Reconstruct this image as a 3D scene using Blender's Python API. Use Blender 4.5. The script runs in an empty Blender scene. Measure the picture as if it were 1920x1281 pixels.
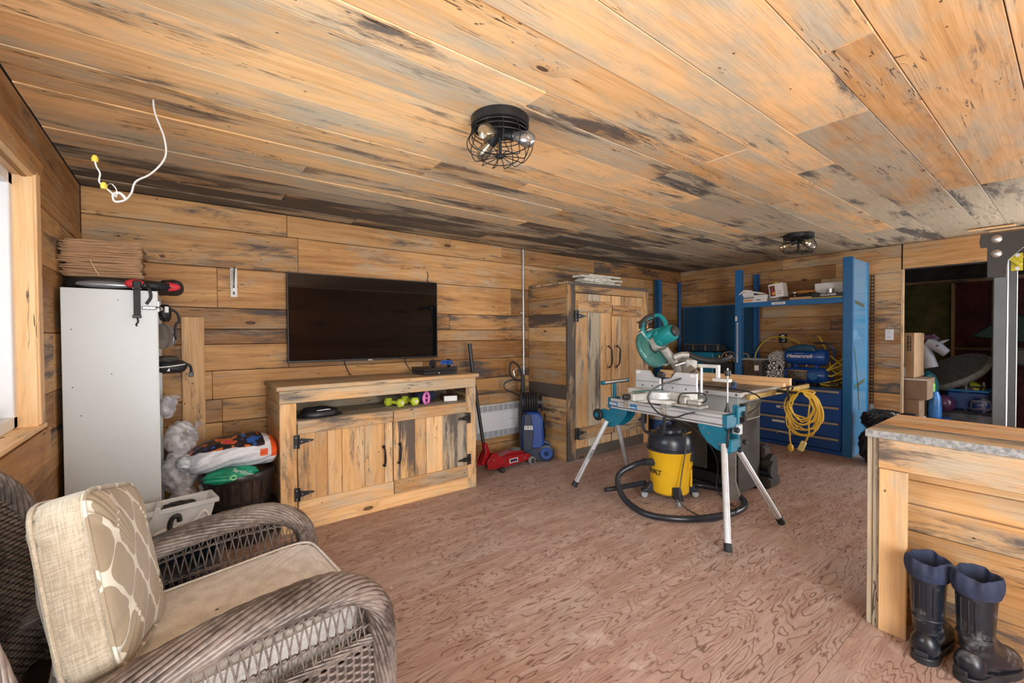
import bpy, bmesh, math, random
from math import sin, cos, pi, radians, sqrt, atan2
from mathutils import Vector, Matrix
random.seed(7)
S = bpy.context.scene
COL = S.collection
# ---------------------------------------------------------------- camera
YAW, PIT, ROL, FPX = radians(52.68), radians(-.911), radians(-.3225), 813.0
EYE = Vector((0, 0, 1.36))
Fw = Vector((cos(YAW)*cos(PIT), sin(YAW)*cos(PIT), sin(PIT)))
R0 = Vector((sin(YAW), -cos(YAW), 0)); U0 = R0.cross(Fw)
Rt = R0*cos(ROL)+U0*sin(ROL); Up = -R0*sin(ROL)+U0*cos(ROL)
cd = bpy.data.cameras.new('camera'); cam = bpy.data.objects.new('camera', cd); COL.objects.link(cam)
cd.sensor_width = 36; cd.lens = 36*FPX/1920; cd.clip_start = .02; cd.clip_end = 60
m = Matrix((Rt, Up, -Fw)).transposed().to_4x4(); m.translation = EYE; cam.matrix_world = m
S.camera = cam
# ---------------------------------------------------------------- light and exposure
S.view_settings.view_transform = 'Standard'; S.view_settings.look = 'None'
S.view_settings.exposure = 0.34; S.view_settings.gamma = 1.0; S.view_settings.use_curve_mapping = False
W = bpy.data.worlds.new('sky'); S.world = W; W.use_nodes = True
bg = W.node_tree.nodes['Background']; bg.inputs[0].default_value = (.80, .90, 1, 1); bg.inputs[1].default_value = 1.6
def area(name, loc, aim, sx, sy, power, color=(1, 1, 1)):
    l = bpy.data.lights.new(name, 'AREA'); l.shape = 'RECTANGLE'; l.size = sx; l.size_y = sy; l.energy = power; l.color = color
    o = bpy.data.objects.new(name, l); COL.objects.link(o); o.location = loc
    o.rotation_euler = (Vector(aim)-Vector(loc)).to_track_quat('-Z', 'Z').to_euler(); return o
sl = bpy.data.lights.new('sun', 'SUN'); sl.energy = 9; sl.angle = radians(1.5); sl.color = (1, .96, .88)
so = bpy.data.objects.new('sun', sl); COL.objects.link(so)
so.rotation_euler = Vector((.40, .30, -.85)).to_track_quat('-Z', 'Y').to_euler()
area('window_daylight', (-1.05, 1.55, 1.55), (1.5, 2.1, 1.35), 2.3, 1.3, 85, (.88, .95, 1))
area('rear_fill', (.4, -1.98, 1.25), (2.4, 3, 1.5), 1.5, 2.1, 122, (.96, .98, 1))  # added fill light behind the camera, in an assumed opening
area('side_fill', (6.6, -.95, 1.1), (3, .8, 1.35), 1.5, 2.0, 92, (.96, .98, 1))  # added fill light out of view on the right, no known door
# ---------------------------------------------------------------- node helpers
def newmat(name):
    m = bpy.data.materials.new(name); m.use_nodes = True; t = m.node_tree
    return m, t, t.nodes['Principled BSDF']
def lk(t, a, b): t.links.new(a, b)
def nd(t, typ, **kw):
    n = t.nodes.new(typ)
    for k, v in kw.items():
        if k.startswith('_'): setattr(n, k[1:], v)
        else:
            s = n.inputs[int(k[1:])] if k[0] == 'i' and k[1:].isdigit() else n.inputs[k]
            if hasattr(v, 'links') or isinstance(v, bpy.types.NodeSocket): lk(t, v, s)
            else: s.default_value = v
    return n
def math_(t, op, a, b=0.0, c=None):
    n = nd(t, 'ShaderNodeMath', _operation=op, i0=a, i1=b)
    if c is not None:
        if isinstance(c, bpy.types.NodeSocket): lk(t, c, n.inputs[2])
        else: n.inputs[2].default_value = c
    return n.outputs[0]
def vscale(t, v, s): return nd(t, 'ShaderNodeVectorMath', _operation='MULTIPLY', i0=v, i1=s).outputs[0]
def vadd(t, a, b): return nd(t, 'ShaderNodeVectorMath', _operation='ADD', i0=a, i1=b).outputs[0]
def noise(t, v, scale=1, detail=3, rough=.5, dist=0):
    return nd(t, 'ShaderNodeTexNoise', Vector=v, Scale=scale, Detail=detail, Roughness=rough, Distortion=dist).outputs[0]
def ramp(t, f, stops, interp='LINEAR'):
    n = nd(t, 'ShaderNodeValToRGB', i0=f); cr = n.color_ramp; cr.interpolation = interp
    while len(cr.elements) < len(stops): cr.elements.new(.5)
    for e, (p, c) in zip(cr.elements, stops):
        e.position = p; e.color = c if len(c) == 4 else (*c, 1)
    return n.outputs[0]
def band(t, f, lo, hi):   # smoothstep
    n = nd(t, 'ShaderNodeMapRange', _interpolation_type='SMOOTHSTEP', i0=f)
    for k, v in ((1, lo), (2, hi)):
        if isinstance(v, bpy.types.NodeSocket): lk(t, v, n.inputs[k])
        else: n.inputs[k].default_value = v
    return n.outputs[0]
def mix(t, f, a, b, mode='MIX'):
    n = nd(t, 'ShaderNodeMix', _data_type='RGBA', _blend_type=mode)
    for s, v in ((n.inputs[0], f), (n.inputs[6], a), (n.inputs[7], b)):
        if isinstance(v, bpy.types.NodeSocket): lk(t, v, s)
        else: s.default_value = v if not isinstance(v, tuple) or len(v) == 4 else (*v, 1)
    return n.outputs[2]
def bump(t, h, strength=.2, dist=.01, normal=None):
    n = nd(t, 'ShaderNodeBump', Strength=strength, Distance=dist, Height=h)
    if normal is not None: lk(t, normal, n.inputs['Normal'])
    return n.outputs[0]
def objco(t, rnd=True):
    co = nd(t, 'ShaderNodeTexCoord').outputs['Object']
    if not rnd: return co
    r = nd(t, 'ShaderNodeObjectInfo').outputs['Random']
    off = nd(t, 'ShaderNodeVectorMath', _operation='SCALE', i0=(37.1, 11.7, 23.3), Scale=r).outputs[0]
    return vadd(t, co, off)
def pbr(name, col, rough=.5, metal=0, vary=.12, vs=6, bs=0, bscale=60, spec=.5, coat=0, trans=0, emit=None, stretch=None):
    m, t, b = newmat(name)
    co = objco(t)
    if stretch: co = vscale(t, co, stretch)
    if vary:
        n = noise(t, co, vs, 4, .6)
        c = mix(t, band(t, n, .3, .7), tuple(x*(1-vary) for x in col), tuple(min(1, x*(1+vary)) for x in col))
        lk(t, c, b.inputs['Base Color'])
    else: b.inputs['Base Color'].default_value = (*col, 1)
    b.inputs['Roughness'].default_value = rough; b.inputs['Metallic'].default_value = metal
    b.inputs['Specular IOR Level'].default_value = spec; b.inputs['Coat Weight'].default_value = coat
    b.inputs['Transmission Weight'].default_value = trans
    if emit: b.inputs['Emission Color'].default_value = (*col, 1); b.inputs['Emission Strength'].default_value = emit
    if bs: lk(t, bump(t, noise(t, co, bscale, 4, .6), bs, .004), b.inputs['Normal'])
    return m
# ---------------------------------------------------------------- wood
def wood_mat(name, light=(.80, .51, .25), mid=(.62, .34, .13), deep=(.36, .165, .055), rough=.6):
    m, t, b = newmat(name)
    oi = nd(t, 'ShaderNodeObjectInfo')
    rnd = oi.outputs['Random']; par = nd(t, 'ShaderNodeSeparateColor', i0=oi.outputs['Color'])
    stain, grey, bright = par.outputs[0], par.outputs[1], par.outputs[2]; orange = oi.outputs['Alpha']
    co = objco(t)
    w = noise(t, vscale(t, co, (.8, 2.5, 2.5)), 1, 2, .5)
    wv = nd(t, 'ShaderNodeCombineXYZ', i1=math_(t, 'MULTIPLY', w, .07), i2=math_(t, 'MULTIPLY', w, .04)).outputs[0]
    cw = vadd(t, co, wv)
    # knots
    vo = nd(t, 'ShaderNodeTexVoronoi', Vector=vscale(t, co, (1.0, 2.6, 2.6)), Scale=2.0, Randomness=1.0)
    kd = vo.outputs['Distance']
    kc = nd(t, 'ShaderNodeSeparateColor', i0=vo.outputs['Color']); kr = kc.outputs[0]
    kon = math_(t, 'GREATER_THAN', kr, .30)
    ks = math_(t, 'ADD', .03, math_(t, 'MULTIPLY', kc.outputs[1], .045))
    knot = math_(t, 'MULTIPLY', math_(t, 'SUBTRACT', 1, band(t, kd, ks, math_(t, 'MULTIPLY', ks, 1.35))), kon)
    halo = math_(t, 'MULTIPLY', math_(t, 'SUBTRACT', 1, band(t, kd, .04, .26)), kon)
    cw = vadd(t, cw, nd(t, 'ShaderNodeCombineXYZ', i1=math_(t, 'MULTIPLY', halo, .05)).outputs[0])
    fine = noise(t, vscale(t, cw, (5, 170, 170)), 1, 3, .6)
    g1 = noise(t, vscale(t, cw, (.8, 34, 34)), 1, 5, .6)
    blot = noise(t, vscale(t, cw, (1.2, 4, 4)), 1, 4, .6)
    rings = math_(t, 'POWER', math_(t, 'ABSOLUTE', math_(t, 'SINE', math_(t, 'MULTIPLY', noise(t, vscale(t, cw, (.45, 4.2, 4.2)), 1, 1, .4), 46))), .6)
    tone = math_(t, 'ADD', math_(t, 'MULTIPLY', g1, .42), math_(t, 'ADD', math_(t, 'MULTIPLY', fine, .26), math_(t, 'ADD', math_(t, 'MULTIPLY', rings, .07), math_(t, 'MULTIPLY', blot, .34))))
    tone = math_(t, 'SUBTRACT', math_(t, 'ADD', tone, math_(t, 'MULTIPLY', math_(t, 'SUBTRACT', rnd, .5), .13)), .05)
    tone = math_(t, 'ADD', tone, math_(t, 'MULTIPLY', math_(t, 'SUBTRACT', .5, orange), .5))
    base = ramp(t, tone, [(.28, deep), (.47, mid), (.66, light)])
    # weathered grey wash
    gw = noise(t, vscale(t, co, (1.8, 6, 6)), 1, 6, .68)
    gfac = math_(t, 'MULTIPLY', band(t, math_(t, 'ADD', gw, math_(t, 'MULTIPLY', grey, .42)), .50, .82), .82)
    greyc = mix(t, fine, (.26, .245, .185), (.60, .57, .46))
    base = mix(t, gfac, base, greyc)
    # dark mould streaks, ragged along the grain
    s1 = noise(t, vscale(t, cw, (2.0, 13, 13)), 1, 9, .74, .5)
    s2 = noise(t, vscale(t, co, (1.0, 3.0, 3.0)), 1, 2, .5)
    sv = math_(t, 'ADD', math_(t, 'MULTIPLY', s1, .60), math_(t, 'MULTIPLY', s2, .50))
    sv = math_(t, 'ADD', sv, math_(t, 'MULTIPLY', stain, .30))
    sf = math_(t, 'MULTIPLY', band(t, sv, .625, .735), .90)
    base = mix(t, sf, base, mix(t, s1, (.02, .018, .018), (.115, .11, .115)))
    base = mix(t, math_(t, 'MULTIPLY', halo, .30), base, (.36, .15, .05))
    base = mix(t, math_(t, 'MULTIPLY', knot, .88), base, mix(t, band(t, kd, .0, ks), (.16, .07, .035), (.035, .015, .01)))
    # cracks, nails, chalky scuffs
    cn = noise(t, vscale(t, cw, (1.3, 22, 22)), 1, 3, .6); cm_ = noise(t, vscale(t, co, (1.1, 5, 5)), 1.7, 1, .5)
    crack = math_(t, 'MULTIPLY', math_(t, 'LESS_THAN', math_(t, 'ABSOLUTE', math_(t, 'SUBTRACT', cn, .5)), .006), band(t, cm_, .56, .62))
    base = mix(t, math_(t, 'MULTIPLY', crack, .85), base, (.03, .02, .015))
    v2 = nd(t, 'ShaderNodeTexVoronoi', Vector=vscale(t, co, (1, 1.6, 1.6)), Scale=8.5, Randomness=1.0)
    sp = math_(t, 'MULTIPLY', math_(t, 'LESS_THAN', v2.outputs['Distance'], .06), math_(t, 'GREATER_THAN', nd(t, 'ShaderNodeSeparateColor', i0=v2.outputs['Color']).outputs[1], .40))
    base = mix(t, math_(t, 'MULTIPLY', sp, .8), base, (.04, .025, .02))
    scf = band(t, noise(t, vscale(t, vadd(t, co, (4, 2, 7)), (4, 14, 14)), 1, 6, .7), .70, .76)
    base = mix(t, math_(t, 'MULTIPLY', scf, .6), base, (.74, .70, .62))
    br = math_(t, 'MULTIPLY', math_(t, 'ADD', bright, math_(t, 'MULTIPLY', math_(t, 'SUBTRACT', rnd, .5), .12)), 2)
    base = mix(t, 1.0, base, nd(t, 'ShaderNodeCombineColor', i0=br, i1=br, i2=br).outputs[0], 'MULTIPLY')
    lk(t, base, b.inputs['Base Color'])
    b.inputs['Roughness'].default_value = rough; b.inputs['Specular IOR Level'].default_value = .3
    h = math_(t, 'SUBTRACT', math_(t, 'ADD', math_(t, 'MULTIPLY', fine, .5), g1), math_(t, 'ADD', math_(t, 'MULTIPLY', knot, .5), math_(t, 'ADD', math_(t, 'MULTIPLY', sf, .3), math_(t, 'MULTIPLY', crack, 1.5))))
    lk(t, bump(t, h, .30, .003), b.inputs['Normal'])
    return m
WOOD = wood_mat('reclaimed_pine')
PINE = wood_mat('pale_pine', (.86, .60, .33), (.74, .46, .22), (.50, .27, .11), .55)
def floor_mat():
    m, t, b = newmat('stained_plywood')
    co = objco(t)
    big = noise(t, vscale(t, co, (1.0, 4.6, 1)), 1.1, 4, .5, .3)
    l1 = math_(t, 'ABSOLUTE', math_(t, 'SINE', math_(t, 'MULTIPLY', big, 78)))
    msk = noise(t, co, 1.6, 3, .6)
    line = math_(t, 'MULTIPLY', math_(t, 'SUBTRACT', 1, band(t, l1, .02, .48)), band(t, msk, .25, .55))
    fi = noise(t, vscale(t, co, (8, 130, 1)), 1, 4, .65)
    mid_ = noise(t, vscale(t, co, (3, 16, 1)), 1, 5, .65)
    pat = noise(t, vscale(t, co, (1, 1.4, 1)), 1.3, 5, .65)
    base = mix(t, fi, (.27, .155, .125), (.54, .37, .30))
    base = mix(t, band(t, mid_, .35, .68), base, mix(t, fi, (.36, .25, .21), (.68, .53, .46)))
    base = mix(t, math_(t, 'MULTIPLY', band(t, pat, .45, .72), .75), base, mix(t, fi, (.27, .20, .175), (.56, .47, .42)))
    base = mix(t, math_(t, 'MULTIPLY', line, .78), base, (.13, .06, .042))
    d = noise(t, co, 3.6, 8, .75)
    base = mix(t, math_(t, 'MULTIPLY', band(t, d, .58, .70), .55), base, (.68, .60, .55))
    d2 = noise(t, vadd(t, co, (5, 3, 1)), 2.4, 8, .75)
    base = mix(t, math_(t, 'MULTIPLY', band(t, d2, .64, .74), .65), base, (.10, .075, .07))
    sp = nd(t, 'ShaderNodeTexVoronoi', Vector=co, Scale=6, Randomness=1)
    spm = math_(t, 'MULTIPLY', math_(t, 'LESS_THAN', sp.outputs['Distance'], .055), math_(t, 'GREATER_THAN', nd(t, 'ShaderNodeSeparateColor', i0=sp.outputs['Color']).outputs[0], .72))
    base = mix(t, math_(t, 'MULTIPLY', spm, .7), base, (.78, .72, .62))
    lk(t, base, b.inputs['Base Color']); b.inputs['Roughness'].default_value = .62; b.inputs['Specular IOR Level'].default_value = .35
    lk(t, bump(t, math_(t, 'ADD', math_(t, 'MULTIPLY', line, -.5), fi), .3, .003), b.inputs['Normal'])
    return m
PLY = floor_mat()
# ---------------------------------------------------------------- geometry helpers
def frame_of(z):
    z = Vector(z).normalized(); a = Vector((0, 0, 1)) if abs(z.z) < .9 else Vector((1, 0, 0))
    x = a.cross(z).normalized(); return x, z.cross(x)
class MB:
    def __init__(s): s.v = []; s.f = []
    def add(s, vs, fs, M=None):
        o = len(s.v); s.v += [tuple(M @ Vector(v)) if M else tuple(v) for v in vs]
        s.f += [tuple(i+o for i in f) for f in fs]; return s
    def box(s, a, b, ch=0, M=None):
        x0, y0, z0 = (min(a[i], b[i]) for i in range(3)); x1, y1, z1 = (max(a[i], b[i]) for i in range(3))
        if ch <= 0:
            vs = [(x, y, z) for z in (z0, z1) for y in (y0, y1) for x in (x0, x1)]
            return s.add(vs, [(0, 2, 3, 1), (4, 5, 7, 6), (0, 1, 5, 4), (2, 6, 7, 3), (0, 4, 6, 2), (1, 3, 7, 5)], M)
        c = min(ch, (x1-x0)*.45, (y1-y0)*.45, (z1-z0)*.45); X = (x0, x1); Y = (y0, y1); Z = (z0, z1); vs = []; idx = {}
        for i in (0, 1):
            for j in (0, 1):
                for k in (0, 1):
                    p = (X[i], Y[j], Z[k]); d = (c*(1-2*i), c*(1-2*j), c*(1-2*k))
                    for ax in range(3):   # vertex lying on the face normal to ax
                        q = list(p)
                        for e in range(3):
                            if e != ax: q[e] += d[e]
                        idx[i, j, k, ax] = len(vs); vs.append(tuple(q))
        I = lambda i, j, k, ax: idx[i, j, k, ax]; fs = []
        for i in (0, 1):
            fs.append([I(i, 0, 0, 0), I(i, 1, 0, 0), I(i, 1, 1, 0), I(i, 0, 1, 0)][::(1 if i else -1)])
            fs.append([I(0, i, 0, 1), I(0, i, 1, 1), I(1, i, 1, 1), I(1, i, 0, 1)][::(1 if i else -1)])
            fs.append([I(0, 0, i, 2), I(1, 0, i, 2), I(1, 1, i, 2), I(0, 1, i, 2)][::(1 if i else -1)])
        for i in (0, 1):
            for j in (0, 1):
                a_ = 1 if i == j else -1
                fs.append([I(i, j, 0, 0), I(i, j, 0, 1), I(i, j, 1, 1), I(i, j, 1, 0)][::a_])
                fs.append([I(i, 0, j, 0), I(i, 0, j, 2), I(i, 1, j, 2), I(i, 1, j, 0)][::-a_])
                fs.append([I(0, i, j, 1), I(0, i, j, 2), I(1, i, j, 2), I(1, i, j, 1)][::a_])
                for k in (0, 1):
                    fs.append([I(i, j, k, 0), I(i, j, k, 1), I(i, j, k, 2)][::(1 if (i+j+k) % 2 else -1)])
        return s.add(vs, fs, M)
    def cyl(s, p0, p1, r0, r1=None, n=16, cap=True):
        r1 = r0 if r1 is None else r1; p0 = Vector(p0); p1 = Vector(p1); x, y = frame_of(p1-p0)
        vs = []
        for p, r in ((p0, r0), (p1, r1)):
            for i in range(n):
                a = 2*pi*i/n; vs.append(p+(x*cos(a)+y*sin(a))*r)
        fs = [(i, (i+1) % n, n+(i+1) % n, n+i) for i in range(n)]
        if cap: fs += [tuple(range(n-1, -1, -1)), tuple(range(n, 2*n))]
        return s.add(vs, fs)
    def tube(s, pts, r, n=8, closed=False, sub=1, flat=1, cap=True):
        P = [Vector(p) for p in pts]
        if sub > 1: P = catmull(P, sub, closed)
        m = len(P); R = r if callable(r) else (lambda u: r); vs = []; up = None
        for i, p in enumerate(P):
            a = P[(i-1) % m] if (closed or i > 0) else p; b = P[(i+1) % m] if (closed or i < m-1) else p
            tg = (b-a).normalized() if (b-a).length > 1e-9 else Vector((0, 0, 1))
            if up is None: up, _ = frame_of(tg)
            up = (up-tg*up.dot(tg)); up = up.normalized() if up.length > 1e-6 else frame_of(tg)[0]
            sd = tg.cross(up); rr = R(i/max(1, m-1))
            for k in range(n):
                q = 2*pi*k/n; vs.append(p+(up*cos(q)+sd*sin(q)*flat)*rr)
        fs = []
        for i in range(m if closed else m-1):
            j = (i+1) % m
            for k in range(n): fs.append((i*n+k, i*n+(k+1) % n, j*n+(k+1) % n, j*n+k))
        if cap and not closed: fs += [tuple(range(n-1, -1, -1)), tuple((m-1)*n+k for k in range(n))]
        return s.add(vs, fs)
    def lathe(s, prof, c=(0, 0, 0), n=32, axis=(0, 0, 1), sx=1, sy=1, M=None):
        x, y = frame_of(axis); z = Vector(axis).normalized(); c = Vector(c)
        if abs(z.z) > .99: x, y = Vector((1, 0, 0)), Vector((0, 1, 0))*z.z
        vs = []
        for r, h in prof:
            for i in range(n):
                a = 2*pi*i/n; vs.append(c+z*h+x*(r*cos(a)*sx)+y*(r*sin(a)*sy))
        fs = [(j*n+i, j*n+(i+1) % n, (j+1)*n+(i+1) % n, (j+1)*n+i) for j in range(len(prof)-1) for i in range(n)]
        if prof[0][0] > 1e-4: fs.append(tuple(range(n-1, -1, -1)))
        if prof[-1][0] > 1e-4: fs.append(tuple((len(prof)-1)*n+i for i in range(n)))
        return s.add(vs, fs, M)
    def ell(s, c, r, n=16, m=10, M=None):
        prof = [(sin(pi*j/m), -cos(pi*j/m)) for j in range(m+1)]
        mm = Matrix.Translation(c) @ Matrix.Diagonal((*r, 1))
        return s.lathe(prof, n=n, M=(M @ mm) if M else mm)
    def prism(s, pts, d, o=(0, 0, 0), u=(1, 0, 0), v=(0, 0, 1)):   # outline in the u,v plane, pushed along u x v by d
        o = Vector(o); u = Vector(u); v = Vector(v); w = u.cross(v).normalized()*d; n = len(pts)
        a = sum(pts[i][0]*pts[(i+1) % n][1]-pts[(i+1) % n][0]*pts[i][1] for i in range(n))
        if a < 0: pts = pts[::-1]
        vs = [o+u*p[0]+v*p[1] for p in pts]+[o+u*p[0]+v*p[1]+w for p in pts]
        fs = [tuple(range(n-1, -1, -1)), tuple(range(n, 2*n))]+[(i, (i+1) % n, n+(i+1) % n, n+i) for i in range(n)]
        if d < 0: fs = [f[::-1] for f in fs]
        return s.add(vs, fs)
    def grid(s, fn, nu, nv, cu=False, cv=False):
        vs = [fn(i/(nu if cu else nu-1), j/(nv if cv else nv-1)) for i in range(nu) for j in range(nv)]
        fs = [(i*nv+j, ((i+1) % nu)*nv+j, ((i+1) % nu)*nv+(j+1) % nv, i*nv+(j+1) % nv) for i in range(nu if cu else nu-1) for j in range(nv if cv else nv-1)]
        return s.add(vs, fs)
def catmull(P, sub, closed=False):
    out = []; n = len(P)
    for i in range(n if closed else n-1):
        a, b, c, d = (P[(i-1) % n] if closed or i > 0 else P[i]), P[i], P[(i+1) % n], (P[(i+2) % n] if closed or i < n-2 else P[min(i+1, n-1)])
        for k in range(sub):
            t = k/sub
            out.append(.5*((2*b)+(c-a)*t+(2*a-5*b+4*c-d)*t*t+(3*b-a-3*c+d)*t**3))
    if not closed: out.append(P[-1])
    return out
def inv_of(par):
    M = Matrix.Identity(4); p = par
    while p: M = p.matrix_basis @ M; p = p.parent
    return M.inverted()
def obj(name, mb, mat, par=None, w=False, smooth=True, sub=0, bev=0, solid=0, subtype='CC', kind=None, label=None, ang=35, xf=None):
    me = bpy.data.meshes.new(name); vs = mb.v
    if w and par: I = inv_of(par); vs = [tuple(I @ Vector(v)) for v in vs]
    if xf: vs = [tuple(xf @ Vector(v)) for v in vs]
    me.from_pydata(vs, [], mb.f); me.validate()
    for m_ in (mat if isinstance(mat, (list, tuple)) else [mat]): me.materials.append(m_)
    if smooth:
        me.polygons.foreach_set('use_smooth', [True]*len(me.polygons))
        if not sub: me.set_sharp_from_angle(angle=radians(ang))
    me.update()
    o = bpy.data.objects.new(name, me); COL.objects.link(o)
    if par: o.parent = par
    if solid: md = o.modifiers.new('solid', 'SOLIDIFY'); md.thickness = solid; md.offset = 0
    if bev:
        md = o.modifiers.new('bevel', 'BEVEL'); md.width = bev; md.segments = 2; md.limit_method = 'ANGLE'; md.angle_limit = radians(40)
    if sub: md = o.modifiers.new('sub', 'SUBSURF'); md.levels = sub; md.render_levels = sub
    if kind: o['kind'] = kind
    if label: o['label'] = label
    return o
def tag(o, label, cat, group=None):
    o['label'] = label; o['category'] = cat
    if group: o['group'] = group
    return o
def thing(name, label, cat, loc=(0, 0, 0), rz=0, group=None):
    o = bpy.data.objects.new(name, None); COL.objects.link(o); o.empty_display_size = .05
    o.location = loc; o.rotation_euler = (0, 0, rz)
    return tag(o, label, cat, group)
def struct(name, mb, mat, par=None, **k):
    o = obj(name, mb, mat, par, **k)
    if not par: o['kind'] = 'structure'
    return o
PC = {}
def plank(par, p0, ax, wx, L, Wd, T, mat=None, col=(.2, .1, .5, .5), name='plank', ch=.003, label=None, tilt=0):
    """p0 corner in the parent's frame; ax length dir, wx width dir; thickness along ax x wx"""
    ax = Vector(ax); wx = Vector(wx); nx = ax.cross(wx)
    mat = mat or WOOD; key = (round(L, 3), round(Wd, 3), round(T, 3), mat.name, ch)
    if key not in PC:
        mb = MB().box((-L/2, -Wd/2, -T/2), (L/2, Wd/2, T/2), ch)
        me = bpy.data.meshes.new(name); me.from_pydata(mb.v, [], mb.f); me.materials.append(mat); me.update(); PC[key] = me
    o = bpy.data.objects.new(name, PC[key]); COL.objects.link(o)
    if par: o.parent = par
    M = Matrix((ax, wx, nx)).transposed().to_4x4(); M.translation = Vector(p0)+ax*L/2+wx*Wd/2+nx*T/2
    if tilt: M = M @ Matrix.Rotation(tilt, 4, 'Z')
    o.matrix_basis = M; o.color = col
    if label: o['label'] = label
    return o
def wcol(st=.2, gr=.1, br=.5, og=.5):
    return (max(0, st), gr, br, og)
def text(par, s, size, loc, ux, uy, mat, name='lettering', th=.0006, w=False, shear=0, bold=0):
    cu = bpy.data.curves.new(name, 'FONT'); cu.body = s; cu.size = size; cu.extrude = th; cu.align_x = 'CENTER'; cu.align_y = 'CENTER'; cu.shear = shear; cu.offset = bold
    to = bpy.data.objects.new(name+'_tmp', cu); COL.objects.link(to)
    dg = bpy.context.evaluated_depsgraph_get(); me = bpy.data.meshes.new_from_object(to.evaluated_get(dg)); bpy.data.objects.remove(to)
    me.materials.clear(); me.materials.append(mat); me.name = name
    o = bpy.data.objects.new(name, me); COL.objects.link(o)
    ux = Vector(ux).normalized(); uy = Vector(uy).normalized()
    M = Matrix((ux, uy, ux.cross(uy))).transposed().to_4x4(); M.translation = Vector(loc)
    if par: o.parent = par; M = (inv_of(par) @ M) if w else M
    o.matrix_basis = M; return o
def bars(par, w, h, n, loc, ux, uy, mat, wld=False, seed=1):
    """rows of tiny print too small to read: thin raised bars"""
    rd = random.Random(seed); ux = Vector(ux).normalized(); uy = Vector(uy).normalized(); mb = MB()
    for i in range(n):
        y = h*(.5-(i+.5)/n); x = -w/2
        while x < w/2-h/n*.4:
            L = min(w/2-x, h/n*rd.uniform(.6, 2.2)); mb.box((x, y-h/n*.28, 0), (x+L, y+h/n*.28, .0006)); x += L+h/n*.3
    M = Matrix((ux, uy, ux.cross(uy))).transposed().to_4x4(); M.translation = Vector(loc)
    if par and wld: M = inv_of(par) @ M
    o = obj('small_print', mb, mat, par, smooth=False, kind='stuff'); o.matrix_basis = M; return o
# ================================================================ setting
DARK = pbr('dark_gap', (.015, .012, .01), .9, vary=0)
CZ, BY, FX, LX = 2.35, 3.95, 6.45, -.51      # ceiling, back wall, far wall, window wall
REAR = -1.9
fl = struct('floor', MB().box((LX-.1, REAR, -.08), (9.3, BY+.1, -.019)), DARK)
xs = [-.61, .49, 2.93, 5.37, 7.0, 9.3]
ys = [REAR, -.6, .62, 1.84, 3.06, 4.05]
for j in range(5):
    for i in range(5):
        x0, x1 = xs[i], xs[i+1]
        if j % 2 == 0 and i < 4: x0 = x0 if i == 0 else x0-1.22; x1 = x1-1.22 if i < 4 else x1
        if j % 2 == 0 and i == 4: x0 = x0-1.22
        if x1-x0 < .05: continue
        plank(fl, (x0+.0008, ys[j]+.0008, -.018), (1, 0, 0), (0, 1, 0), x1-x0-.0016, ys[j+1]-ys[j]-.0016, .018, PLY, wcol(), 'plywood_sheet', ch=.0012)
# ---- ceiling
ce = struct('ceiling', MB().box((LX-.1, REAR, CZ+.024), (9.3, BY+.1, CZ+.08)), DARK)
cy = [-1.9, -1.62, -1.36, -1.1, -.86, -.6, -.36, -.12, .15, .42, .58, .88, 1.09, 1.34, 1.48, 1.70, 1.99, 2.22, 2.36, 2.52, 2.76, 2.97, 3.18, 3.38, 3.56, 3.75, 3.955]
jn = {8: [4.3], 9: [1.83, 4.27], 10: [2.45, 4.9], 11: [3.07, 5.45], 12: [2.44, 5.45], 13: [1.21, 3.66], 14: [2.42], 15: [3.05, 4.85], 16: [3.03, 4.75],
      17: [1.2, 1.83, 3.66], 18: [1.21, 4.27], 19: [2.44, 3.66], 20: [.6, 3.05], 21: [2.44, 4.27], 22: [1.83, 3.05, 4.88], 23: [.6, 3.66], 24: [2.44, 4.27], 25: [1.21, 3.66]}
rr = random.Random(3)
for k in range(len(cy)-1):
    ends = [LX]+jn.get(k, [rr.choice([1.2, 1.8, 2.4]), rr.choice([3.66, 4.27, 4.88])])+[FX]
    if k < 9: ends = [LX]+[e for e in ends[1:-1]]+[9.2]
    for i in range(len(ends)-1):
        x0, x1 = ends[i], ends[i+1]; y0, y1 = cy[k], cy[k+1]; cxm = (x0+x1)/2; cym = (y0+y1)/2
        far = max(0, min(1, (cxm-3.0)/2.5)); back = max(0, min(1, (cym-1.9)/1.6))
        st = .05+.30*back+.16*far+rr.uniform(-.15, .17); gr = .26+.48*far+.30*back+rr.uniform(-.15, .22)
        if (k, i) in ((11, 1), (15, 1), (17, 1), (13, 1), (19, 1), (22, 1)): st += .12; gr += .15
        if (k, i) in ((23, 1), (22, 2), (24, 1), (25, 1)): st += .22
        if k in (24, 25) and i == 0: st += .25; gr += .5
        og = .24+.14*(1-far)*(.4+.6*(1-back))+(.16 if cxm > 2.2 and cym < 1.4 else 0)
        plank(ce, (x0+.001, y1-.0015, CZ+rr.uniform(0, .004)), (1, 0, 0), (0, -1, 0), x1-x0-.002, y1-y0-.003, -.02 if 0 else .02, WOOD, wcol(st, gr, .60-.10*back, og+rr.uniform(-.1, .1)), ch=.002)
for o in [c for c in ce.children]:      # boards hang below the backing
    o.location.z = CZ+.012+rr.uniform(-.002, .003)
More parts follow.
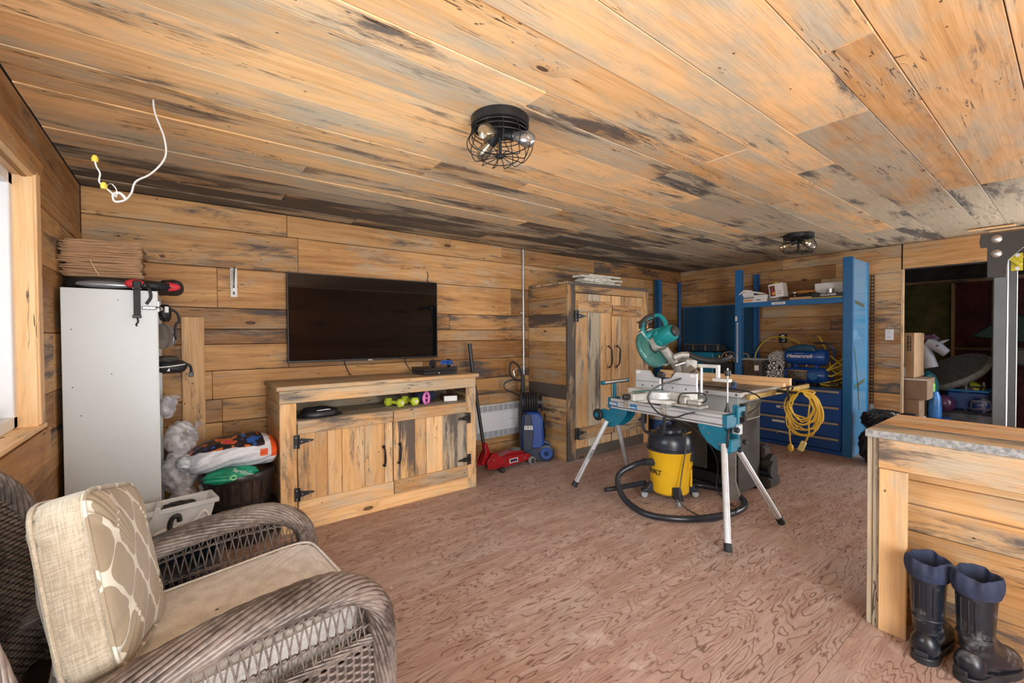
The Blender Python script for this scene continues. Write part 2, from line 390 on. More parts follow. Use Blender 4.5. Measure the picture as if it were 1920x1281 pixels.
# ---- walls made of boards; generic
def board_wall(par, rows, spans, at, ax, up=(0, 0, 1), T=.02, seed=1, fn=None, ch=.002):
    """at(s,z)->corner point; spans per row: list of (s0,s1)"""
    r = random.Random(seed)
    for k in range(len(rows)-1):
        for (s0, s1) in spans[k]:
            c = fn(k, s0, s1, r) if fn else wcol(.15+r.uniform(-.1, .2), .05+r.uniform(0, .15), .5, .55+r.uniform(-.15, .2))
            o = plank(par, at(s0+.001, rows[k]+.0015), ax, up, s1-s0-.002, rows[k+1]-rows[k]-.0045, T, WOOD, c, ch=.003)
            o.location = Vector(o.location)+Vector(ax).cross(Vector(up))*r.uniform(-.0025, .002)
rows = [0, .15, .42, .56, .71, .885, 1.10, 1.30, 1.415, 1.575, 1.88, 2.17, 2.35]
# back wall
wb = struct('wall_back', MB().box((LX-.1, BY+.022, 0), (FX+.1, BY+.1, CZ+.02)), DARK)
jb = [[.9, 3.3], [1.5, 4.1], [.3, 2.9, 4.9], [.24, 2.7, 5.3], [.24, 2.2, 4.5], [.18, 1.9, 3.1, 5.0], [.7, 3.05, 4.6], [1.7, 2.78, 5.4], [-.1, 2.2, 4.0], [.22, 3.0, 5.2], [.78, 4.1, 5.5], [.7, 2.87, 4.4]]
def cb(k, a, b, r):
    st = r.uniform(.02, .26); og = .68+r.uniform(-.12, .16); br = .415+r.uniform(-.05, .05); gr = r.uniform(0, .15)
    if k == 10: br += .06; gr += .1; st += .05
    if k == 9 and a > 0: st -= .05
    if k == 8: st += .15
    if a > 3: br -= .04; st += .08
    return wcol(st, gr, br, og)
sp = [[(p[i], p[i+1]) for i in range(len(p)-1)] for p in [[LX]+j+[FX] for j in jb]]
sp = [[(b, a) for a, b in s] for s in sp]
for k, s in enumerate(sp): sp[k] = [(-b0, -a0) for b0, a0 in s]
board_wall(wb, rows, sp, lambda s, z: (-s, BY+.02, z), (-1, 0, 0), seed=5, fn=lambda k, a, b, r: cb(k, -b, -a, r), T=.02)
for o in wb.children: o.location.y = BY+.010+random.uniform(-.004, .003)
# far wall (with the opening to the store)
OY0, OY1, OZ = .30, 1.22, 2.07
rowf = [0, .26, .45, .66, .95, 1.08, 1.23, 1.40, 1.57, 1.83, 2.04, 2.21, 2.35]
wr = struct('wall_right', MB().box((FX+.022, OY1, 0), (FX+.12, BY+.1, CZ)).box((FX+.022, OY0, OZ), (FX+.12, OY1, CZ)).box((FX+.022, -.12, 0), (FX+.12, OY0, CZ)).box((FX+.022, REAR, 2.12), (FX+.12, -.12, CZ)).box((FX+.022, REAR, 0), (FX+.12, -1.75, CZ)), DARK)  # unseen gap at the near end, added for the side fill light
jf = [[2.6], [2.1, 3.4], [1.7, 2.9], [2.5], [3.1], [2.3], [2.9], [1.9, 3.3], [2.7], [2.0, 3.5], [1.85, 2.62], [2.45]]
r5 = random.Random(11)
for k in range(12):
    e = [OY1+.012]+jf[k]+[BY]
    for i in range(len(e)-1):
        near = e[i+1] < 2.2
        c = wcol(r5.uniform(0, .2)+(.0 if near else .08), .1+(.12 if e[i] < 1.4 and k > 7 else 0), (.54 if e[i] < 1.4 else .40)+r5.uniform(-.04, .04), (.45 if e[i] < 1.4 and k > 7 else .76)+r5.uniform(-.1, .1))
        plank(wr, (FX+.02, e[i]+.001, rowf[k]+.0015), (0, 1, 0), (0, 0, 1), e[i+1]-e[i]-.002, rowf[k+1]-rowf[k]-.003, -.02, WOOD, c)
for o in wr.children: o.location.x = FX+.010+random.uniform(-.002, .003)
plank(wr, (FX+.003, -.6, 2.075), (0, 1, 0), (0, 0, 1), 1.82, .275, .02, WOOD, wcol(.02, .12, .60, .40), name='header_board')
plank(wr, (FX+.02, OY1-.014, 0), (0, 0, 1), (0, 1, 0), 2.07, .026, .02, PINE, wcol(.0, .35, .55, .3), name='edge_strip')
for k in range(12):
    if rowf[k] < 2.07:
        z1 = min(rowf[k+1], 2.07)
        plank(wr, (FX, -.12, rowf[k]+.0015), (0, 1, 0), (0, 0, 1), OY0+.12, z1-rowf[k]-.003, .02, WOOD, wcol(.1, .1, .5, .6))
# window wall
WY0, WY1, WZ0, WZ1 = .72, 2.72, .98, 2.045
wl = struct('wall_left', MB().box((LX-.12, WY1+.02, 0), (LX-.022, BY+.1, CZ)).box((LX-.12, REAR, 0), (LX-.022, WY0-.02, CZ)).box((LX-.12, WY0-.02, 0), (LX-.022, WY1+.02, WZ0-.03)).box((LX-.12, WY0-.02, WZ1+.02), (LX-.022, WY1+.02, CZ)), DARK)
rowl = [0, .24, .46, .70, .90, 1.09, 1.38, 1.70, 1.97, 2.04, 2.35]
r6 = random.Random(4)
for k in range(10):
    z0, z1 = rowl[k], rowl[k+1]
    if z1 <= WZ0+.01: e = [REAR, .8, 2.3+.2*(k % 3), BY]
    elif z0 >= WZ1-.01: e = [REAR, 1.2, BY]
    else: e = [WY1, 3.12, BY] if k in (4, 5) else [WY1, BY]
    for i in range(len(e)-1):
        plank(wl, (LX, e[i]+.001, z0+.0015), (0, 1, 0), (0, 0, 1), e[i+1]-e[i]-.002, z1-z0-.003, -.02, WOOD, wcol(r6.uniform(.05, .25), .05, (.38+r6.uniform(-.03, .03)), .72+r6.uniform(-.1, .1)))
    if WZ0-.01 < z1 and z0 < WZ1: plank(wl, (LX, REAR, z0+.0015), (0, 1, 0), (0, 0, 1), WY0-REAR-.002, z1-z0-.003, -.02, WOOD, wcol(.1, .05, .45, .6))
for o in wl.children: o.location.x = LX-.010+random.uniform(-.003, .002)
# rear wall behind the camera, with an opening added for the rear fill light
r7 = random.Random(9)
wk = struct('wall_rear', MB().box((LX-.1, REAR-.1, 0), (-.38, REAR-.022, CZ)).box((1.2, REAR-.1, 0), (9.3, REAR-.022, CZ)).box((-.38, REAR-.1, 2.3), (1.2, REAR-.022, CZ)), DARK)
for k in range(12):
    for a, b in ((1.2, FX),):
        plank(wk, (a, REAR-.0, rows[k]+.0015), (1, 0, 0), (0, 0, 1), b-a-.002, rows[k+1]-rows[k]-.003, .02, WOOD, wcol(.1, .1, .5, .5))
# window_1 : vinyl frame, sashes, glass, pine lining, casing
VIN = pbr('white_vinyl', (.86, .88, .90), .35, vary=.02)
GLASS = None
def glass_mat(name, col=(1, 1, 1), rough=0, ior=1.45):
    m, t, b = newmat(name); out = t.nodes['Material Output']
    tr = nd(t, 'ShaderNodeBsdfTransparent', Color=(*col, 1)); gl = nd(t, 'ShaderNodeBsdfGlossy', Roughness=rough+.02)
    fr = nd(t, 'ShaderNodeFresnel', IOR=ior)
    mx = nd(t, 'ShaderNodeMixShader', i0=fr.outputs[0], i1=tr.outputs[0], i2=gl.outputs[0]); lk(t, mx.outputs[0], out.inputs[0]); return m
GLASS = glass_mat('window_glass', (.95, .98, 1))
wi = struct('window_1', MB().box((LX-.11, WY0, WZ0), (LX-.045, WY0+.05, WZ1), .004).box((LX-.11, WY1-.05, WZ0), (LX-.045, WY1, WZ1), .004)
            .box((LX-.11, WY0, WZ0), (LX-.045, WY1, WZ0+.05), .004).box((LX-.11, WY0, WZ1-.05), (LX-.045, WY1, WZ1), .004), VIN)
ym = (WY0+WY1)/2
for (a, b, xo) in ((WY0+.05, ym+.02, -.075), (ym-.02, WY1-.05, -.095)):
    q = MB(); s_ = .045
    q.box((LX+xo-.012, a, WZ0+.05), (LX+xo+.012, a+s_, WZ1-.05), .003).box((LX+xo-.012, b-s_, WZ0+.05), (LX+xo+.012, b, WZ1-.05), .003)
    q.box((LX+xo-.012, a, WZ0+.05), (LX+xo+.012, b, WZ0+.05+s_), .003).box((LX+xo-.012, a, WZ1-.05-s_), (LX+xo+.012, b, WZ1-.05), .003)
    so_ = obj('sash', q, VIN, wi)
    obj('pane', MB().box((LX+xo-.002, a+s_, WZ0+.05+s_), (LX+xo+.002, b-s_, WZ1-.05-s_)), GLASS, so_)
plank(wi, (LX-.05, WY1, WZ0-.01), (0, 0, 1), (1, 0, 0), WZ1-WZ0+.03, .065, .018, PINE, wcol(0, 0, .58, .42), 'jamb')
plank(wi, (LX-.05, WY0, WZ0-.01), (0, 0, 1), (1, 0, 0), WZ1-WZ0+.03, .065, -.018, PINE, wcol(0, 0, .58, .42), 'jamb')
plank(wi, (LX-.05, WY0, WZ1), (0, 1, 0), (1, 0, 0), WY1-WY0, .065, -.018, PINE, wcol(0, 0, .55, .45), 'head_lining')
plank(wi, (LX-.06, WY0-.1, WZ0-.022), (0, 1, 0), (1, 0, 0), WY1-WY0+.2, .085, .02 * -1, PINE, wcol(0, .1, .6, .35), 'sill')
plank(wi, (LX, WY1+.01, WZ0-.0), (0, 0, 1), (0, 1, 0), WZ1-WZ0+.03, .075, -.022, PINE, wcol(0, 0, .55, .5), 'casing')
plank(wi, (LX, WY0-.085, WZ0-.0), (0, 0, 1), (0, 1, 0), WZ1-WZ0+.03, .075, -.022, PINE, wcol(0, 0, .55, .5), 'casing')
plank(wi, (LX, WY0-.1, WZ1+.012), (0, 1, 0), (0, 0, 1), WY1-WY0+.24, .085, .022, WOOD, wcol(.1, .1, .5, .6), 'head_casing')
plank(wi, (LX, WY0-.1, WZ0-.19), (0, 1, 0), (0, 0, 1), WY1-WY0+.28, .155, .022, WOOD, wcol(.0, .0, .46, .66), 'apron')
# store room beyond the opening : framed walls with batts, colours darkened to stand for dim light
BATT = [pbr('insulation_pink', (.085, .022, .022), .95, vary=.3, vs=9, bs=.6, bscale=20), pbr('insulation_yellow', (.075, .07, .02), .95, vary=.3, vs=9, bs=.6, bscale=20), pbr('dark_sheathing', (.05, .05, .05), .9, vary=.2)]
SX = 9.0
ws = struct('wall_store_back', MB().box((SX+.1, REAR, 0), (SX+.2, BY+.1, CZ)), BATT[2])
k = 0
for y in [-1.5, -.9, -.3, .28, .72, 1.12, 1.72, 2.3, 2.9, 3.5]:
    plank(ws, (SX, y, 0), (0, 0, 1), (0, 1, 0), 2.08, .04, -.09, PINE, wcol(.2, .1, .18, .6), 'stud')
    k += 1
ly = [-1.46, -.86, -.26, .32, .76, 1.16, 1.76, 2.34, 2.94]
for i, y in enumerate(ly):
    wd = ([-.9, -.3, .28, .72, 1.12, 1.72, 2.3, 2.9, 3.5][i]-y)
    for z0, z1 in ((.02, 1.08), (1.16, 2.08)):
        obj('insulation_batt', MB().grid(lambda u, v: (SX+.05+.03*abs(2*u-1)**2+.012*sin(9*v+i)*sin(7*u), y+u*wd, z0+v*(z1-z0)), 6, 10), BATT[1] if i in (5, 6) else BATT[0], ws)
    plank(ws, (SX+.005, y, 1.10), (0, 1, 0), (0, 0, 1), wd, .04, .04, PINE, wcol(.2, .1, .18, .6), 'blocking')
plank(ws, (SX-.01, -1.8, 2.08), (0, 1, 0), (0, 0, 1), 5.6, .05, .09, PINE, wcol(.2, .1, .18, .6), 'top_plate')
struct('wall_store_left', MB().box((FX+.12, 3.0, 0), (SX+.1, 3.1, CZ)), BATT[2])
struct('wall_store_right', MB().box((FX+.12, -1.3, 0), (SX+.1, -1.2, CZ)), BATT[2])
# electric bits on the walls
PLW = pbr('white_plastic', (.80, .79, .75), .45, vary=.03); BLK = pbr('black_plastic', (.018, .018, .02), .45, vary=.2)
STEEL = pbr('bare_steel', (.55, .56, .57), .38, 1, vary=.1); BLKM = pbr('black_iron', (.02, .02, .022), .42, .4, vary=.2)
ZINC = pbr('zinc_tube', (.50, .52, .54), .42, .8, vary=.1)
t_ = thing('conduit', 'grey metal conduit running up the board wall beside the tall wooden cabinet', 'pipe', (3.165, 3.93, .6))
obj('tube', MB().cyl((0, 0, 0), (0, 0, 1.745), .0125, n=16), ZINC, t_)
for z in (.35, 1.45): obj('coupling', MB().cyl((0, 0, z), (0, 0, z+.05), .0155, n=16), ZINC, t_)
obj('conduit_clip', MB().box((-.03, .008, 1.0), (.03, .02, 1.02), .002).cyl((0, -.0, 1.0), (0, 0, 1.02), .0165, n=16), ZINC, t_)
t_ = thing('wall_outlet', 'white outlet plate on the boards left of the storage opening', 'outlet', (FX-.002, 1.328, 1.335))
obj('plate', MB().box((-.007, -.038, -.062), (0, .038, .062), .002), PLW, t_)
for z in (-.028, .028): obj('socket', MB().box((-.010, -.016, z-.018), (-.007, .016, z+.018), .001), PLW, t_); 
for z in (-.028, .028): obj('slot', MB().box((-.0105, -.008, z-.006), (-.0095, -.005, z+.008)).box((-.0105, .005, z-.006), (-.0095, .008, z+.008)), BLK, t_)
t_ = thing('wall_socket', 'bare metal outlet box with a black plug on the boards above the blue compressor', 'outlet', (FX-.003, 2.43, 1.29))
obj('box_plate', MB().box((-.012, -.05, -.06), (0, .05, .06), .003), BLKM, t_)
obj('receptacle', MB().box((-.018, -.02, -.045), (-.012, .02, .045), .002), PLW, t_)
obj('plug', MB().box((-.05, -.016, -.035), (-.018, .016, -.002), .004), BLK, t_)
obj('plug_lead', MB().tube([(-.05, 0, -.018), (-.075, -.01, -.08), (-.06, -.05, -.18), (-.12, -.1, -.26)], .004, sub=6), BLK, t_)
# ================================================================ wooden media console
def hinge(par, x, y, z, dr, sc=1.0):   # black strap tee hinge on a front facing -y ; dr = +1 strap points to +x
    h = obj('hinge', MB().prism([(-.018*sc, -.045*sc), (.012*sc, -.045*sc), (.012*sc, .045*sc), (-.018*sc, .045*sc)], -.006, (x, y, z), (dr, 0, 0)).prism(
        [(.014*sc, -.022*sc), (.105*sc, -.005*sc), (.112*sc, 0), (.105*sc, .005*sc), (.014*sc, .022*sc)], -.005, (x, y, z), (dr, 0, 0)), BLKM, par)
    for px, pz in ((-.006, .03), (-.006, -.03), (.03, 0), (.08, 0)):
        obj('screw', MB().cyl((x+dr*px*sc, y-.0065, z+pz*sc), (x+dr*px*sc, y-.009, z+pz*sc), .0035, n=8), STEEL, h)
    obj('hinge_pin', MB().cyl((x+dr*.013*sc, y-.006, z-.046*sc), (x+dr*.013*sc, y-.006, z+.046*sc), .005, n=10), BLKM, h)
    return h
def pull(par, x, y, z, L, bulge=.035, lean=0):
    P = [(x+lean*L/2, y, z+L/2), (x+lean*L*.4, y-bulge*.9, z+L*.36), (x, y-bulge, z+L*.15), (x-lean*.3*L, y-bulge, z-L*.15), (x-lean*L*.4, y-bulge*.8, z-L*.36), (x-lean*L/2, y, z-L/2)]
    h = obj('handle', MB().tube(P, lambda u: .009-.003*abs(2*u-1), 8, sub=5).cyl((x+lean*L/2, y+.001, z+L/2), (x+lean*L/2, y-.006, z+L/2), .013, n=12).cyl((x-lean*L/2, y+.001, z-L/2), (x-lean*L/2, y-.006, z-L/2), .013, n=12), BLKM, par)
    return h
t_ = thing('media_console', 'low reclaimed wood cabinet with two plank doors standing below the television', 'cabinet', (1.305, 3.53, 0))
X0, X1, Y0, Y1 = .52, 2.09, 3.28, 3.80
def W_(p): return Vector(p)-Vector((1.305, 3.53, 0))
def pk(par, p0, ax, wx, L, Wd, T, col, name='plank', mat=None, **k):
    col = (col[0]+.03, col[1]+.06, col[2]*.90, col[3]); return plank(par, W_(p0), ax, wx, L, Wd, T, mat, col, name, **k)
A, B_, Zv = (1, 0, 0), (0, 1, 0), (0, 0, 1)
pk(t_, (X0-.02, Y0-.025, .985), A, B_, X1-X0+.04, .27, .03, wcol(.10, .35, .52, .5), 'top_board')
pk(t_, (X0-.02, Y0+.248, .985), A, B_, X1-X0+.04, .27, .03, wcol(.25, .5, .42, .5), 'top_board')
zs = [0, .17, .36, .54, .72, .88, .985]
for a, x in ((0, X0+.022), (1, X1)):
    for i in range(6): pk(t_, (x, Y0+.02, zs[i]+.001), B_, Zv, Y1-Y0-.02, zs[i+1]-zs[i]-.002, .022 if 0 else -.022, wcol(.05+.2*a, .1, .55, .5), 'side_plank')
for i in range(6): pk(t_, (X0+.03, Y1-.02, zs[i]), A, Zv, X1-X0-.06, zs[i+1]-zs[i]-.002, .018, wcol(.3, .5, .4, .5), 'back_plank')
pk(t_, (X0, Y0, .895), A, Zv, X1-X0, .088, -.022, wcol(.10, .32, .54, .45), 'fascia')
pk(t_, (X0, Y0, 0), Zv, A, .893, .105, .022, wcol(0, .05, .56, .55), 'stile')
pk(t_, (1.995, Y0, 0), Zv, A, .893, .095, .022, wcol(.28, .2, .52, .5), 'stile')
pk(t_, (X0+.105, Y0-.0, 0), A, Zv, 1.37, .105, -.022, wcol(0, .05, .60, .5), 'kick_board')
for j in range(3): pk(t_, (X0+.03, Y0+.004+j*.165, .748), A, B_, X1-X0-.06, .163, .02, wcol(.05, .7, .46, .4), 'shelf_board')
pk(t_, (1.30, Y0+.05, .1), B_, Zv, .42, .64, .02, wcol(), 'divider')
for (x0, x1, cols, st) in ((.628, 1.312, [.825, .925, 1.09, 1.245], 0), (1.318, 1.992, [1.375, 1.50, 1.60, 1.755], 1)):
    d = obj('door', MB().box(W_((x0+.01, Y0+.002, .12)), W_((x1-.01, Y0+.012, .76)), .002), DARK, t_)
    e = [x0]+cols+[x1]
    for i in range(5):
        s = .34 if (st == 0 and i == 2) or (st == 1 and i in (0,)) or (st == 1 and i == 4) else .05
        if st == 1 and i == 1: s = .40
        pk(d, (e[i]+.0012, Y0-.004, .12), Zv, A, .64, e[i+1]-e[i]-.0025, .022, wcol(s, .08+.4*(st == 1 and i == 4), .58, .42), 'door_plank')
    pk(d, (x0, Y0-.020, .68), A, Zv, x1-x0, .088, -.018, wcol(.34 if st else .24, .25, .55, .5), 'rail')
    pk(d, (x0, Y0-.020, .108), A, Zv, x1-x0, .105, -.018, wcol(.22, .3, .56, .5), 'rail')
    p_ = W_((x0-.008 if not st else x1+.008, Y0-.022, .63)); hinge(d, *p_, 1 if not st else -1)
    p_ = W_((x0-.008 if not st else x1+.008, Y0-.022, .265)); hinge(d, *p_, 1 if not st else -1)
    q_ = W_((1.235 if not st else 1.36, Y0-.018, .425)); pull(d, *q_, .145, .03, .05 if st else -.03)
# things in the slot
LIME = pbr('lime_vinyl', (.52, .60, .04), .5, vary=.08); LIMEW = pbr('faded_print', (.75, .78, .6), .6, vary=.05)
def dumbbell(loc, rz, L, g):
    t = thing('dumbbell', g, 'dumbbell', loc, rz, 'lime dumbbells in the console slot')
    obj('handle', MB().cyl((-L/2, 0, .036), (L/2, 0, .036), .014, n=12), LIME, t)
    for s in (-1, 1):
        hx = obj('head', MB().lathe([(.001, 0), (.030, .001), (.038, .010), (.038, .034), (.030, .043), (.001, .044)], (s*L/2-(.022), 0, .036), 6, (1, 0, 0)), LIME, t, ang=20)
        obj('weight_print', MB().cyl((s*(L/2+.0215), 0, .036), (s*(L/2+.0228), 0, .036), .015, n=16), LIMEW, hx)
    return t
dumbbell((1.395, 3.44, .769), radians(-68), .14, 'lime green hexagonal dumbbell, left of the pair on the console shelf')
dumbbell((1.535, 3.45, .769), radians(-78), .14, 'lime green hexagonal dumbbell, right of the pair, against the dark mesh pouch')
PINK = pbr('pink_foam', (.80, .22, .55), .6); NAVY = pbr('navy_mesh', (.02, .03, .06), .8, bs=.5, bscale=300)
def pouch(mb, c, r, seed=0, amp=.12):
    rd = random.Random(seed); ph = [rd.uniform(0, 6) for _ in range(6)]
    def fn(u, v):
        a = 2*pi*u; b = pi*(v-.5); k = 1+amp*(sin(3*a+ph[0])*cos(b)+.6*sin(5*a+4*b+ph[1])+.5*sin(7*b+2*a+ph[2]))
        sg = lambda q: (abs(q)**.75)*(1 if q > 0 else -1)
        return (c[0]+r[0]*sg(cos(a))*cos(b)*k, c[1]+r[1]*sg(sin(a))*cos(b)*k, c[2]+r[2]*sg(sin(b))*(k if b > 0 else 1))
    return mb.grid(fn, 40, 22, cu=True)
t_ = thing('mesh_pouch', 'dark blue mesh pouch beside the lime dumbbells in the console slot', 'pouch', (1.70, 3.50, .769))
obj('bag', pouch(MB(), (0, 0, .058), (.09, .07, .058), 3), NAVY, t_)
t_ = thing('foam_clip', 'pink foam clip leaning on the dark blue mesh pouch', 'foam clip', (1.655, 3.395, .769), radians(20))
obj('loop', MB().tube([(0, 0, .006), (-.02, 0, .03), (-.02, 0, .07), (.01, 0, .10), (.035, 0, .075), (.035, 0, .03), (.02, 0, .006)], .014, 8, sub=5, flat=.8), PINK, t_)
obj('pad', MB().box((-.02, -.014, .045), (.035, .014, .058), .004), PINK, t_)
MAR = pbr('maroon_card', (.14, .03, .045), .6); WHT = pbr('white_card', (.78, .77, .74), .6, vary=.03)
t_ = thing('card_box', 'small maroon and white box at the right end of the console slot', 'box', (1.90, 3.40, .769), radians(-18))
obj('sleeve', MB().box((-.06, 0, 0), (.06, .16, .05), .002), MAR, t_); obj('end_panel', MB().box((-.058, -.004, .002), (.058, .0, .048), .001), WHT, t_)
t_ = thing('black_hat', 'black hat lying in the left end of the console slot', 'hat', (.80, 3.42, .769))
obj('crown', MB().grid(lambda u, v: ((.135*cos(2*pi*u)+.01*sin(5*pi*u))*sin(pi*v/2+.001), .10*sin(2*pi*u)*sin(pi*v/2+.001), .012+.055*cos(pi*v/2)**.6+.006*sin(9*v+7*u)*v*(1-v)*4), 36, 10, cu=True), BLK, t_)
obj('brim', MB().lathe([(.12, 0), (.168, .002), (.17, .006), (.12, .012)], n=40, sy=.74), pbr('cap_brim', (.03, .03, .032), .6), t_)
obj('cord_trim', MB().tube([(-.05, -.07, .045), (0, -.08, .05), (.05, -.07, .05), (.09, -.05, .04)], .003, sub=5), WHT, t_)
# games console on top
GL = pbr('gloss_black', (.012, .012, .014), .18, vary=0)
t_ = thing('games_console', 'flat black games console on the right end of the wooden cabinet', 'console', (1.80, 3.50, 1.016), radians(3))
obj('lower_body', MB().box((-.165, -.12, .004), (.155, .12, .030), .003), BLK, t_); obj('upper_body', MB().box((-.168, -.125, .032), (.158, .12, .062), .003), GL, t_)
obj('power_light', MB().cyl((-.03, -.1215, .016), (-.03, -.1225, .016), .005, n=12), pbr('white_led', (.9, .9, .9), .4, vary=0), t_)
for x in (-.13, .12):
    for y in (-.09, .09): obj('foot', MB().cyl((x, y, 0), (x, y, .005), .012, n=12), BLK, t_)
BLUEC = pbr('blue_cord', (.02, .12, .50), .55)
t_ = thing('headset', 'black headset tangled in a blue cord on top of the flat games console', 'headset', (1.86, 3.48, 1.079), radians(8))
obj('headband', MB().tube([(-.10, 0, .02), (-.09, .03, .035), (-.02, .07, .045), (.05, .05, .04), (.075, .0, .025)], .010, sub=6, flat=.6), BLK, t_)
for x in (-.10, .075): obj('ear_cup', MB().lathe([(.001, -.014), (.03, -.014), (.034, 0), (.03, .012), (.001, .014)], (x, 0, .032), 20, (1, .3, .1)), BLK, t_)
pts = [(.03+.035*cos(a*1.9)+.01*sin(a*5), -.02+.03*sin(a*1.7), .02+.018*sin(a*2.3)+.012) for a in [i*.55 for i in range(26)]]+[(.10, -.02, .03), (.115, -.03, .0), (.11, -.05, -.03), (.115, -.06, -.055)]
obj('cord', MB().tube(pts, .0035, 6, sub=4), BLUEC, t_)
# television
t_ = thing('television', 'large black flat television hung on the board wall', 'television', (1.345, 3.868, 1.14), radians(-1.2))
obj('rear_shell', MB().box((-.60, .012, .06), (.60, .062, .60), .02), BLK, t_)
obj('bezel', MB().box((-.665, -.008, 0), (.665, .014, .735), .003), BLK, t_)
SCR = pbr('tv_screen', (.003, .003, .004), .035, vary=0, spec=.35)
sc = obj('screen', MB().box((-.657, -.0095, .014), (.657, -.008, .727)), SCR, t_)
obj('maker_badge', MB().box((-.02, -.0105, -.004), (.02, -.008, .006), .001), pbr('badge', (.5, .5, .52), .4), t_)
obj('wall_mount', MB().box((-.2, .055, .2), (.2, .074, .5), .002), BLKM, t_)
for x0, pth in ((-.22, [(-.22, .04, .02), (-.2, .05, -.04), (-.17, .05, -.115), (-.165, .01, -.124)]), (.34, [(.34, .04, .02), (.36, .05, -.05), (.40, .04, -.115), (.41, 0, -.123)]), (.58, [(.62, .04, .73), (.60, .075, .76), (.61, .078, .80), (.60, .08, .85)])):
    obj('cable', MB().tube(pth, .004, 6, sub=6), BLK, t_)
# ================================================================ tall cabinet
t_ = thing('tall_cabinet', 'tall reclaimed wood cabinet with two plank doors standing in the back corner', 'cabinet', (3.95, 3.62, 0))
def W_(p): return Vector(p)-Vector((3.95, 3.62, 0))
X0, X1, Y0, Y1 = 3.25, 4.66, 3.29, 3.94
zs = [0, .20, .38, .53, .66, .81, .97, 1.28, 1.44, 1.58, 1.75, 1.90]
ss = [.05, .15, .3, .25, .9, .12, .12, .0, .3, .18, .35]
for i in range(11): pk(t_, (X0+.02, Y0+.02, zs[i]+.001), B_, Zv, Y1-Y0-.02, zs[i+1]-zs[i]-.002, .02 * -1, wcol(ss[i], .1 if i != 4 else .3, .42, .60), 'side_plank')
for i in range(11): pk(t_, (X1, Y0+.02, zs[i]+.001), B_, Zv, Y1-Y0-.02, zs[i+1]-zs[i]-.002, .02 * -1, wcol(.2, .1, .42, .6), 'side_plank')
for i in range(4): pk(t_, (X0, Y0+i*.163, 1.902), A, B_, X1-X0+.01, .16, .02, wcol(.3, .2, .5, .5), 'top_plank')
pk(t_, (X0+.02, Y1-.02, .02), A, Zv, X1-X0-.04, 1.87, .012, wcol(.3, .3, .4, .5), 'back_panel')
pk(t_, (X0, Y0, 0), Zv, A, 1.90, .115, .03, wcol(.55, .25, .40, .5), 'stile')
pk(t_, (X1-.10, Y0, 0), Zv, A, 1.90, .10, .03, wcol(.18, .15, .48, .5), 'stile')
pk(t_, (X0+.115, Y0, 1.81), A, Zv, X1-X0-.215, .10, -.03, wcol(.12, .1, .46, .55), 'top_rail')
pk(t_, (X0+.115, Y0+.004, 0), A, Zv, X1-X0-.215, .115, -.03, wcol(.85, .2, .40, .5), 'kick_board')
pk(t_, (X0-.0, Y0-.03, 1.885), A, Zv, X1-X0+.01, .03, -.02, wcol(.5, .5, .42, .5), 'edge_board')
for st, (x0, x1, e) in enumerate(((3.37, 3.945, [3.37, 3.555, 3.76, 3.945]), (3.96, 4.555, [3.96, 4.13, 4.28, 4.42, 4.555]))):
    d = obj('door', MB().box(W_((x0+.004, Y0+.002, .12)), W_((x1-.004, Y0+.01, 1.80))), DARK, t_)
    for i in range(len(e)-1):
        g = (st == 0 and i == 1)
        pk(d, (e[i]+.0012, Y0+.0, .118), Zv, A, 1.685, e[i+1]-e[i]-.0025, .02, wcol(.32 if g or (st and i == 1) else .08, .75 if g else .15, .50, .5), 'door_plank')
    pk(d, (x0+.02*(1-st), Y0-.020, 1.60 if st == 0 else 1.565), A, Zv, .55, .125, -.018, wcol(.22, .12, .50, .55), 'batten')
    pk(d, (x0+.03, Y0-.020, .215), A, Zv, .55, .13, -.018, wcol(.2, .2, .44, .55), 'batten')
    hx = x0-.008 if not st else x1+.008
    for z in ((1.555, .29) if not st else (1.50, .31)): p_ = W_((hx, Y0-.022, z)); hinge(d, *p_, 1 if not st else -1, 1.35)
    q_ = W_((3.89 if not st else 4.03, Y0-.018, 1.10)); pull(d, *q_, .24, .045, .05 if st else -.05)
# boards lying on the tall cabinet
PW = pbr('flaking_white_paint', (.66, .64, .56), .7, vary=.25, vs=18, bs=.4, bscale=60)
for i, (dx, dz, L, rz, mt) in enumerate(((.05, 0, .62, .02, None), (-.02, .022, .66, -.05, PW), (-.06, .044, .60, .09, PW), (.02, .066, .62, -.07, PW), (-.12, .088, .56, .10, PW), (.04, .110, .54, -.02, PW))):
    t = thing('loose_board', ['bare board, lowest of the pile on the tall cabinet', 'white painted board, second from the bottom of the pile on the tall cabinet', 'white painted board, third from the bottom on the tall cabinet',
        'white painted board, fourth from the bottom on the tall cabinet', 'white painted board second from the top on the tall cabinet', 'topmost white painted board lying on the tall cabinet'][i], 'board', (3.98+dx, 3.50, 1.923+dz), rz, 'boards on the tall cabinet')
    plank(t, (-L/2, -.07, 0), A, B_, L, .14, .02, mt or WOOD, wcol(.2, .5, .6, .4), 'board', tilt=0)
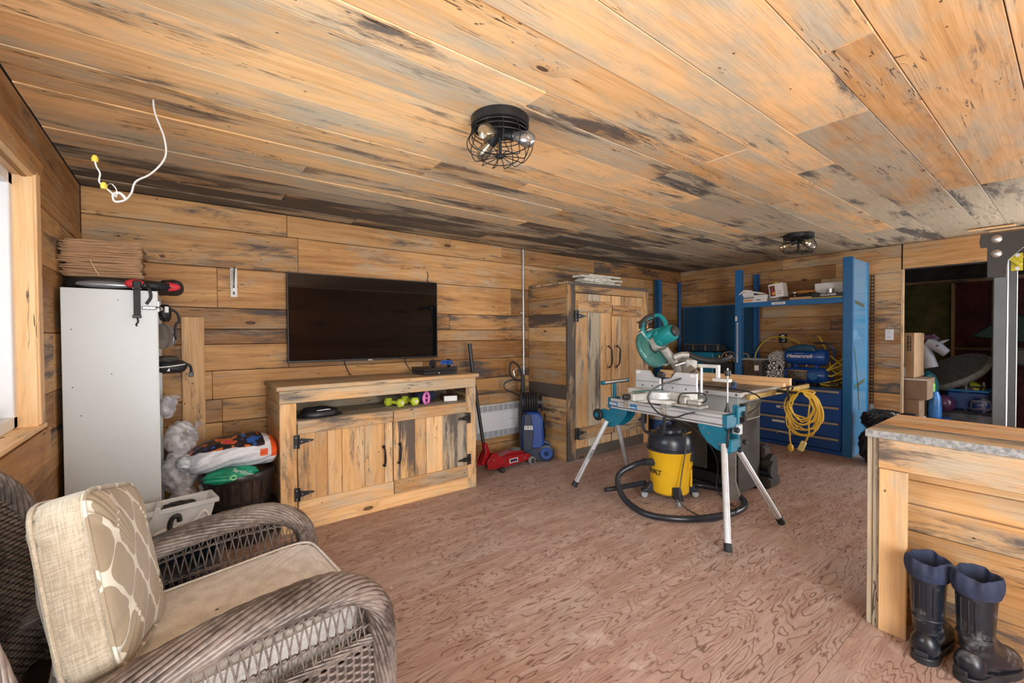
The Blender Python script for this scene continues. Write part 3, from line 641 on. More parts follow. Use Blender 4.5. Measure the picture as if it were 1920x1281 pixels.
# ================================================================ half-height bench on the right
t_ = thing('plank_counter', 'reclaimed wood counter with a grey edged top at the right side', 'counter', (2.8, -.3, 0))
def W_(p): return Vector(p)-Vector((2.8, -.3, 0))
YB = -1.15; HT = .915
pk(t_, (2.515, .60, HT-.032), (0, -1, 0), A, 1.75, .20, .032, wcol(.22, .45, .52, .45), 'top_board')
pk(t_, (2.717, .60, HT-.032), (0, -1, 0), A, 1.75, .19, .032, wcol(.0, .1, .60, .45), 'top_board')
pk(t_, (2.909, .60, HT-.032), (0, -1, 0), A, 1.75, .18, .032, wcol(.0, .1, .60, .45), 'top_board')
GREY_EDGE = pbr('weathered_edge', (.27, .28, .28), .8, vary=.35, vs=60, bs=.7, bscale=120)
obj('edge_strip', MB().box(W_((2.511, YB, HT-.034)), W_((2.5155, .601, HT-.001)), .001), GREY_EDGE, t_)
pk(t_, (2.54, .555, .745), (0, -1, 0), Zv, 1.70, .136, .022, wcol(.14, .14, .55, .46), 'apron_board')
pk(t_, (2.54, .552, 0), Zv, (0, -1, 0), .742, .098, -.022, wcol(.04, .12, .44, .46), 'post_board')
pk(t_, (2.540, .578, 0), Zv, A, .878, .46, -.022 if 0 else .022, wcol(.1, .75, .50, .4), 'end_board')
pk(t_, (2.536, .576, 0), Zv, (0, -1, 0), .878, .022, .003 * -1, wcol(.15, .8, .5, .4), 'end_edge')
zs = [0, .165, .44, .565, .675, .76]
ss = [.10, .22, .26, .15, .1]
for i in range(5): pk(t_, (2.70 if i < 3 else 2.706, .552, zs[i]+.001), (0, -1, 0), Zv, 1.70, zs[i+1]-zs[i]-.0035, .022, wcol(ss[i], .12, .50, .55), 'back_plank')
for y in (-.2, -1.1): pk(t_, (2.56, y, 0), Zv, (0, -1, 0), .742, .09, -.03, wcol(), 'inner_post')
for o in t_.children:
    pass
# ================================================================ boots
RUB = pbr('black_rubber', (.018, .020, .026), .45, vary=.5, vs=14, bs=.25, bscale=35); DUST = None
def rubber_dusty():
    m, t, b = newmat('dusty_rubber'); co = objco(t)
    n = noise(t, co, 9, 7, .72); n2 = noise(t, vadd(t, co, (3, 1, 2)), 28, 5, .7)
    f = band(t, math_(t, 'ADD', math_(t, 'MULTIPLY', n, .7), math_(t, 'MULTIPLY', n2, .3)), .50, .68)
    lk(t, mix(t, math_(t, 'MULTIPLY', f, .65), (.010, .013, .020), (.26, .26, .26)), b.inputs['Base Color'])
    lk(t, mix(t, f, (.30, .30, .30), (.75, .75, .75)), b.inputs['Roughness']); lk(t, bump(t, n2, .2, .003), b.inputs['Normal']); return m
DR = rubber_dusty(); NVC = pbr('navy_lining', (.018, .028, .065), .75, vary=.3, vs=10, bs=.3, bscale=120)
def boot(loc, rz, label, seed):
    t = thing('rubber_boot', label, 'boot', loc, rz, 'rubber boots by the counter')
    # local +x = toe.  ring sections along shaft then foot
    secs = [  # (cx, cz, rx, ry, tiltaxis)
        (-.005, .318, .066, .060, 0), (-.006, .28, .064, .058, 0), (-.008, .22, .060, .055, 0), (-.008, .17, .057, .052, 5), (-.002, .135, .058, .050, 15), (.012, .108, .064, .050, 32), (.040, .085, .068, .050, 52),
        (.085, .067, .056, .050, 72), (.135, .053, .046, .052, 85), (.175, .046, .040, .046, 92), (.198, .042, .022, .028, 95)]
    n = 28; vs = []
    for (cx, cz, rx, ry, tl) in secs:
        a = radians(tl)
        for i in range(n):
            q = 2*pi*i/n; px = rx*cos(q); py = ry*sin(q)
            x = cx+px*cos(a)*1.0; z = cz+px*sin(a) * 1.0
            vs.append((x, py, max(.022, z)))
    fs = [(j*n+i, j*n+(i+1) % n, (j+1)*n+(i+1) % n, (j+1)*n+i)[::-1] for j in range(len(secs)-1) for i in range(n)]; fs.append(tuple((len(secs)-1)*n+i for i in range(n))[::-1])
    mb = MB().add(vs, fs); mb.ell((-.035, 0, .055), (.045, .048, .05), 20, 12)
    b = obj('upper', mb, DR, t, ang=60)
    so = [(.055*cos(a)-.035, .046*sin(a)) for a in [pi/2+pi*i/12 for i in range(13)]]+[(.03, -.042), (.08, -.050), (.135, -.054), (.175, -.048), (.20, -.030), (.208, 0), (.20, .030), (.175, .048), (.135, .054), (.08, .050), (.03, .042)]
    obj('sole', MB().prism(so, .026, (0, 0, 0), (1, 0, 0), (0, 1, 0)), RUB, t, bev=.004)
    obj('heel_tab', MB().box((-.094, -.022, .030), (-.083, .022, .048), .002), RUB, t)
    for k, (z, r) in enumerate(((.155, .0575), (.045, .056))):
        obj('welt', MB().tube([(-.006-.0*k+r*cos(a)*(1.0 if a else 1), r*.93*sin(a), z) for a in [pi/2+pi*i/14 for i in range(15)]], .003, 6), RUB, t)
    for y in (-.03, -.012, .012, .03): obj('shaft_rib', MB().tube([(-.006-sqrt(max(0, .0605**2-y*y)), y, .17), (-.006-sqrt(max(0, .063**2-y*y)), y, .23), (-.004-sqrt(max(0, .066**2-y*y)), y, .285)], .0022, 6), RUB, t)
    rd = random.Random(seed); ph = rd.uniform(0, 6)
    def cuff(u, v):
        a = 2*pi*u; w = .0055*sin(7*a+ph)+.004*sin(12*a+2*ph)
        if v < .5: q = v/.5; r = .070+.010*sin(pi*q)+w*q; z = .298+.075*q+.006*sin(3*a+ph)*q
        else: q = (v-.5)/.5; r = .070+w*(1-q)-.016*q; z = .373+.006*sin(3*a+ph)*(1-q)-.10*q+.012*sin(pi*q)
        return (-.005+r*cos(a)*1.03, r*.94*sin(a), z)
    obj('lining_cuff', MB().grid(cuff, 56, 14, cu=True), NVC, t, sub=1, ang=180)
    obj('footbed', MB().cyl((-.005, 0, .10), (-.005, 0, .12), .048, n=20), BLK, t)
    t.scale = (1, 1, 1.14); return t
boot((2.478, .378, 0), radians(-4), 'black rubber boot with navy cuff, left one of the pair, against the post', 1)
boot((2.468, .236, 0), radians(-24), 'black rubber boot with navy cuff, right one of the pair by the counter', 2)
# ================================================================ workshop things by the back wall
HTR = pbr('heater_enamel', (.66, .70, .74), .4, vary=.03); SLOT = pbr('slot_dark', (.10, .11, .12), .7, vary=0)
t_ = thing('wall_heater', 'white electric convector heater on the board wall above the red trolley jack', 'heater', (2.77, 3.945, .24))
obj('casing', MB().box((-.31, -.075, .0), (.31, -.0, .36), .006), HTR, t_)
obj('front_panel', MB().box((-.305, -.082, .075), (.285, -.073, .275), .002), HTR, t_)
for z0 in (.012, .29):
    for i in range(6):
        obj('louvre', MB().box((-.30, -.079, z0+i*.0105), (.262, -.0745, z0+i*.0105+.0045)), SLOT if 1 else HTR, t_)
    for i in range(9): obj('louvre_web', MB().box((-.30+i*.0695, -.0805, z0-.004), (-.293+i*.0695, -.074, z0+.066)), HTR, t_)
obj('thermostat', MB().box((.27, -.080, .30), (.30, -.073, .33), .002), SLOT, t_)
bars(t_, .06, .008, 1, (.17, -.0825, .185), (1, 0, 0), (0, 0, 1), SLOT)
# red trolley jack
RED = pbr('red_enamel', (.30, .008, .014), .35, vary=.15, coat=.3); GREYW = pbr('grey_wheel', (.22, .23, .23), .5, .3)
t_ = thing('trolley_jack', 'red trolley jack on the floor under the white heater, handle leaning on the wall', 'jack', (2.60, 3.56, 0), radians(3))
for y in (-.085, .085):
    obj('side_frame', MB().prism([(-.27, .05), (-.28, .13), (-.22, .20), (-.16, .20), (-.13, .155), (.24, .125), (.30, .095), (.30, .055), (.22, .05), (-.05, .035)], .006, (0, y, 0)), RED, t_, bev=.003)
    for x, z in ((-.20, .14), (-.07, .11), (.11, .065), (.20, .085)): obj('bolt', MB().cyl((x, y-.012 if y < 0 else y, z), (x, y if y < 0 else y+.012, z), .009, n=10), STEEL, t_)
obj('lift_arm', MB().prism([(-.12, .13), (.05, .165), (.20, .155), (.24, .135), (.20, .115), (-.1, .10)], .11, (0, .055, 0)), RED, t_, bev=.006)
obj('saddle', MB().lathe([(.0, 0), (.05, .0), (.055, .012), (.045, .012), (.03, .006), (0, .006)], (.16, 0, .158), 20), GREYW, t_)
obj('cylinder', MB().cyl((-.2, 0, .09), (.0, 0, .08), .035, n=20), BLKM, t_)
for y in (-.115, .115):
    w_ = obj('wheel', MB().lathe([(.0, -.016), (.040, -.016), (.045, -.010), (.045, .010), (.040, .016), (0, .016)], (.285, y, .045), 24, (0, 1, 0)), GREYW, t_)
    obj('wheel_hub', MB().cyl((.285, y-.018, .045), (.285, y+.018, .045), .024, n=16), BLK, w_); obj('axle', MB().cyl((.285, y-.022, .045), (.285, y+.022, .045), .008, n=10), STEEL, w_)
    w_ = obj('caster', MB().lathe([(.0, -.010), (.028, -.010), (.030, .0), (.028, .010), (0, .010)], (-.12, y*1.05, .030), 20, (0, 1, 0)), BLK, t_)
    obj('caster_hub', MB().cyl((-.12, y*1.05-.014, .03), (-.12, y*1.05+.014, .03), .008, n=10), STEEL, w_)
obj('caster_frame', MB().prism([(-.18, .05), (-.07, .05), (-.05, .075), (-.20, .075)], .20, (0, .10, 0)), RED, t_, bev=.003)
obj('handle_yoke', MB().prism([(-.30, .10), (-.24, .08), (-.19, .20), (-.235, .30), (-.26, .29), (-.25, .2)], .06, (0, .03, 0)), RED, t_, bev=.004)
obj('pump_handle', MB().cyl((-.235, .0, .16), (-.262, .17, 1.00), .017, n=14), BLKM, t_); obj('grip', MB().cyl((-.262, .168, .99), (-.270, .205, 1.27), .021, n=14), BLK, t_)
obj('warning_label', MB().box((.0, -.093, .065), (.11, -.0915, .108)), WHT, t_); obj('label_print', MB().box((.008, -.094, .071), (.102, -.0928, .102)), pbr('dark_print', (.05, .02, .06), .6), t_)
# blue pressure washer
BL1 = pbr('washer_blue', (.010, .055, .25), .35, vary=.15, coat=.2); BL2 = pbr('washer_dark', (.015, .022, .045), .45, vary=.2)
t_ = thing('pressure_washer', 'blue pressure washer with black hose reel standing between the heater and tall cabinet', 'washer', (3.04, 3.63, 0), radians(-38))
prof = [(-.12, .05), (.12, .05), (.13, .16), (.125, .40), (.10, .50), (.03, .53), (-.08, .53), (-.12, .46), (-.13, .2)]
obj('body', MB().prism([(-.115, .06), (.115, .06), (.125, .2), (.11, .46), (.07, .525), (-.07, .525), (-.11, .46), (-.125, .2)], .20, (0, .10, 0)), BL1, t_, bev=.025, ang=60)
obj('front_shell', MB().prism([(-.10, .10), (-.01, .12), (.01, .30), (-.02, .51), (-.085, .51), (-.11, .3)], .022, (0, -.10, 0)), BL2, t_, bev=.008)
obj('base', MB().prism([(-.13, .0), (.13, .0), (.14, .09), (.10, .15), (-.12, .14), (-.145, .05)], .23, (0, .115, 0)), BL2, t_, bev=.012)
obj('name_plate', MB().box((-.09, -.127, .345), (.0, -.1215, .385), .001), WHT, t_); bars(t_, .08, .034, 2, (-.045, -.1275, .365), (1, 0, 0), (0, 0, 1), BL2)
for s in (1, -1):
    w_ = obj('wheel', MB().lathe([(.02, -.022), (.070, -.022), (.088, -.014), (.09, .0), (.088, .014), (.070, .022), (.02, .022)], (.145 if s > 0 else .145, s*-.10+.0, .09), 32, (0, 1, 0)), BL2, t_)
    obj('rim', MB().lathe([(.032, -.025), (.062, -.026), (.066, -.02), (.03, -.012)], (.145, s*-.10-.001 if s > 0 else .10, .09), 28, (0, 1, 0)), BL1, w_)
    obj('hub', MB().cyl((.145, s*-.10-.026, .09), (.145, s*-.10+.026, .09), .028, n=20), BL2, w_)
fr = MB().tube([(-.13, -.11, .10), (-.135, -.11, .45), (-.12, -.10, .72), (-.12, .10, .72), (-.135, .11, .45), (-.13, .11, .10)], .012, sub=4); obj('frame_handle', fr, BLK, t_)
for i in range(6):
    r_ = .10+.004*(i % 3); obj('hose_turn', MB().tube([(-.06+.026*i-.02, r_*cos(a)*.9, .62+r_*sin(a)) for a in [2*pi*k/24 for k in range(24)]], .0115, 8, closed=True), BLK, t_)
obj('reel', MB().cyl((-.10, 0, .62), (.10, 0, .62), .065, n=24), BLK, t_)
for x in (-.10, .10): obj('reel_flange', MB().cyl((x-.005, 0, .62), (x+.005, 0, .62), .105, n=28), BL2, t_)
for i in range(5):
    rz_ = .135-.012*i; obj('cord_turn', MB().tube([(.132+.008*(i % 2), .055*cos(a)*(1+.06*i)-.02, .36+rz_*sin(a)) for a in [2*pi*k/24 for k in range(24)]], .006, 6, closed=True), BLK, t_)
obj('cord_hook', MB().box((.12, -.03, .33), (.16, .0, .35), .004).box((.12, -.03, .345), (.15, -.0, .41), .004), BLK, t_)
obj('cable_tie', MB().box((.138, -.035, .355), (.15, .005, .375), .003), WHT, t_)
g_ = obj('spray_gun', MB().tube([(-.10, .02, .50), (-.105, .03, .74), (-.10, .04, .86), (-.11, .045, .93)], lambda u: .019+.006*sin(pi*u), 10, sub=5), BLK, t_)
obj('trigger_guard', MB().tube([(-.105, .04, .90), (-.14, .03, 1.0), (-.20, .0, 1.06), (-.235, -.02, 1.04), (-.245, -.025, .97), (-.22, -.01, .90), (-.15, .02, .86), (-.11, .04, .87)], .011, 8, sub=5), BLK, g_)
obj('trigger', MB().tube([(-.16, .02, .99), (-.20, .0, .96), (-.19, .0, .91)], .007, 8, sub=4), STEEL, g_)
obj('gun_hose', MB().tube([(-.12, .03, .85), (-.22, -.02, .865), (-.30, -.06, .83), (-.29, -.06, .77), (-.21, -.02, .73), (-.12, .02, .68)], .008, 8, sub=6), BLK, t_)
# ================================================================ mitre saw stand
TEAL = pbr('teal_enamel', (.005, .155, .25), .42, vary=.12, coat=.15); TEALB = pbr('bright_teal', (.004, .22, .235), .4, vary=.1)
ALU = pbr('brushed_aluminium', (.62, .65, .68), .40, .35, vary=.10, vs=14, stretch=(1, .2, 1)); CAST = pbr('cast_metal', (.42, .41, .37), .5, .35, vary=.25, vs=20, bs=.2)
RUBB = pbr('rubber_foot', (.012, .014, .018), .6)
DECB = pbr('decal_blue', (.01, .18, .42), .4, vary=0)
t_ = thing('saw_stand', 'folding metal saw stand with teal brackets and four aluminium legs', 'stand', (3.02, 2.0, 0))
# local x,y = world offsets (no rotation); rail runs mostly along y
def RP(s, off=0): # point on rail axis, s = world y
    return (3.0+(s-1.45)*.045-3.02+off, s-2.0)
a0 = RP(1.45); a1 = RP(2.53)
ry = Vector((a1[0]-a0[0], a1[1]-a0[1], 0)).normalized(); rx = Vector((ry.y, -ry.x, 0))
def rail(x0, x1, z0, z1, s0=1.45, s1=2.53, name='rail', mat=None, ch=.003, label=None):
    o = Vector((*RP(s0), 0)); L = (Vector((*RP(s1), 0))-o).length
    M = Matrix((rx, ry, Vector((0, 0, 1)))).transposed().to_4x4(); M.translation = o
    return obj(name, MB().box((x0, 0, z0), (x1, L, z1), ch, M), mat or ALU, t_)
rail(-.065, .065, .735, .752, name='rail_deck'); rl = rail(-.068, -.045, .715, .80); rail(.045, .068, .715, .80); rail(-.060, -.02, .752, .765, name='rail_rib'); rail(-.0705, -.068, .728, .736, name='rail_groove', mat=SLOT); rail(-.0705, -.068, .775, .779, name='rail_groove', mat=SLOT)
rail(-.02, .03, .752, .7565, 1.52, 2.1, 'tape_scale', pbr('yellow_scale', (.62, .58, .10), .5, vary=.15, vs=120)); rail(-.0465, -.0445, .7995, .802, 1.5, 2.0, 'rail_lip')
for s in (1.46, 2.50): rail(-.07, .07, .712, .803, s-.02, s+.02, 'rail_end_cap', TEAL, .004)
rail(-.0712, -.0695, .738, .772, 2.405, 2.50, 'maker_decal', DECB, 0); rail(-.0712, -.0695, .738, .772, 2.20, 2.33, 'maker_decal', DECB, 0)
text(t_, 'Makita', .030, Vector((*RP(2.452), .756))-rx*.0725, -ry, (0, 0, 1), WHT, bold=.0006); bars(t_, .06, .014, 1, Vector((*RP(2.24), .750))-rx*.0722, -ry, (0, 0, 1), WHT)
# leg brackets
def gusset(s, sgn, x):
    o = Vector((*RP(s), 0))+rx*x
    return MB().prism([(0, .715), (.19*sgn, .715), (.17*sgn, .66), (.12*sgn, .60), (.05*sgn, .555), (-.05*sgn, .535), (-.06*sgn, .62)], .005, o, ry, (0, 0, 1))
for s, sg in ((1.48, 1), (2.50, -1)):
    for x in (-.06, .06):
        g = obj('leg_bracket', gusset(s, sg, x), TEAL, t_, bev=.002)
        for dy, z in ((.02, .60), (.10, .66), (.14, .69)):
            q = Vector((*RP(s+sg*dy), z))+rx*(x+(-.001 if x < 0 else .005)); obj('bolt', MB().cyl(q-rx*.006, q+rx*.006, .006, n=10), STEEL, g)
    o = Vector((*RP(s-sg*.03), 0)); obj('pivot_block', MB().box((-.062, -.035, .55), (.062, .035, .64), .008, Matrix.Translation(o)), TEAL, t_)
for k, (f, top) in enumerate((((2.75, 2.71), (2.955, 2.51)), ((3.55, 2.75), (3.09, 2.52)), ((2.65, 1.30), (2.945, 1.475)), ((3.36, 1.27), (3.05, 1.46)))):
    p0 = Vector((top[0]-3.02, top[1]-2.0, .60)); p1 = Vector((f[0]-3.02, f[1]-2.0, .018)); d = (p1-p0)
    lg = obj('leg', MB().cyl(p0, p0+d*.95, .0205, n=20), ALU, t_); obj('leg_groove', MB().cyl(p0+Vector((-.0, -.0, 0))-rx*.0155+Vector((0,-.008,0)), p0+d*.945-rx*.0155+Vector((0,-.008,0)), .006, n=8), STEEL, lg)
    obj('rubber_tip', MB().cyl(p0+d*.93, p1, .024, .026, n=20), RUBB, lg)
    if k == 0:
        uu = (-d).normalized(); nv = Vector((-.70, -.71, 0)); nv = (nv-uu*nv.dot(uu)).normalized()
        text(t_, 'makita', .034, p0+d*.50+nv*.0213, uu, nv.cross(uu), BLK, bold=.0006)
# wheel at the left end, roller support, clamp posts
q = Vector((*RP(2.63), .635))
w_ = obj('wheel', MB().lathe([(.012, -.018), (.045, -.018), (.052, -.01), (.052, .01), (.045, .018), (.012, .018)], q-rx*.075, 28, rx), RUBB, t_); obj('wheel_hub', MB().cyl(q-rx*.096, q-rx*.055, .022, n=20), TEAL, w_)
obj('axle', MB().cyl(q-rx*.09, q+rx*.09, .008, n=10), STEEL, t_); obj('wheel_fork', MB().prism([(-.06, -.02), (.02, -.025), (.13, -.05), (.13, .05), (.05, .06), (-.04, .02)], .006, q-rx*.05, -ry, (0, 0, 1)), TEAL, t_, bev=.002)
q = Vector((*RP(2.50), .79))
obj('roller_post', MB().box((-.014, -.014, -.05), (.014, .014, .135), .003, Matrix.Translation(q)), TEAL, t_)
ro = obj('roller', MB().cyl(q+Vector((-.10, .05, .140))+Vector((.02,0,0)), q+Vector((.10, -.05, .160)), .018, n=20), STEEL, t_)
for e in (-1, 1): obj('roller_cap', MB().cyl(q+Vector((-.10*1.0, .05, .140))+Vector((.02,0,0)) if e < 0 else q+Vector((.10, -.05, .160)), q+Vector((-.105, .06, .138)) if e < 0 else q+Vector((.112, -.056, .162)), .0195, n=20), TEAL, ro)
q = Vector((*RP(1.47), 0))+rx*.0
obj('end_post', MB().box((.05, -.04, .60), (.075, .0, .86), .003, Matrix.Translation(q)), TEAL, t_); obj('end_plate', MB().box((.03, -.05, .78), (.14, -.035, .85), .003, Matrix.Translation(q)), TEAL, t_)
obj('slide_block', MB().box((.04, -.055, .66), (.085, -.0, .73), .004, Matrix.Translation(q)), ALU, t_)
for dx, z in ((.0, .70), (.10, .80), (.12, .60), (.04, .56)):
    obj('lock_knob', MB().lathe([(.0, -.015), (.016, -.015), (.019, -.005), (.016, .012), (0, .014)], q+Vector((dx, -.055, z)), 16, (0, 1, 0)), RUBB, t_)
obj('lever', MB().tube([q+Vector((-.04, -.02, .72)), q+Vector((-.07, -.03, .66)), q+Vector((-.065, -.02, .58))], .008, sub=4), RUBB, t_)
# tool clamps under the saw + carry handle
for s in (2.30, 1.93):
    o = Vector((*RP(s), 0)); c_ = obj('mount_clamp', MB().box((-.09, -.03, .80), (.12, .03, .822), .003, Matrix.Translation(o)).box((-.085, -.025, .74), (-.07, .025, .80), .002, Matrix.Translation(o)), CAST, t_)
o = Vector((*RP(2.1), 0))
obj('carry_handle', MB().tube([o+rx*-.03+Vector((0, .07, .72)), o+rx*-.03+Vector((0, .065, .60)), o+rx*-.03+Vector((0, .03, .56)), o+rx*-.03+Vector((0, -.09, .56)), o+rx*-.03+Vector((0, -.125, .60)), o+rx*-.03+Vector((0, -.13, .72))], .013, 8, sub=4), RUBB, t_)
# ================================================================ mitre saw
CLEAR = glass_mat('clear_guard_teal', (.62, .92, .90), .05, 1.9)
_t = CLEAR.node_tree; _o = _t.nodes['Material Output']; _p = _t.nodes['Principled BSDF']; _p.inputs['Base Color'].default_value = (.14, .52, .47, 1); _p.inputs['Roughness'].default_value = .2
_m = nd(_t, 'ShaderNodeMixShader', i0=.36, i1=_o.inputs[0].links[0].from_socket, i2=_p.outputs[0]); lk(_t, _m.outputs[0], _o.inputs[0]); LGREY = pbr('light_cast', (.62, .63, .60), .45, .2, vary=.15, vs=12)
BLACKSM = pbr('saw_black', (.03, .03, .032), .4)
t_ = thing('mitre_saw', 'sliding mitre saw with teal motor and clear blade guard, on the teal folding stand', 'saw', (3.05, 2.05, .822))
B0 = (3.05, 2.05, .822)
bs = obj('base', MB().prism([(-.16, -.05), (-.20, .05), (-.16, .20), (.05, .26), (.20, .26), (.22, .1), (.22, -.1), (.20, -.26), (.05, -.28), (-.12, -.22)], .03, (0, 0, 0), (1, 0, 0), (0, 1, 0)), LGREY, t_, bev=.006)
for s in (-1, 1): obj('side_table', MB().box((-.06, s*.14, .03), (.10, s*.27, .085), .004), LGREY, t_)
tt = obj('turntable', MB().lathe([(.0, 0), (.15, 0), (.155, .004), (.155, .05), (.15, .056), (0, .056)], (0, 0, .030), 48), ALU, t_)
obj('table_arm', MB().box((-.30, -.055, .02), (-.10, .055, .075), .008, Matrix.Rotation(radians(-14), 4, 'Z')), LGREY, tt)
obj('kerf_board', MB().box((-.26, -.022, .084), (.06, .022, .0885), .001, Matrix.Rotation(radians(-14), 4, 'Z')), pbr('teal_insert', (.03, .20, .20), .5), tt)
obj('angle_scale', MB().lathe([(.156, 0), (.166, .0), (.166, .03), (.156, .03)], (0, 0, .035), 48), pbr('scale_band', (.60, .60, .58), .4, .5, vary=.3, vs=90), tt)
obj('mitre_knob', MB().lathe([(.0, 0), (.022, .0), (.026, .02), (.024, .055), (.014, .065), (0, .065)], (-.285, .07, .05), 20, (-1, .25, 0)), BLACKSM, tt)
for s, y0, y1 in ((1, .015, .25), (-1, -.30, -.015)):
    fn = [(y0, .085), (y1, .085), (y1, .235 if s > 0 else .17), (y1-.09 if s > 0 else y1, .235 if s > 0 else .17), (y0+.07, .18)] if s > 0 else [(y0, .085), (y1, .085), (y1, .175), (y1-.07, .185), (y1-.11, .235), (y0, .235)]
    if s > 0: fn = [(y0, .085), (y1, .085), (y1, .235), (y0+.10, .235), (y0+.06, .185), (y0, .175)]
    f_ = obj('fence', MB().prism(fn, -.022, (.05, 0, 0), (0, 1, 0), (0, 0, 1)), ALU, t_, bev=.002)
    obj('fence_label', MB().box((.026, (y1-.05) if s > 0 else y0+.01, .205), (.0275, (y1-.01) if s > 0 else y0+.05, .228)), WHT, f_)
    for yy in (.3, .7): obj('fence_bolt', MB().cyl((.024, y0+(y1-y0)*yy, .11), (.0285, y0+(y1-y0)*yy, .11), .006, n=8), BLACKSM, f_)
    obj('fence_groove', MB().box((.026, y0+.01, .142), (.0275, y1-.01, .1455)), BLACKSM, f_)
# vertical work clamp at the right end
o = (.04, -.33)
obj('clamp_post', MB().cyl((o[0], o[1], .08), (o[0], o[1], .30), .011, n=14), STEEL, t_); ca = obj('clamp_arm', MB().box((o[0]-.015, o[1]-.14, .285), (o[0]+.015, o[1]+.02, .31), .004), LGREY, t_)
obj('clamp_drop', MB().box((o[0]-.012, o[1]-.14, .20), (o[0]+.012, o[1]-.115, .29), .003).box((o[0]-.03, o[1]-.22, .19), (o[0]+.02, o[1]-.10, .215), .003), LGREY, ca)
obj('clamp_screw', MB().cyl((o[0]-.005, o[1]-.20, .02), (o[0]-.005, o[1]-.20, .29), .006, n=10), STEEL, ca); obj('clamp_knob', MB().lathe([(0, 0), (.02, .0), (.024, .02), (.02, .04), (0, .042)], (o[0]-.005, o[1]-.20, .235), 14), BLACKSM, ca)
obj('clamp_pad', MB().lathe([(0, 0), (.028, 0), (.012, .05), (.008, .08)], (o[0]-.005, o[1]-.20, -.035), 16), BLACKSM, ca)
# side extension clamp in front right
ec = obj('extension_clamp', MB().box((-.14, -.42, .0), (-.02, -.20, .018), .004), CAST, t_)
obj('clamp_body', MB().box((-.12, -.30, .018), (-.05, -.23, .075), .008), CAST, ec); obj('clamp_jaw', MB().box((-.11, -.40, .018), (-.07, -.30, .05), .008), CAST, ec)
obj('clamp_loop', MB().tube([(-.13, -.25, .02), (-.15, -.26, .05), (-.15, -.28, .095), (-.12, -.33, .105), (-.08, -.42, .105), (-.07, -.43, .06), (-.075, -.40, .04)], .006, 6, sub=4), BLACKSM, ec)
# head : local x to operator, y motor, z up
tb = radians(24); HX = Vector((-1, 0, 0)); HY = Vector((0, -cos(tb), sin(tb))); HZ = HX.cross(HY)
HM = Matrix((HX, HY, HZ)).transposed().to_4x4(); HM.translation = Vector((3.13-B0[0], 2.18-B0[1], 1.235-B0[2]))
def hp(name, mb, mat, par=None, **k): return obj(name, mb, mat, par or t_, xf=HM, **k)
bl = hp('blade', MB().cyl((0, -.0015, 0), (0, .0015, 0), .135, n=60), STEEL)
arc = lambda r, a0, a1, n: [(r*cos(a), r*sin(a)) for a in [a0+(a1-a0)*i/n for i in range(n+1)]]
def sector(r, a0, a1, y0, y1, inner=.0):
    pts = arc(r, a0, a1, 28)+(arc(inner, a1, a0, 28) if inner > 0 else [(0, 0)])
    return MB().prism(pts, -(y1-y0), (0, y0, 0), (1, 0, 0), (0, 0, 1))
lg_ = hp('lower_guard', sector(.162, radians(-160), radians(75), -.022, -.018), CLEAR)
hp('guard_rim', MB().grid(lambda u, v: (.163*cos(radians(-160+235*u)), -.022+.044*v, .163*sin(radians(-160+235*u))), 40, 3), CLEAR, lg_, solid=.003)
hp('guard_far_side', sector(.162, radians(-160), radians(75), .018, .022, .05), CLEAR, lg_)
hp('guard_hub', MB().cyl((0, -.03, 0), (0, -.018, 0), .035, n=24), CAST, lg_)
ug = hp('upper_guard', sector(.170, radians(60), radians(205), -.028, .028, .04), LGREY, bev=.004)
hp('guard_top_cover', sector(.176, radians(70), radians(140), -.032, .032, .11), BLACKSM, bev=.006)
gc = hp('gear_case', MB().box((-.07, .02, -.03), (.045, .10, .075), .015), CAST); hp('link_arm', MB().box((-.02, -.045, -.02), (.03, -.03, .12), .006), CAST)
mo = hp('motor', MB().lathe([(.0, 0), (.060, 0), (.068, .012), (.068, .14), (.058, .158), (0, .160)], (0, .09, .045), 32, (0, 1, 0)), TEALB)
hp('motor_collar', MB().box((-.065, .085, -.02), (.065, .15, .11), .02), TEALB, mo); hp('brush_cap', MB().lathe([(0, 0), (.042, 0), (.046, .02), (.03, .035), (0, .036)], (0, .245, .045), 24, (0, 1, 0)), BLACKSM, mo)
hp('rating_plate', MB().box((-.02, .03, .150), (.03, .07, .153)), WHT, mo)
hd = hp('handle_bridge', MB().tube([(.04, .02, .10), (.06, .025, .17), (.03, .05, .235), (-.01, .11, .245), (-.03, .16, .235), (-.03, .19, .17), (-.01, .19, .09)], .019, 10, sub=5, flat=.8), TEALB)
hp('handle_grip', MB().tube([(.06, .02, .18), (.045, .035, .225), (.01, .08, .252), (-.02, .13, .248)], .022, 10, sub=5), BLACKSM, hd); hp('trigger', MB().tube([(.03, .05, .20), (.0, .10, .215)], .012, 8, sub=3), BLACKSM, hd)
hp('body_bridge', MB().tube([(.04, .02, .10), (.0, .10, .11), (-.02, .18, .10)], .028, 10, sub=4), TEALB)
# slide arm down to the base (world offsets)
def bw(x, y, z): return (x-B0[0], y-B0[1], z-B0[2])
ar = obj('arm', MB().tube([bw(3.18, 2.10, 1.24), bw(3.26, 2.06, 1.13), bw(3.33, 2.04, 1.03), bw(3.36, 2.03, .93)], lambda u: .045-.008*u, 12, sub=5, flat=.8), CAST, t_)
for dy in (-.045, .045): obj('slide_rod', MB().cyl(bw(3.18, 2.05+dy, 1.10), bw(3.50, 2.02+dy, 1.15), .014, n=14), STEEL, ar)
obj('rear_carriage', MB().box(bw(3.32, 1.95, .95), bw(3.46, 2.11, 1.16), .02), CAST, t_); obj('bevel_plate', MB().prism([(-.10, 0), (.10, 0), (.07, .12), (-.07, .12)], .03, bw(3.30, 2.03, .90), (0, 1, 0), (0, 0, 1)), pbr('dusty_brown_metal', (.20, .14, .09), .6, .3, vary=.3), t_, bev=.004)
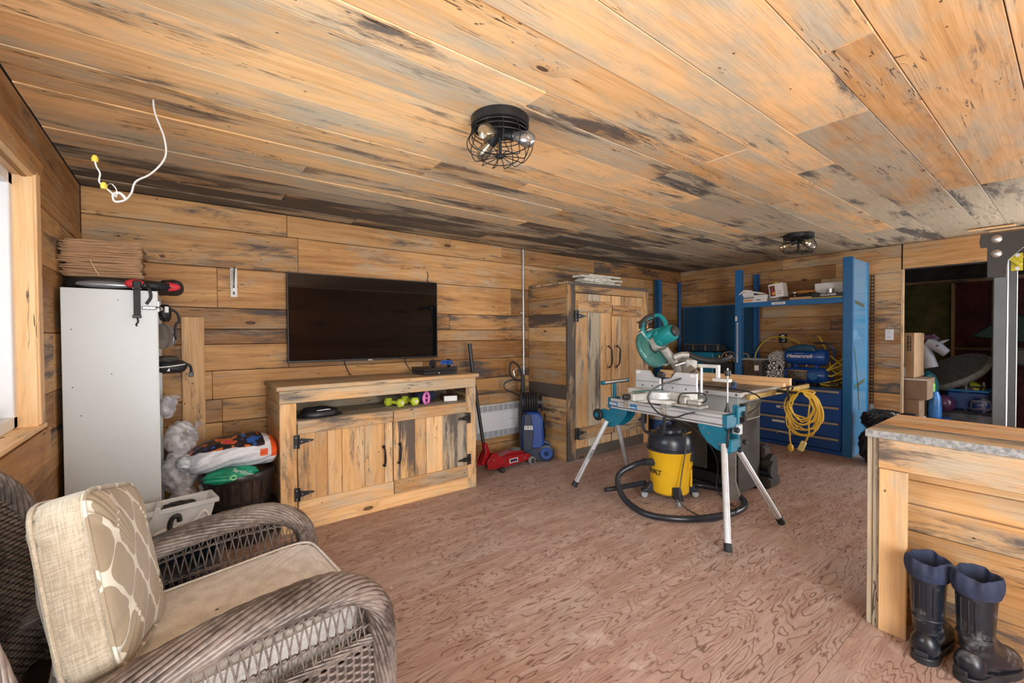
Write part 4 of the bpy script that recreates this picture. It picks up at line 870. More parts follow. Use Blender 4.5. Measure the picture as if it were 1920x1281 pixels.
obj('dust_elbow', MB().tube([bw(3.2, 2.02, 1.16), bw(3.25, 1.98, 1.185), bw(3.29, 1.94, 1.185)], .026, 12, sub=4), CAST, t_)
obj('dust_hose', MB().tube([bw(3.30, 1.97, 1.20), bw(3.32, 1.86, 1.155), bw(3.34, 1.75, 1.145), bw(3.34, 1.66, 1.16), bw(3.36, 1.62, 1.19)], lambda u: .022, 12, sub=6), BLACKSM, t_)
obj('dust_bag_frame', MB().prism([(-.05, 0), (.04, 0), (.10, .08), (.03, .13), (-.04, .05)], .02, bw(3.26, 1.93, .98), (0, -1, 0), (0, 0, 1)), pbr('tan_cast', (.26, .20, .14), .55), t_, bev=.003)
obj('bevel_handle', MB().lathe([(0, -.03), (.022, -.025), (.026, 0), (.022, .025), (0, .03)], bw(3.03, 2.02, 1.035), 16, (0, 1, 0)), BLACKSM, t_)
obj('power_cord', MB().tube([bw(3.28, 1.86, 1.08), bw(3.10, 1.87, 1.02), bw(2.93, 1.99, .95), bw(2.87, 2.03, .87), bw(2.87, 1.98, .79), bw(2.87, 1.90, .745), bw(2.87, 1.80, .745), bw(2.88, 1.72, .78), bw(2.90, 1.66, .80)], .0065, 8, sub=8), BLACKSM, t_)
# ================================================================ shop vacuum
YEL = pbr('vac_yellow', (.72, .42, .012), .38, vary=.06, coat=.15); VBK = pbr('vac_black', (.018, .024, .036), .30, vary=.15); CLRW = pbr('grey_caster', (.35, .38, .40), .35)
t_ = thing('shop_vacuum', 'yellow and black shop vacuum with a long black hose under the saw stand', 'vacuum', (3.21, 2.06, 0), radians(0))
obj('tank', MB().lathe([(.0, .055), (.135, .055), (.150, .07), (.158, .2), (.172, .385), (.178, .395), (.178, .41), (.168, .412), (0, .412)], n=56), YEL, t_)
obj('tank_rim', MB().lathe([(.172, .405), (.184, .408), (.186, .428), (.17, .432)], n=56), VBK, t_)
obj('lid', MB().lathe([(.176, .428), (.176, .47), (.168, .515), (.145, .545), (.10, .555), (0, .558)], n=48), VBK, t_)
obj('motor_housing', MB().lathe([(.10, .54), (.098, .575), (.08, .59), (.0, .592)], n=36, sx=1.15), VBK, t_)
for a in (-115, -70, 60, 160):
    ar_ = radians(a); c_, s_ = cos(ar_), sin(ar_)
    l_ = obj('latch', MB().box((-.028, -.012, .33), (.028, .016, .46), .006, Matrix.Translation((c_*.178, s_*.178, 0)) @ Matrix.Rotation(ar_+pi/2, 4, 'Z')), VBK, t_) if a in (-70, 60) else None
obj('lid_bar', MB().cyl((-.02, -.135, .545), (-.16*0+.13, -.11, .545), .006, n=10), YEL, t_)
obj('handle', MB().tube([(-.09, .0, .555), (-.09, .0, .61), (-.06, 0, .635), (.06, 0, .635), (.09, 0, .61), (.09, 0, .555)], .012, 10, sub=4), VBK, t_)
obj('panel_relief', MB().box((-.035, -.012, .12), (.035, .004, .26), .004, Matrix.Rotation(radians(-62), 4, 'Z') @ Matrix.Translation((0, 0, 0)) @ Matrix.Translation((.161, 0, 0)) @ Matrix.Rotation(pi/2, 4, 'Z')), YEL, t_)
obj('catch_plate', MB().box((-.06, -.006, .27), (.06, .010, .33), .006, Matrix.Rotation(radians(-70), 4, 'Z') @ Matrix.Translation((.164, 0, 0)) @ Matrix.Rotation(pi/2, 4, 'Z')), YEL, t_)
for i, (a, ch) in enumerate(zip((-223, -213.5, -203, -192.5, -184, -176), 'DEWALT')):
    ar_ = radians(a); text(t_, ch, .058, (cos(ar_)*.1605, sin(ar_)*.1605, .235), (-sin(ar_), cos(ar_), 0), (cos(ar_)*.08, sin(ar_)*.08, 1), BLK, bold=.0012)
for a in (-128, -38, 52, 142):
    ar_ = radians(a); Rz = Matrix.Rotation(ar_, 4, 'Z')
    f_ = obj('caster_foot', MB().prism([(.10, .05), (.13, .14), (.165, .135), (.20, .085), (.235, .07), (.235, .05)], .07, (0, .035, 0)), VBK, t_, bev=.01, xf=Rz)
    w_ = obj('caster_wheel', MB().lathe([(0, -.014), (.024, -.014), (.028, -.008), (.028, .008), (.024, .014), (0, .014)], (.21, 0, .028), 20, (0, 1, 0)), CLRW, f_, xf=Rz)
hs = [(-.16, .06, .31), (-.22, .08, .318), (-.32, .12, .30), (-.42, .18, .235), (-.47, .15, .15), (-.50, .05, .07), (-.50, -.12, .03), (-.42, -.28, .028), (-.26, -.41, .028), (-.02, -.50, .028), (.22, -.50, .028), (.38, -.40, .028), (.44, -.24, .028), (.40, -.06, .028), (.28, .03, .032), (.22, .05, .035)]
def hose_mb(P, r, pitch):
    P = catmull([Vector(p) for p in P], 22); L = [0]
    for i in range(1, len(P)): L.append(L[-1]+(P[i]-P[i-1]).length)
    n = int(L[-1]/pitch); Q = []; j = 0
    for k in range(n+1):
        s = L[-1]*k/n
        while j < len(L)-2 and L[j+1] < s: j += 1
        t = (s-L[j])/max(1e-6, L[j+1]-L[j]); Q.append(P[j].lerp(P[j+1], t))
    return MB().tube(Q, lambda u: r*(1 if int(round(u*n)) % 2 else .93), 14)
obj('hose', hose_mb(hs, .024, .006), pbr('hose_black', (.016, .02, .028), .3, vary=.1), t_, ang=80)
obj('hose_cuff', MB().cyl((-.145, .055, .308), (-.235, .085, .318), .032, .029, n=24), VBK, t_); obj('hose_label', MB().cyl((.405, -.37, .03), (.425, -.32, .03), .0255, n=20), YEL, t_)
obj('wand', MB().tube([(-.50, .26, .10), (-.38, .25, .09), (-.2, .22, .085), (-.08, .18, .09)], lambda u: .018+.006*u, 12, sub=4), VBK, t_)
obj('power_cord', MB().tube([(-.02, -.15, .60), (-.08, -.19, .45), (-.12, -.18, .25), (-.16, -.19, .10), (-.155, -.22, .03), (-.17, -.34, .008), (-.20, -.46, .008), (-.10, -.56, .06), (.06, -.52, .056), (.16, -.42, .03), (.30, -.30, .008), (.38, -.20, .06), (.36, -.22, .25), (.28, -.20, .42), (.16, -.10, .585), (.04, -.05, .64), (-.02, .02, .645)], .0045, 6, sub=8), BLACKSM, t_)
# ================================================================ table saw
TSG = pbr('dove_grey_enamel', (.45, .49, .50), .4, vary=.06); TSB = pbr('charcoal_enamel', (.045, .043, .04), .5, vary=.2); IRON = pbr('cast_iron_table', (.33, .30, .26), .42, .5, vary=.35, vs=8)
t_ = thing('table_saw', 'cabinet table saw with dark lower case and grey upper, behind the folding stand', 'saw', (3.95, 2.0, 0))
o = (3.95, 2.0)
def L3(a, b): return (a[0]-o[0], a[1]-o[1], a[2]), (b[0]-o[0], b[1]-o[1], b[2])
def bx(name, a, b, mat, ch=.003, par=None): p, q = L3(a, b); return obj(name, MB().box(p, q, ch), mat, par or t_)
bx('case_side', (3.63, 1.70, .03), (4.03, 1.71, .62), TSB); bx('case_back', (4.02, 1.70, .03), (4.03, 2.28, .62), TSB); bx('case_side', (3.63, 2.27, .03), (4.03, 2.28, .62), TSB)
bx('front_panel', (3.63, 1.97, .18), (3.64, 2.28, .62), TSB); bx('front_rail', (3.62, 1.70, .52), (3.64, 2.28, .62), TSB); bx('front_sill', (3.62, 1.70, .08), (3.645, 2.28, .16), BLKM); bx('case_floor', (3.64, 1.71, .03), (4.02, 2.27, .05), TSB)
bx('motor_housing', (3.72, 1.80, .20), (3.90, 1.96, .40), BLKM, .03)
bx('upper_case', (3.63, 1.70, .62), (4.03, 2.28, .845), TSG, .006)
tp = bx('table_top', (3.52, 1.63, .848), (4.28, 2.36, .888), IRON, .003); bx('table_edge', (3.512, 1.63, .850), (3.520, 2.36, .886), ALU, .001, tp)
for y in (1.85, 2.15): bx('mitre_slot', (3.53, y, .8865), (4.27, y+.02, .8885), SLOT, 0, tp)
bx('wing', (3.52, 2.365, .848), (4.28, 2.62, .888), IRON, .003)
for y in (1.66, 1.90): obj('rail_bolt', MB().cyl((3.505-o[0], y-o[1], .868), (3.513-o[0], y-o[1], .868), .008, n=10), BLACKSM, tp)
bx('gauge_plate', (3.66, 1.690, .64), (4.00, 1.70, .78), pbr('gauge_face', (.12, .12, .10), .35, vary=.4, vs=30), .002); bx('gauge_window', (3.70, 1.686, .69), (3.92, 1.692, .75), pbr('gauge_glass', (.25, .26, .20), .15, vary=.4, vs=40), .002)
obj('switch_button', MB().cyl((3.70-o[0], 1.69-o[1], .66), (3.70-o[0], 1.668-o[1], .66), .016, n=16), pbr('red_knob', (.6, .02, .03), .4), t_)
bx('switch_box', (3.64, 1.655, .63), (3.69, 1.70, .78), BLACKSM, .006)
bx('fence_rail', (3.60, 1.595, .825), (4.85, 1.625, .865), pbr('brass_rail', (.48, .33, .10), .4, .5, vary=.2), .002)
bx('hook_bar', (4.10, 1.40, .845), (4.16, 1.62, .865), BLKM, .004)
# motor slung on the back, wooden brace
mo = obj('belt_motor', MB().cyl((4.16-o[0], 1.64-o[1], .20), (4.16-o[0], 1.92-o[1], .20), .085, n=28).cyl((4.12-o[0], 1.62-o[1], .16), (4.12-o[0], 1.64-o[1], .16), .075, n=24), BLACKSM, t_)
bx('motor_box', (4.06, 1.68, .24), (4.20, 1.90, .36), BLACKSM, .02); bx('motor_foot', (4.03, 1.62, .0), (4.26, 1.90, .10), BLACKSM, .02)
for x, y in ((3.66, 1.73), (4.0, 1.73), (3.66, 2.25), (4.0, 2.25)): obj('leveling_foot', MB().cyl((x-o[0], y-o[1], 0), (x-o[0], y-o[1], .032), .018, n=14), RUBB, t_)
t2 = thing('plywood_brace', 'pale plywood offcut leaning on the dark table saw case', 'board', (3.56, 1.74, 0), radians(90))
obj('board', MB().prism([(-.10, 0), (.03, 0), (.05, .42), (.02, .455), (-.05, .42), (-.05, .15)], .022, (0, 0, 0)), PINE, t2, bev=.001); 
for z in (.25, .38): obj('screw', MB().cyl((.0, -.0, z), (.0, -.024, z), .005, n=8), STEEL, t2)
t2 = thing('pale_beam', 'long pale timber beam lying along the back of the table saw', 'timber', (4.32, 2.05, .889))
plank(t2, (-.02, -.50, 0), (0, 1, 0), (0, 0, 1), 1.30, .07, -.05, PINE, wcol(0, .2, .55, .35), 'timber'); bx_ = None
t2 = thing('pale_batten', 'second pale batten lying in front of the long timber beam', 'timber', (4.2, 2.0, .889))
plank(t2, (-.0, -.44, 0), (0, 1, 0), (0, 0, 1), 1.2, .035, -.06, PINE, wcol(0, .2, .58, .35), 'timber')
t2 = thing('tape_measure', 'blue tape measure on the table saw top', 'tape', (3.74, 1.79, .889), radians(20))
obj('case', MB().prism([(-.04, 0), (.035, 0), (.04, .02), (.03, .05), (0, .062), (-.03, .055), (-.042, .03)], .04, (0, .02, 0)), pbr('tape_blue', (.03, .08, .30), .4), t2, bev=.008); obj('top_trim', MB().tube([(-.035, 0, .05), (0, 0, .062), (.03, 0, .052)], .012, 8, sub=4), pbr('chrome_trim', (.7, .7, .7), .25, .6), t2); obj('lock_tab', MB().box((-.05, -.01, .03), (-.036, .01, .06), .003), BLACKSM, t2)
t2 = thing('loose_cable', 'thin black cable looping over the table saw and the stand end', 'cable', (3.6, 1.7, .8)); q3 = (3.6, 1.7, .8)
obj('cord', MB().tube([(p[0]-q3[0], p[1]-q3[1], p[2]-q3[2]) for p in [(3.62, 2.12, .905), (3.6, 1.95, .905), (3.62, 1.78, .90), (3.58, 1.60, .895), (3.55, 1.50, .86), (3.52, 1.50, .80), (3.40, 1.54, .74), (3.25, 1.60, .70)]], .006, 8, sub=8), BLACKSM, t2)
# white bucket behind the stand
t2 = thing('white_bucket', 'white plastic bucket with blue print on the floor beyond the tall cabinet', 'bucket', (5.05, 3.38, 0))
obj('pail', MB().lathe([(0, 0), (.13, 0), (.15, .33), (.158, .335), (.158, .355), (.148, .355), (.126, .012), (0, .012)], n=36), PLW, t2); obj('bail', MB().tube([(.155, 0, .33), (.10, -.13, .24), (0, -.175, .20), (-.10, -.13, .24), (-.155, 0, .33)], .003, 6, sub=6), STEEL, t2); obj('print_panel', MB().lathe([(.139, .10), (.147, .24)], n=36), pbr('blue_print', (.05, .15, .45), .5, vary=.4, vs=30), t2)
# ---- yellow extension cord coil hanging from the hook bar
YC = pbr('yellow_cord', (.72, .48, .05), .5, vary=.05)
t_ = thing('extension_cord', 'coiled yellow extension cord hanging off the table saw, plug ends dangling', 'cord', (4.13, 1.45, .86))
rd = random.Random(5)
for i in range(11):
    r_ = .135+rd.uniform(-.03, .045); cx_ = rd.uniform(-.03, .03); pts = []; ph = rd.uniform(-.2, .2); sq = rd.uniform(.62, .95)
    cz_ = -.005-r_*1.05; off = rd.uniform(-.03, .03)
    for k in range(20):
        a = 2*pi*k/20+pi/2; pts.append((cx_+off*sin(a), -.04+sq*r_*cos(a)+.01*sin(3*a+i)-.02*ph, cz_+r_*1.05*sin(a)+.012+.01*rd.uniform(-1, 1)))
    obj('coil', MB().tube(pts, .0062, 6, closed=True, sub=3), YC, t_)
obj('wrap', MB().tube([(.04, .02, .0), (.05, -.05, .02), (.03, -.12, .01), (-.03, -.11, .0), (-.04, -.03, .02), (-.02, .03, .01)], .0065, 6, closed=True, sub=4), YC, t_)
e1 = obj('plug_end', MB().tube([(0, .05, .0), (.005, .06, -.15), (0, .055, -.35), (.01, .05, -.45)], .0062, 6, sub=6), YC, t_); obj('plug', MB().lathe([(0, 0), (.016, 0), (.024, .02), (.02, .045), (.009, .06)], (.01, .05, -.51), 16), YC, e1)
for s in (-1, 1): obj('prong', MB().box((.01+s*.006-.001, .047, -.53), (.01+s*.006+.001, .053, -.509)), STEEL, e1)
e2 = obj('socket_end', MB().tube([(0, -.10, -.05), (.0, -.085, -.2), (.0, -.09, -.33), (.0, -.06, -.42)], .0062, 6, sub=6), YC, t_); obj('connector', MB().box((-.018, -.02, -.085), (.018, .02, 0), .006, Matrix.Translation((0, -.055, -.41)) @ Matrix.Rotation(.35, 4, 'X')), pbr('pale_yellow_plastic', (.75, .68, .28), .4), e2)
obj('hang_strap', MB().tube([(.03, .06, -.01), (.05, .05, .03), (0, .05, .045), (-.05, .05, .02), (-.03, .05, -.06), (0, .05, -.10)], .010, 6, sub=5, flat=.5), BLACKSM, t_)
# ================================================================ left corner
def noise_blob(c, r, seed, amp=.25, nu=56, nv=36, pw=1.0, fq=1.0, M=None):
    rd = random.Random(seed); ks = [(rd.uniform(1.5, 6)*fq, rd.uniform(1.5, 6)*fq, rd.uniform(1.5, 6)*fq, rd.uniform(0, 6), rd.uniform(.4, 1)) for _ in range(9)]
    def fn(u, v):
        a = 2*pi*u; b = pi*(v-.5); sg = lambda q: (abs(q)**pw)*(1 if q > 0 else -1)
        x, y, z = sg(cos(a))*sg(cos(b)), sg(sin(a))*sg(cos(b)), sg(sin(b))
        s = sum(w*abs(sin(kx*x+ky*y+kz*z+p)) for kx, ky, kz, p, w in ks)/4.5-.9
        k = 1+amp*s; p_ = Vector((c[0]+r[0]*x*k, c[1]+r[1]*y*k, c[2]+r[2]*z*k))
        return tuple(M @ p_) if M else tuple(p_)
    return MB().grid(fn, nu, nv, cu=True)
CABW = pbr('cream_melamine', (.61, .64, .64), .35, vary=.03, vs=2); KRAFT = pbr('kraft_paper', (.47, .29, .16), .75, vary=.18, vs=12)
BAGB = pbr('black_nylon', (.016, .017, .02), .6, vary=.3, bs=.3, bscale=200); REDN = pbr('red_nylon', (.60, .03, .045), .55, vary=.15)
t_ = thing('white_cabinet', 'tall plain white cabinet with its side to the room in the left corner', 'cabinet', (-.297, 3.45, 0))
def bw2(name, a, b, mat, ch=.002, o=(-.297, 3.45), par=None): return obj(name, MB().box((a[0]-o[0], a[1]-o[1], a[2]), (b[0]-o[0], b[1]-o[1], b[2]), ch), mat, par or t_)
bw2('side_panel', (-.488, 3.150, 0), (-.106, 3.168, 1.615), CABW); bw2('side_panel', (-.488, 3.735, 0), (-.106, 3.753, 1.615), CABW)
bw2('back_panel', (-.488, 3.168, 0), (-.478, 3.735, 1.615), CABW, 0); bw2('top_panel', (-.478, 3.168, 1.597), (-.106, 3.735, 1.615), CABW, 0); bw2('plinth', (-.478, 3.168, 0), (-.12, 3.735, .08), CABW, 0)
for z in (.45, .85, 1.22): bw2('shelf', (-.478, 3.168, z), (-.115, 3.735, z+.018), CABW, 0)
bw2('edge_band', (-.106, 3.150, 0), (-.103, 3.168, 1.615), PLW, 0); bw2('hinge_plate', (-.112, 3.168, 1.50), (-.096, 3.20, 1.56), STEEL)
for x, z in ((-.27, 1.56), (-.45, 1.40), (-.45, 1.10), (-.30, 1.16), (-.42, .95)): obj('screw_cap', MB().cyl((x+.297, -.3005, z), (x+.297, -.3, z), .003, n=8), BLK, t_)
# black and red bag on top
t_ = thing('sport_bag', 'flat black bag with red panels lying on top of the white cabinet', 'bag', (-.26, 3.42, 1.617))
obj('body', noise_blob((0, 0, .034), (.24, .24, .034), 3, .12, pw=.55), BAGB, t_); obj('mesh_flap', noise_blob((.215, .02, .045), (.06, .17, .045), 8, .2, pw=.7), BAGB, t_)
for i, (x, y, w) in enumerate(((.06, -.252, .045), (.205, -.16, .055))): obj('red_panel', noise_blob((x, y, .035), (w, .02, .026), 20+i, .15, 24, 14), REDN, t_)
obj('grey_panel', noise_blob((-.06, -.236, .025), (.12, .015, .02), 31, .1, 24, 14), pbr('grey_sheen', (.22, .23, .25), .25, .4), t_)
obj('strap', MB().box((.055, -.292, -.14), (.085, -.287, .02), .001).box((.052, -.296, .0), (.09, -.26, .05), .006), BAGB, t_, kind=None)
obj('strap_buckle', MB().box((.050, -.297, -.155), (.088, -.286, -.138), .003), BLK, t_); obj('strap_edge', MB().box((.052, -.294, .005), (.088, -.2925, .009)), WHT, t_)
obj('snap_hook', MB().tube([(.07, -.29, -.155), (.073, -.29, -.175), (.065, -.29, -.19), (.068, -.29, -.20)], .0045, 6, sub=4), BLKM, t_)
# flattened paper bags
rd = random.Random(2)
for i in range(30):
    z = 1.688+i*.0062; t = thing('flat_paper_bag', 'brown paper bag folded flat in the stack on the white cabinet', 'paper bag', (-.335+rd.uniform(-.012, .012), 3.40+rd.uniform(-.02, .02), z), rd.uniform(-.05, .05), 'paper bags on the white cabinet')
    k = .004*rd.uniform(.2, 1); ph = rd.uniform(0, 6); L = .155+rd.uniform(-.006, .010)
    obj('sheet', MB().grid(lambda u, v: (L*(2*u-1), -.19+.38*v, .003+k*sin(5*u+ph)*(1-v)+.008*max(0, u-.85)*4*rd.uniform(.4, 1)+(.010*i/30)*u), 10, 4), KRAFT, t, solid=.0026); 
t_ = thing('carton_tie', 'pale twine running over the side of the paper bag stack', 'twine', (-.33, 3.19, 1.69)); obj('cord', MB().tube([(-.05, .0, .08), (-.03, -.005, .03), (-.015, -.003, .0)], .0022, 6, sub=4), pbr('twine', (.65, .5, .3), .8), t_)
# ratchet clip hanging over the cabinet edge
t_ = thing('clip_strap', 'short black strap with a metal clip hooked over the top corner of the white cabinet', 'strap', (-.14, 3.14, 1.60))
obj('webbing', MB().tube([(-.01, .04, .05), (0, -.005, .03), (.008, -.006, -.02), (-.012, -.006, -.06)], .008, 6, sub=5, flat=.35), BAGB, t_); obj('clip', MB().box((-.03, -.014, -.09), (.03, -.0, -.072), .004).tube([(.02, -.006, -.08), (.045, -.006, -.076), (.055, -.006, -.085), (.045, -.006, -.095)], .005, 6, sub=4), STEEL, t_)
obj('ball_head', MB().ell((-.02, .03, .045), (.018, .018, .018), 14, 10), BLK, t_)
# things hanging at the open front of the cabinet
t_ = thing('camera_bag', 'small black bag hanging on the open side of the white cabinet', 'bag', (-.075, 3.30, 1.50))
obj('pouch', noise_blob((0, 0, 0), (.03, .06, .05), 5, .15, pw=.7), BAGB, t_); obj('label_tag', MB().box((.0, -.062, -.0), (.018, -.058, .035), .001), WHT, t_)
obj('strap', MB().tube([(.01, -.05, .03), (.055, -.05, .0), (.065, -.05, -.05), (.05, -.05, -.07), (.045, -.05, -.12), (.05, -.05, -.16)], .008, 6, sub=5), BAGB, t_)
t_ = thing('metal_disc', 'curved grey metal disc edge poking out of the white cabinet', 'disc', (-.09, 3.32, 1.36))
obj('disc', MB().cyl((0, 0, 0), (.01, -.02, 0), .07, n=40), pbr('brown_mesh', (.10, .085, .07), .5, .3), t_); obj('rim_wire', MB().tube([(.005+.0, -.02+.0+.072*cos(a)*.3, .072*sin(a)) if 0 else (.072*cos(a)*.75, -.022, .072*sin(a)) for a in [2*pi*i/24 for i in range(24)]], .003, 6, closed=True), STEEL, t_)
t_ = thing('shoulder_pouch', 'black pouch with a pale zip and dangling buckle, sticking out of the white cabinet', 'pouch', (-.05, 3.32, 1.18))
obj('body', noise_blob((0, 0, 0), (.075, .10, .038), 12, .15, pw=.7), BAGB, t_); obj('flap', noise_blob((-.02, -.01, .045), (.055, .09, .02), 13, .2, pw=.7), pbr('grey_nylon', (.06, .055, .05), .6), t_)
obj('zip', MB().tube([(-.075, -.10, .0), (.0, -.105, .006), (.065, -.085, .015)], .003, 6, sub=5), WHT, t_); obj('buckle_strap', MB().tube([(.06, -.05, .02), (.09, -.05, .0), (.095, -.05, -.04)], .009, 6, sub=4), BAGB, t_); obj('buckle', MB().box((.082, -.06, -.065), (.106, -.045, -.035), .003), BLK, t_)
obj('logo_patch', MB().prism([(0, 0), (.014, 0), (.012, .018)], .001, (-.02, -.103, -.022), (1, 0, 0)), WHT, t_)
# plastic bags
FILM = bpy.data.materials.new('thin_white_film'); FILM.use_nodes = True; t = FILM.node_tree; out = t.nodes['Material Output']; pb = t.nodes['Principled BSDF']
pb.inputs['Base Color'].default_value = (.90, .90, .92, 1); pb.inputs['Roughness'].default_value = .32
co = nd(t, 'ShaderNodeTexCoord').outputs['Object']; nn = noise(t, co, 11, 5, .6, 1.5); lk(t, bump(t, nn, .45, .02), pb.inputs['Normal'])
tr = nd(t, 'ShaderNodeBsdfTransparent', Color=(.92, .92, .95, 1)); tl = nd(t, 'ShaderNodeBsdfTranslucent', Color=(.8, .8, .82, 1)); m1 = nd(t, 'ShaderNodeMixShader', i0=.3, i1=pb.outputs[0], i2=tl.outputs[0])
mx = nd(t, 'ShaderNodeMixShader', i0=band(t, noise(t, co, 9, 4, .6), .35, .70), i1=m1.outputs[0], i2=tr.outputs[0]); lk(t, mx.outputs[0], out.inputs[0])
for i, (c, r, lab) in enumerate((((-.01, 3.50, .70), (.085, .09, .11), 'crumpled clear plastic bag at the middle of the heap beside the white cabinet'), ((-.075, 3.44, .92), (.04, .07, .07), 'small knotted plastic bag, topmost of the heap beside the white cabinet'),
                  ((-.02, 3.46, .50), (.10, .10, .13), 'crumpled plastic bag under the middle one beside the white cabinet'), ((-.0, 3.44, .27), (.09, .10, .14), 'torn plastic bag lowest in the heap beside the white cabinet'))):
    t_ = thing('plastic_bag', lab, 'bag', c); obj('film', noise_blob((0, 0, 0), r, 40+i, .34, 72, 48, fq=1.1), FILM, t_, ang=180); obj('twisted_neck', MB().tube([(r[0]*.6, -.02, r[2]*.5), (r[0]*.9, -.05, r[2]*.6), (r[0]*1.1, -.06, r[2]*.95)], lambda u: .03-.022*u*(1-u)*3.5, 10, sub=4), FILM, t_)
# leaning plank, shelf bracket
t_ = thing('leaning_plank', 'tall knotty pine plank leaning on the wall beside the white cabinet', 'plank', (.068, 3.90, 0))
plank(t_, (-.069, .0, 0), (0, 0, 1), (1, 0, 0), 1.50, .135, .022, PINE, wcol(.05, .0, .54, .66), 'board')
t_ = thing('shelf_bracket', 'small white metal shelf bracket screwed to the boards left of the television', 'bracket', (.325, 3.945, 1.66))
obj('wall_leg', MB().box((-.022, -.006, 0), (.022, 0, .22), .001), PLW, t_); obj('arm', MB().prism([(0, .07), (0, .225), (-.10, .225), (-.11, .205)], .006, (-.003, 0, 0), (0, 1, 0)), STEEL, t_); obj('web', MB().prism([(0, .02), (0, .2), (-.075, .2)], .004, (-.012, -.004, 0), (0, 1, 0)), PLW, t_)
for z in (.03, .08): obj('slot_hole', MB().box((-.006, -.0075, z-.012), (.006, -.006, z+.012)), SLOT, t_)
# half-barrel planters
def staves():
    m, t, b = newmat('dark_barrel_plastic'); co = nd(t, 'ShaderNodeTexCoord').outputs['Object']
    n = noise(t, vscale(t, co, (9, 9, 1.2)), 3, 5, .65); lk(t, mix(t, band(t, n, .35, .72), (.018, .012, .010), (.085, .055, .045)), b.inputs['Base Color']); b.inputs['Roughness'].default_value = .38; lk(t, bump(t, n, .5, .006), b.inputs['Normal']); return m
BAR = staves(); BARR = pbr('barrel_rim', (.022, .018, .018), .35, vary=.15)
def barrel(loc, label, rz=0):
    t = thing('barrel_planter', label, 'planter', loc, rz, 'barrel planters beside the console')
    obj('tub', MB().lathe([(0, 0), (.165, 0), (.175, .01), (.205, .21), (.197, .21), (.168, .02), (0, .02)], n=64), BAR, t)
    obj('rim', MB().lathe([(.195, .185), (.215, .19), (.222, .215), (.215, .235), (.198, .235), (.193, .21)], n=64), BARR, t)
    for k in range(20): a = 2*pi*k/20; obj('stave_joint', MB().cyl((cos(a)*.178, sin(a)*.178, .012), (cos(a)*.206, sin(a)*.206, .19), .003, n=6), BARR, t) if -2.9 < (a if a < pi else a-2*pi) < .2 else None
    obj('hoop', MB().lathe([(.178, .03), (.183, .03), (.187, .055), (.180, .055)], n=64), BARR, t)
    return t
barrel((.31, 3.42, .0), 'brown barrel planter on the floor, lower of the two beside the console')
barrel((.29, 3.42, .2365), 'brown barrel planter holding the soil bags, upper of the two')
# soil bags
def soil_mat():
    m, t, b = newmat('printed_soil_bag'); co = nd(t, 'ShaderNodeTexCoord').outputs['Object']; s = nd(t, 'ShaderNodeSeparateXYZ', i0=co)
    x, y, z = s.outputs[0], s.outputs[1], s.outputs[2]; wr = noise(t, co, 16, 5, .6, .8)
    c = mix(t, wr, (.60, .64, .70), (.78, .80, .84)); up_ = math_(t, 'ADD', z, math_(t, 'MULTIPLY', y, .25))
    n1 = noise(t, co, 9, 3, .5); n2 = noise(t, vadd(t, co, (3, 2, 1)), 13, 2, .5)
    art = math_(t, 'MULTIPLY', band(t, math_(t, 'ADD', up_, math_(t, 'MULTIPLY', n1, .06)), .055, .060), math_(t, 'LESS_THAN', x, .16))
    c = mix(t, art, c, ramp(t, n2, [(.30, (.02, .09, .35)), (.40, (.015, .012, .02)), (.52, (.02, .015, .02)), (.57, (.62, .16, .04)), (.66, (.65, .05, .07)), (.8, (.75, .72, .6))], 'CONSTANT'))
    orr = math_(t, 'MULTIPLY', math_(t, 'GREATER_THAN', x, .195), math_(t, 'GREATER_THAN', z, -.03)); c = mix(t, orr, c, (.80, .10, .02))
    lab = math_(t, 'MULTIPLY', math_(t, 'MULTIPLY', math_(t, 'GREATER_THAN', x, .125), math_(t, 'LESS_THAN', x, .172)), math_(t, 'MULTIPLY', math_(t, 'GREATER_THAN', z, -.01), math_(t, 'LESS_THAN', z, .035))); c = mix(t, lab, c, (.75, .10, .02))
    lk(t, c, b.inputs['Base Color']); b.inputs['Roughness'].default_value = .33; lk(t, bump(t, wr, .7, .012), b.inputs['Normal']); return m
t_ = thing('soil_bag', 'white bag of potting soil with orange end lying across the upper barrel planter', 'bag', (.265, 3.40, .585), radians(3))
def soil(u, v):
    a = 2*pi*u; b = pi*(v-.5); sg = lambda q, p: (abs(q)**p)*(1 if q > 0 else -1)
    x = .245*sg(sin(b), .7); r = max(0, cos(b))**.40; w = 1+.03*sin(14*a+8*b)+.03*sin(9*b+3*a); sag = .02*cos(x*9)
    return (x, .17*cos(a)*r*w, .105*sin(a)*r*w*(1.05 if x > 0 else .92)+sag+.03*x)
sb = obj('sack', MB().grid(soil, 64, 40, cu=True), soil_mat(), t_, ang=180)
obj('bunched_end', noise_blob((-.25, -.03, -.01), (.06, .07, .05), 61, .5, 48, 32, fq=1.5), pbr('white_film_print', (.62, .65, .68), .35, vary=.35, vs=30, bs=.6, bscale=30), sb, ang=180)
bars(sb, .03, .03, 3, (.148, -.152, .013), (1, 0, 0), (0, .15, 1), BLK)
t_ = thing('green_bag', 'green plastic soil bag with white lettering tucked under the white one', 'bag', (.24, 3.275, .475), radians(5))
gm = pbr('green_film', (.01, .30, .17), .3, vary=.35, vs=12, bs=.6, bscale=25)
g_ = obj('sack', noise_blob((0, 0, 0), (.15, .07, .045), 71, .25, 56, 32, pw=.8), gm, t_, ang=180); obj('green_tie', MB().tube([(-.02, -.075, .0), (.0, -.08, .015), (.015, -.075, .0), (.0, -.075, -.012)], .006, 6, closed=True, sub=4), pbr('light_green', (.25, .75, .35), .4), t_)
text(t_, 'fertilizer', .035, (.055, -.066, .02), (1, 0, -.55), (.4, -.25, 1), WHT)
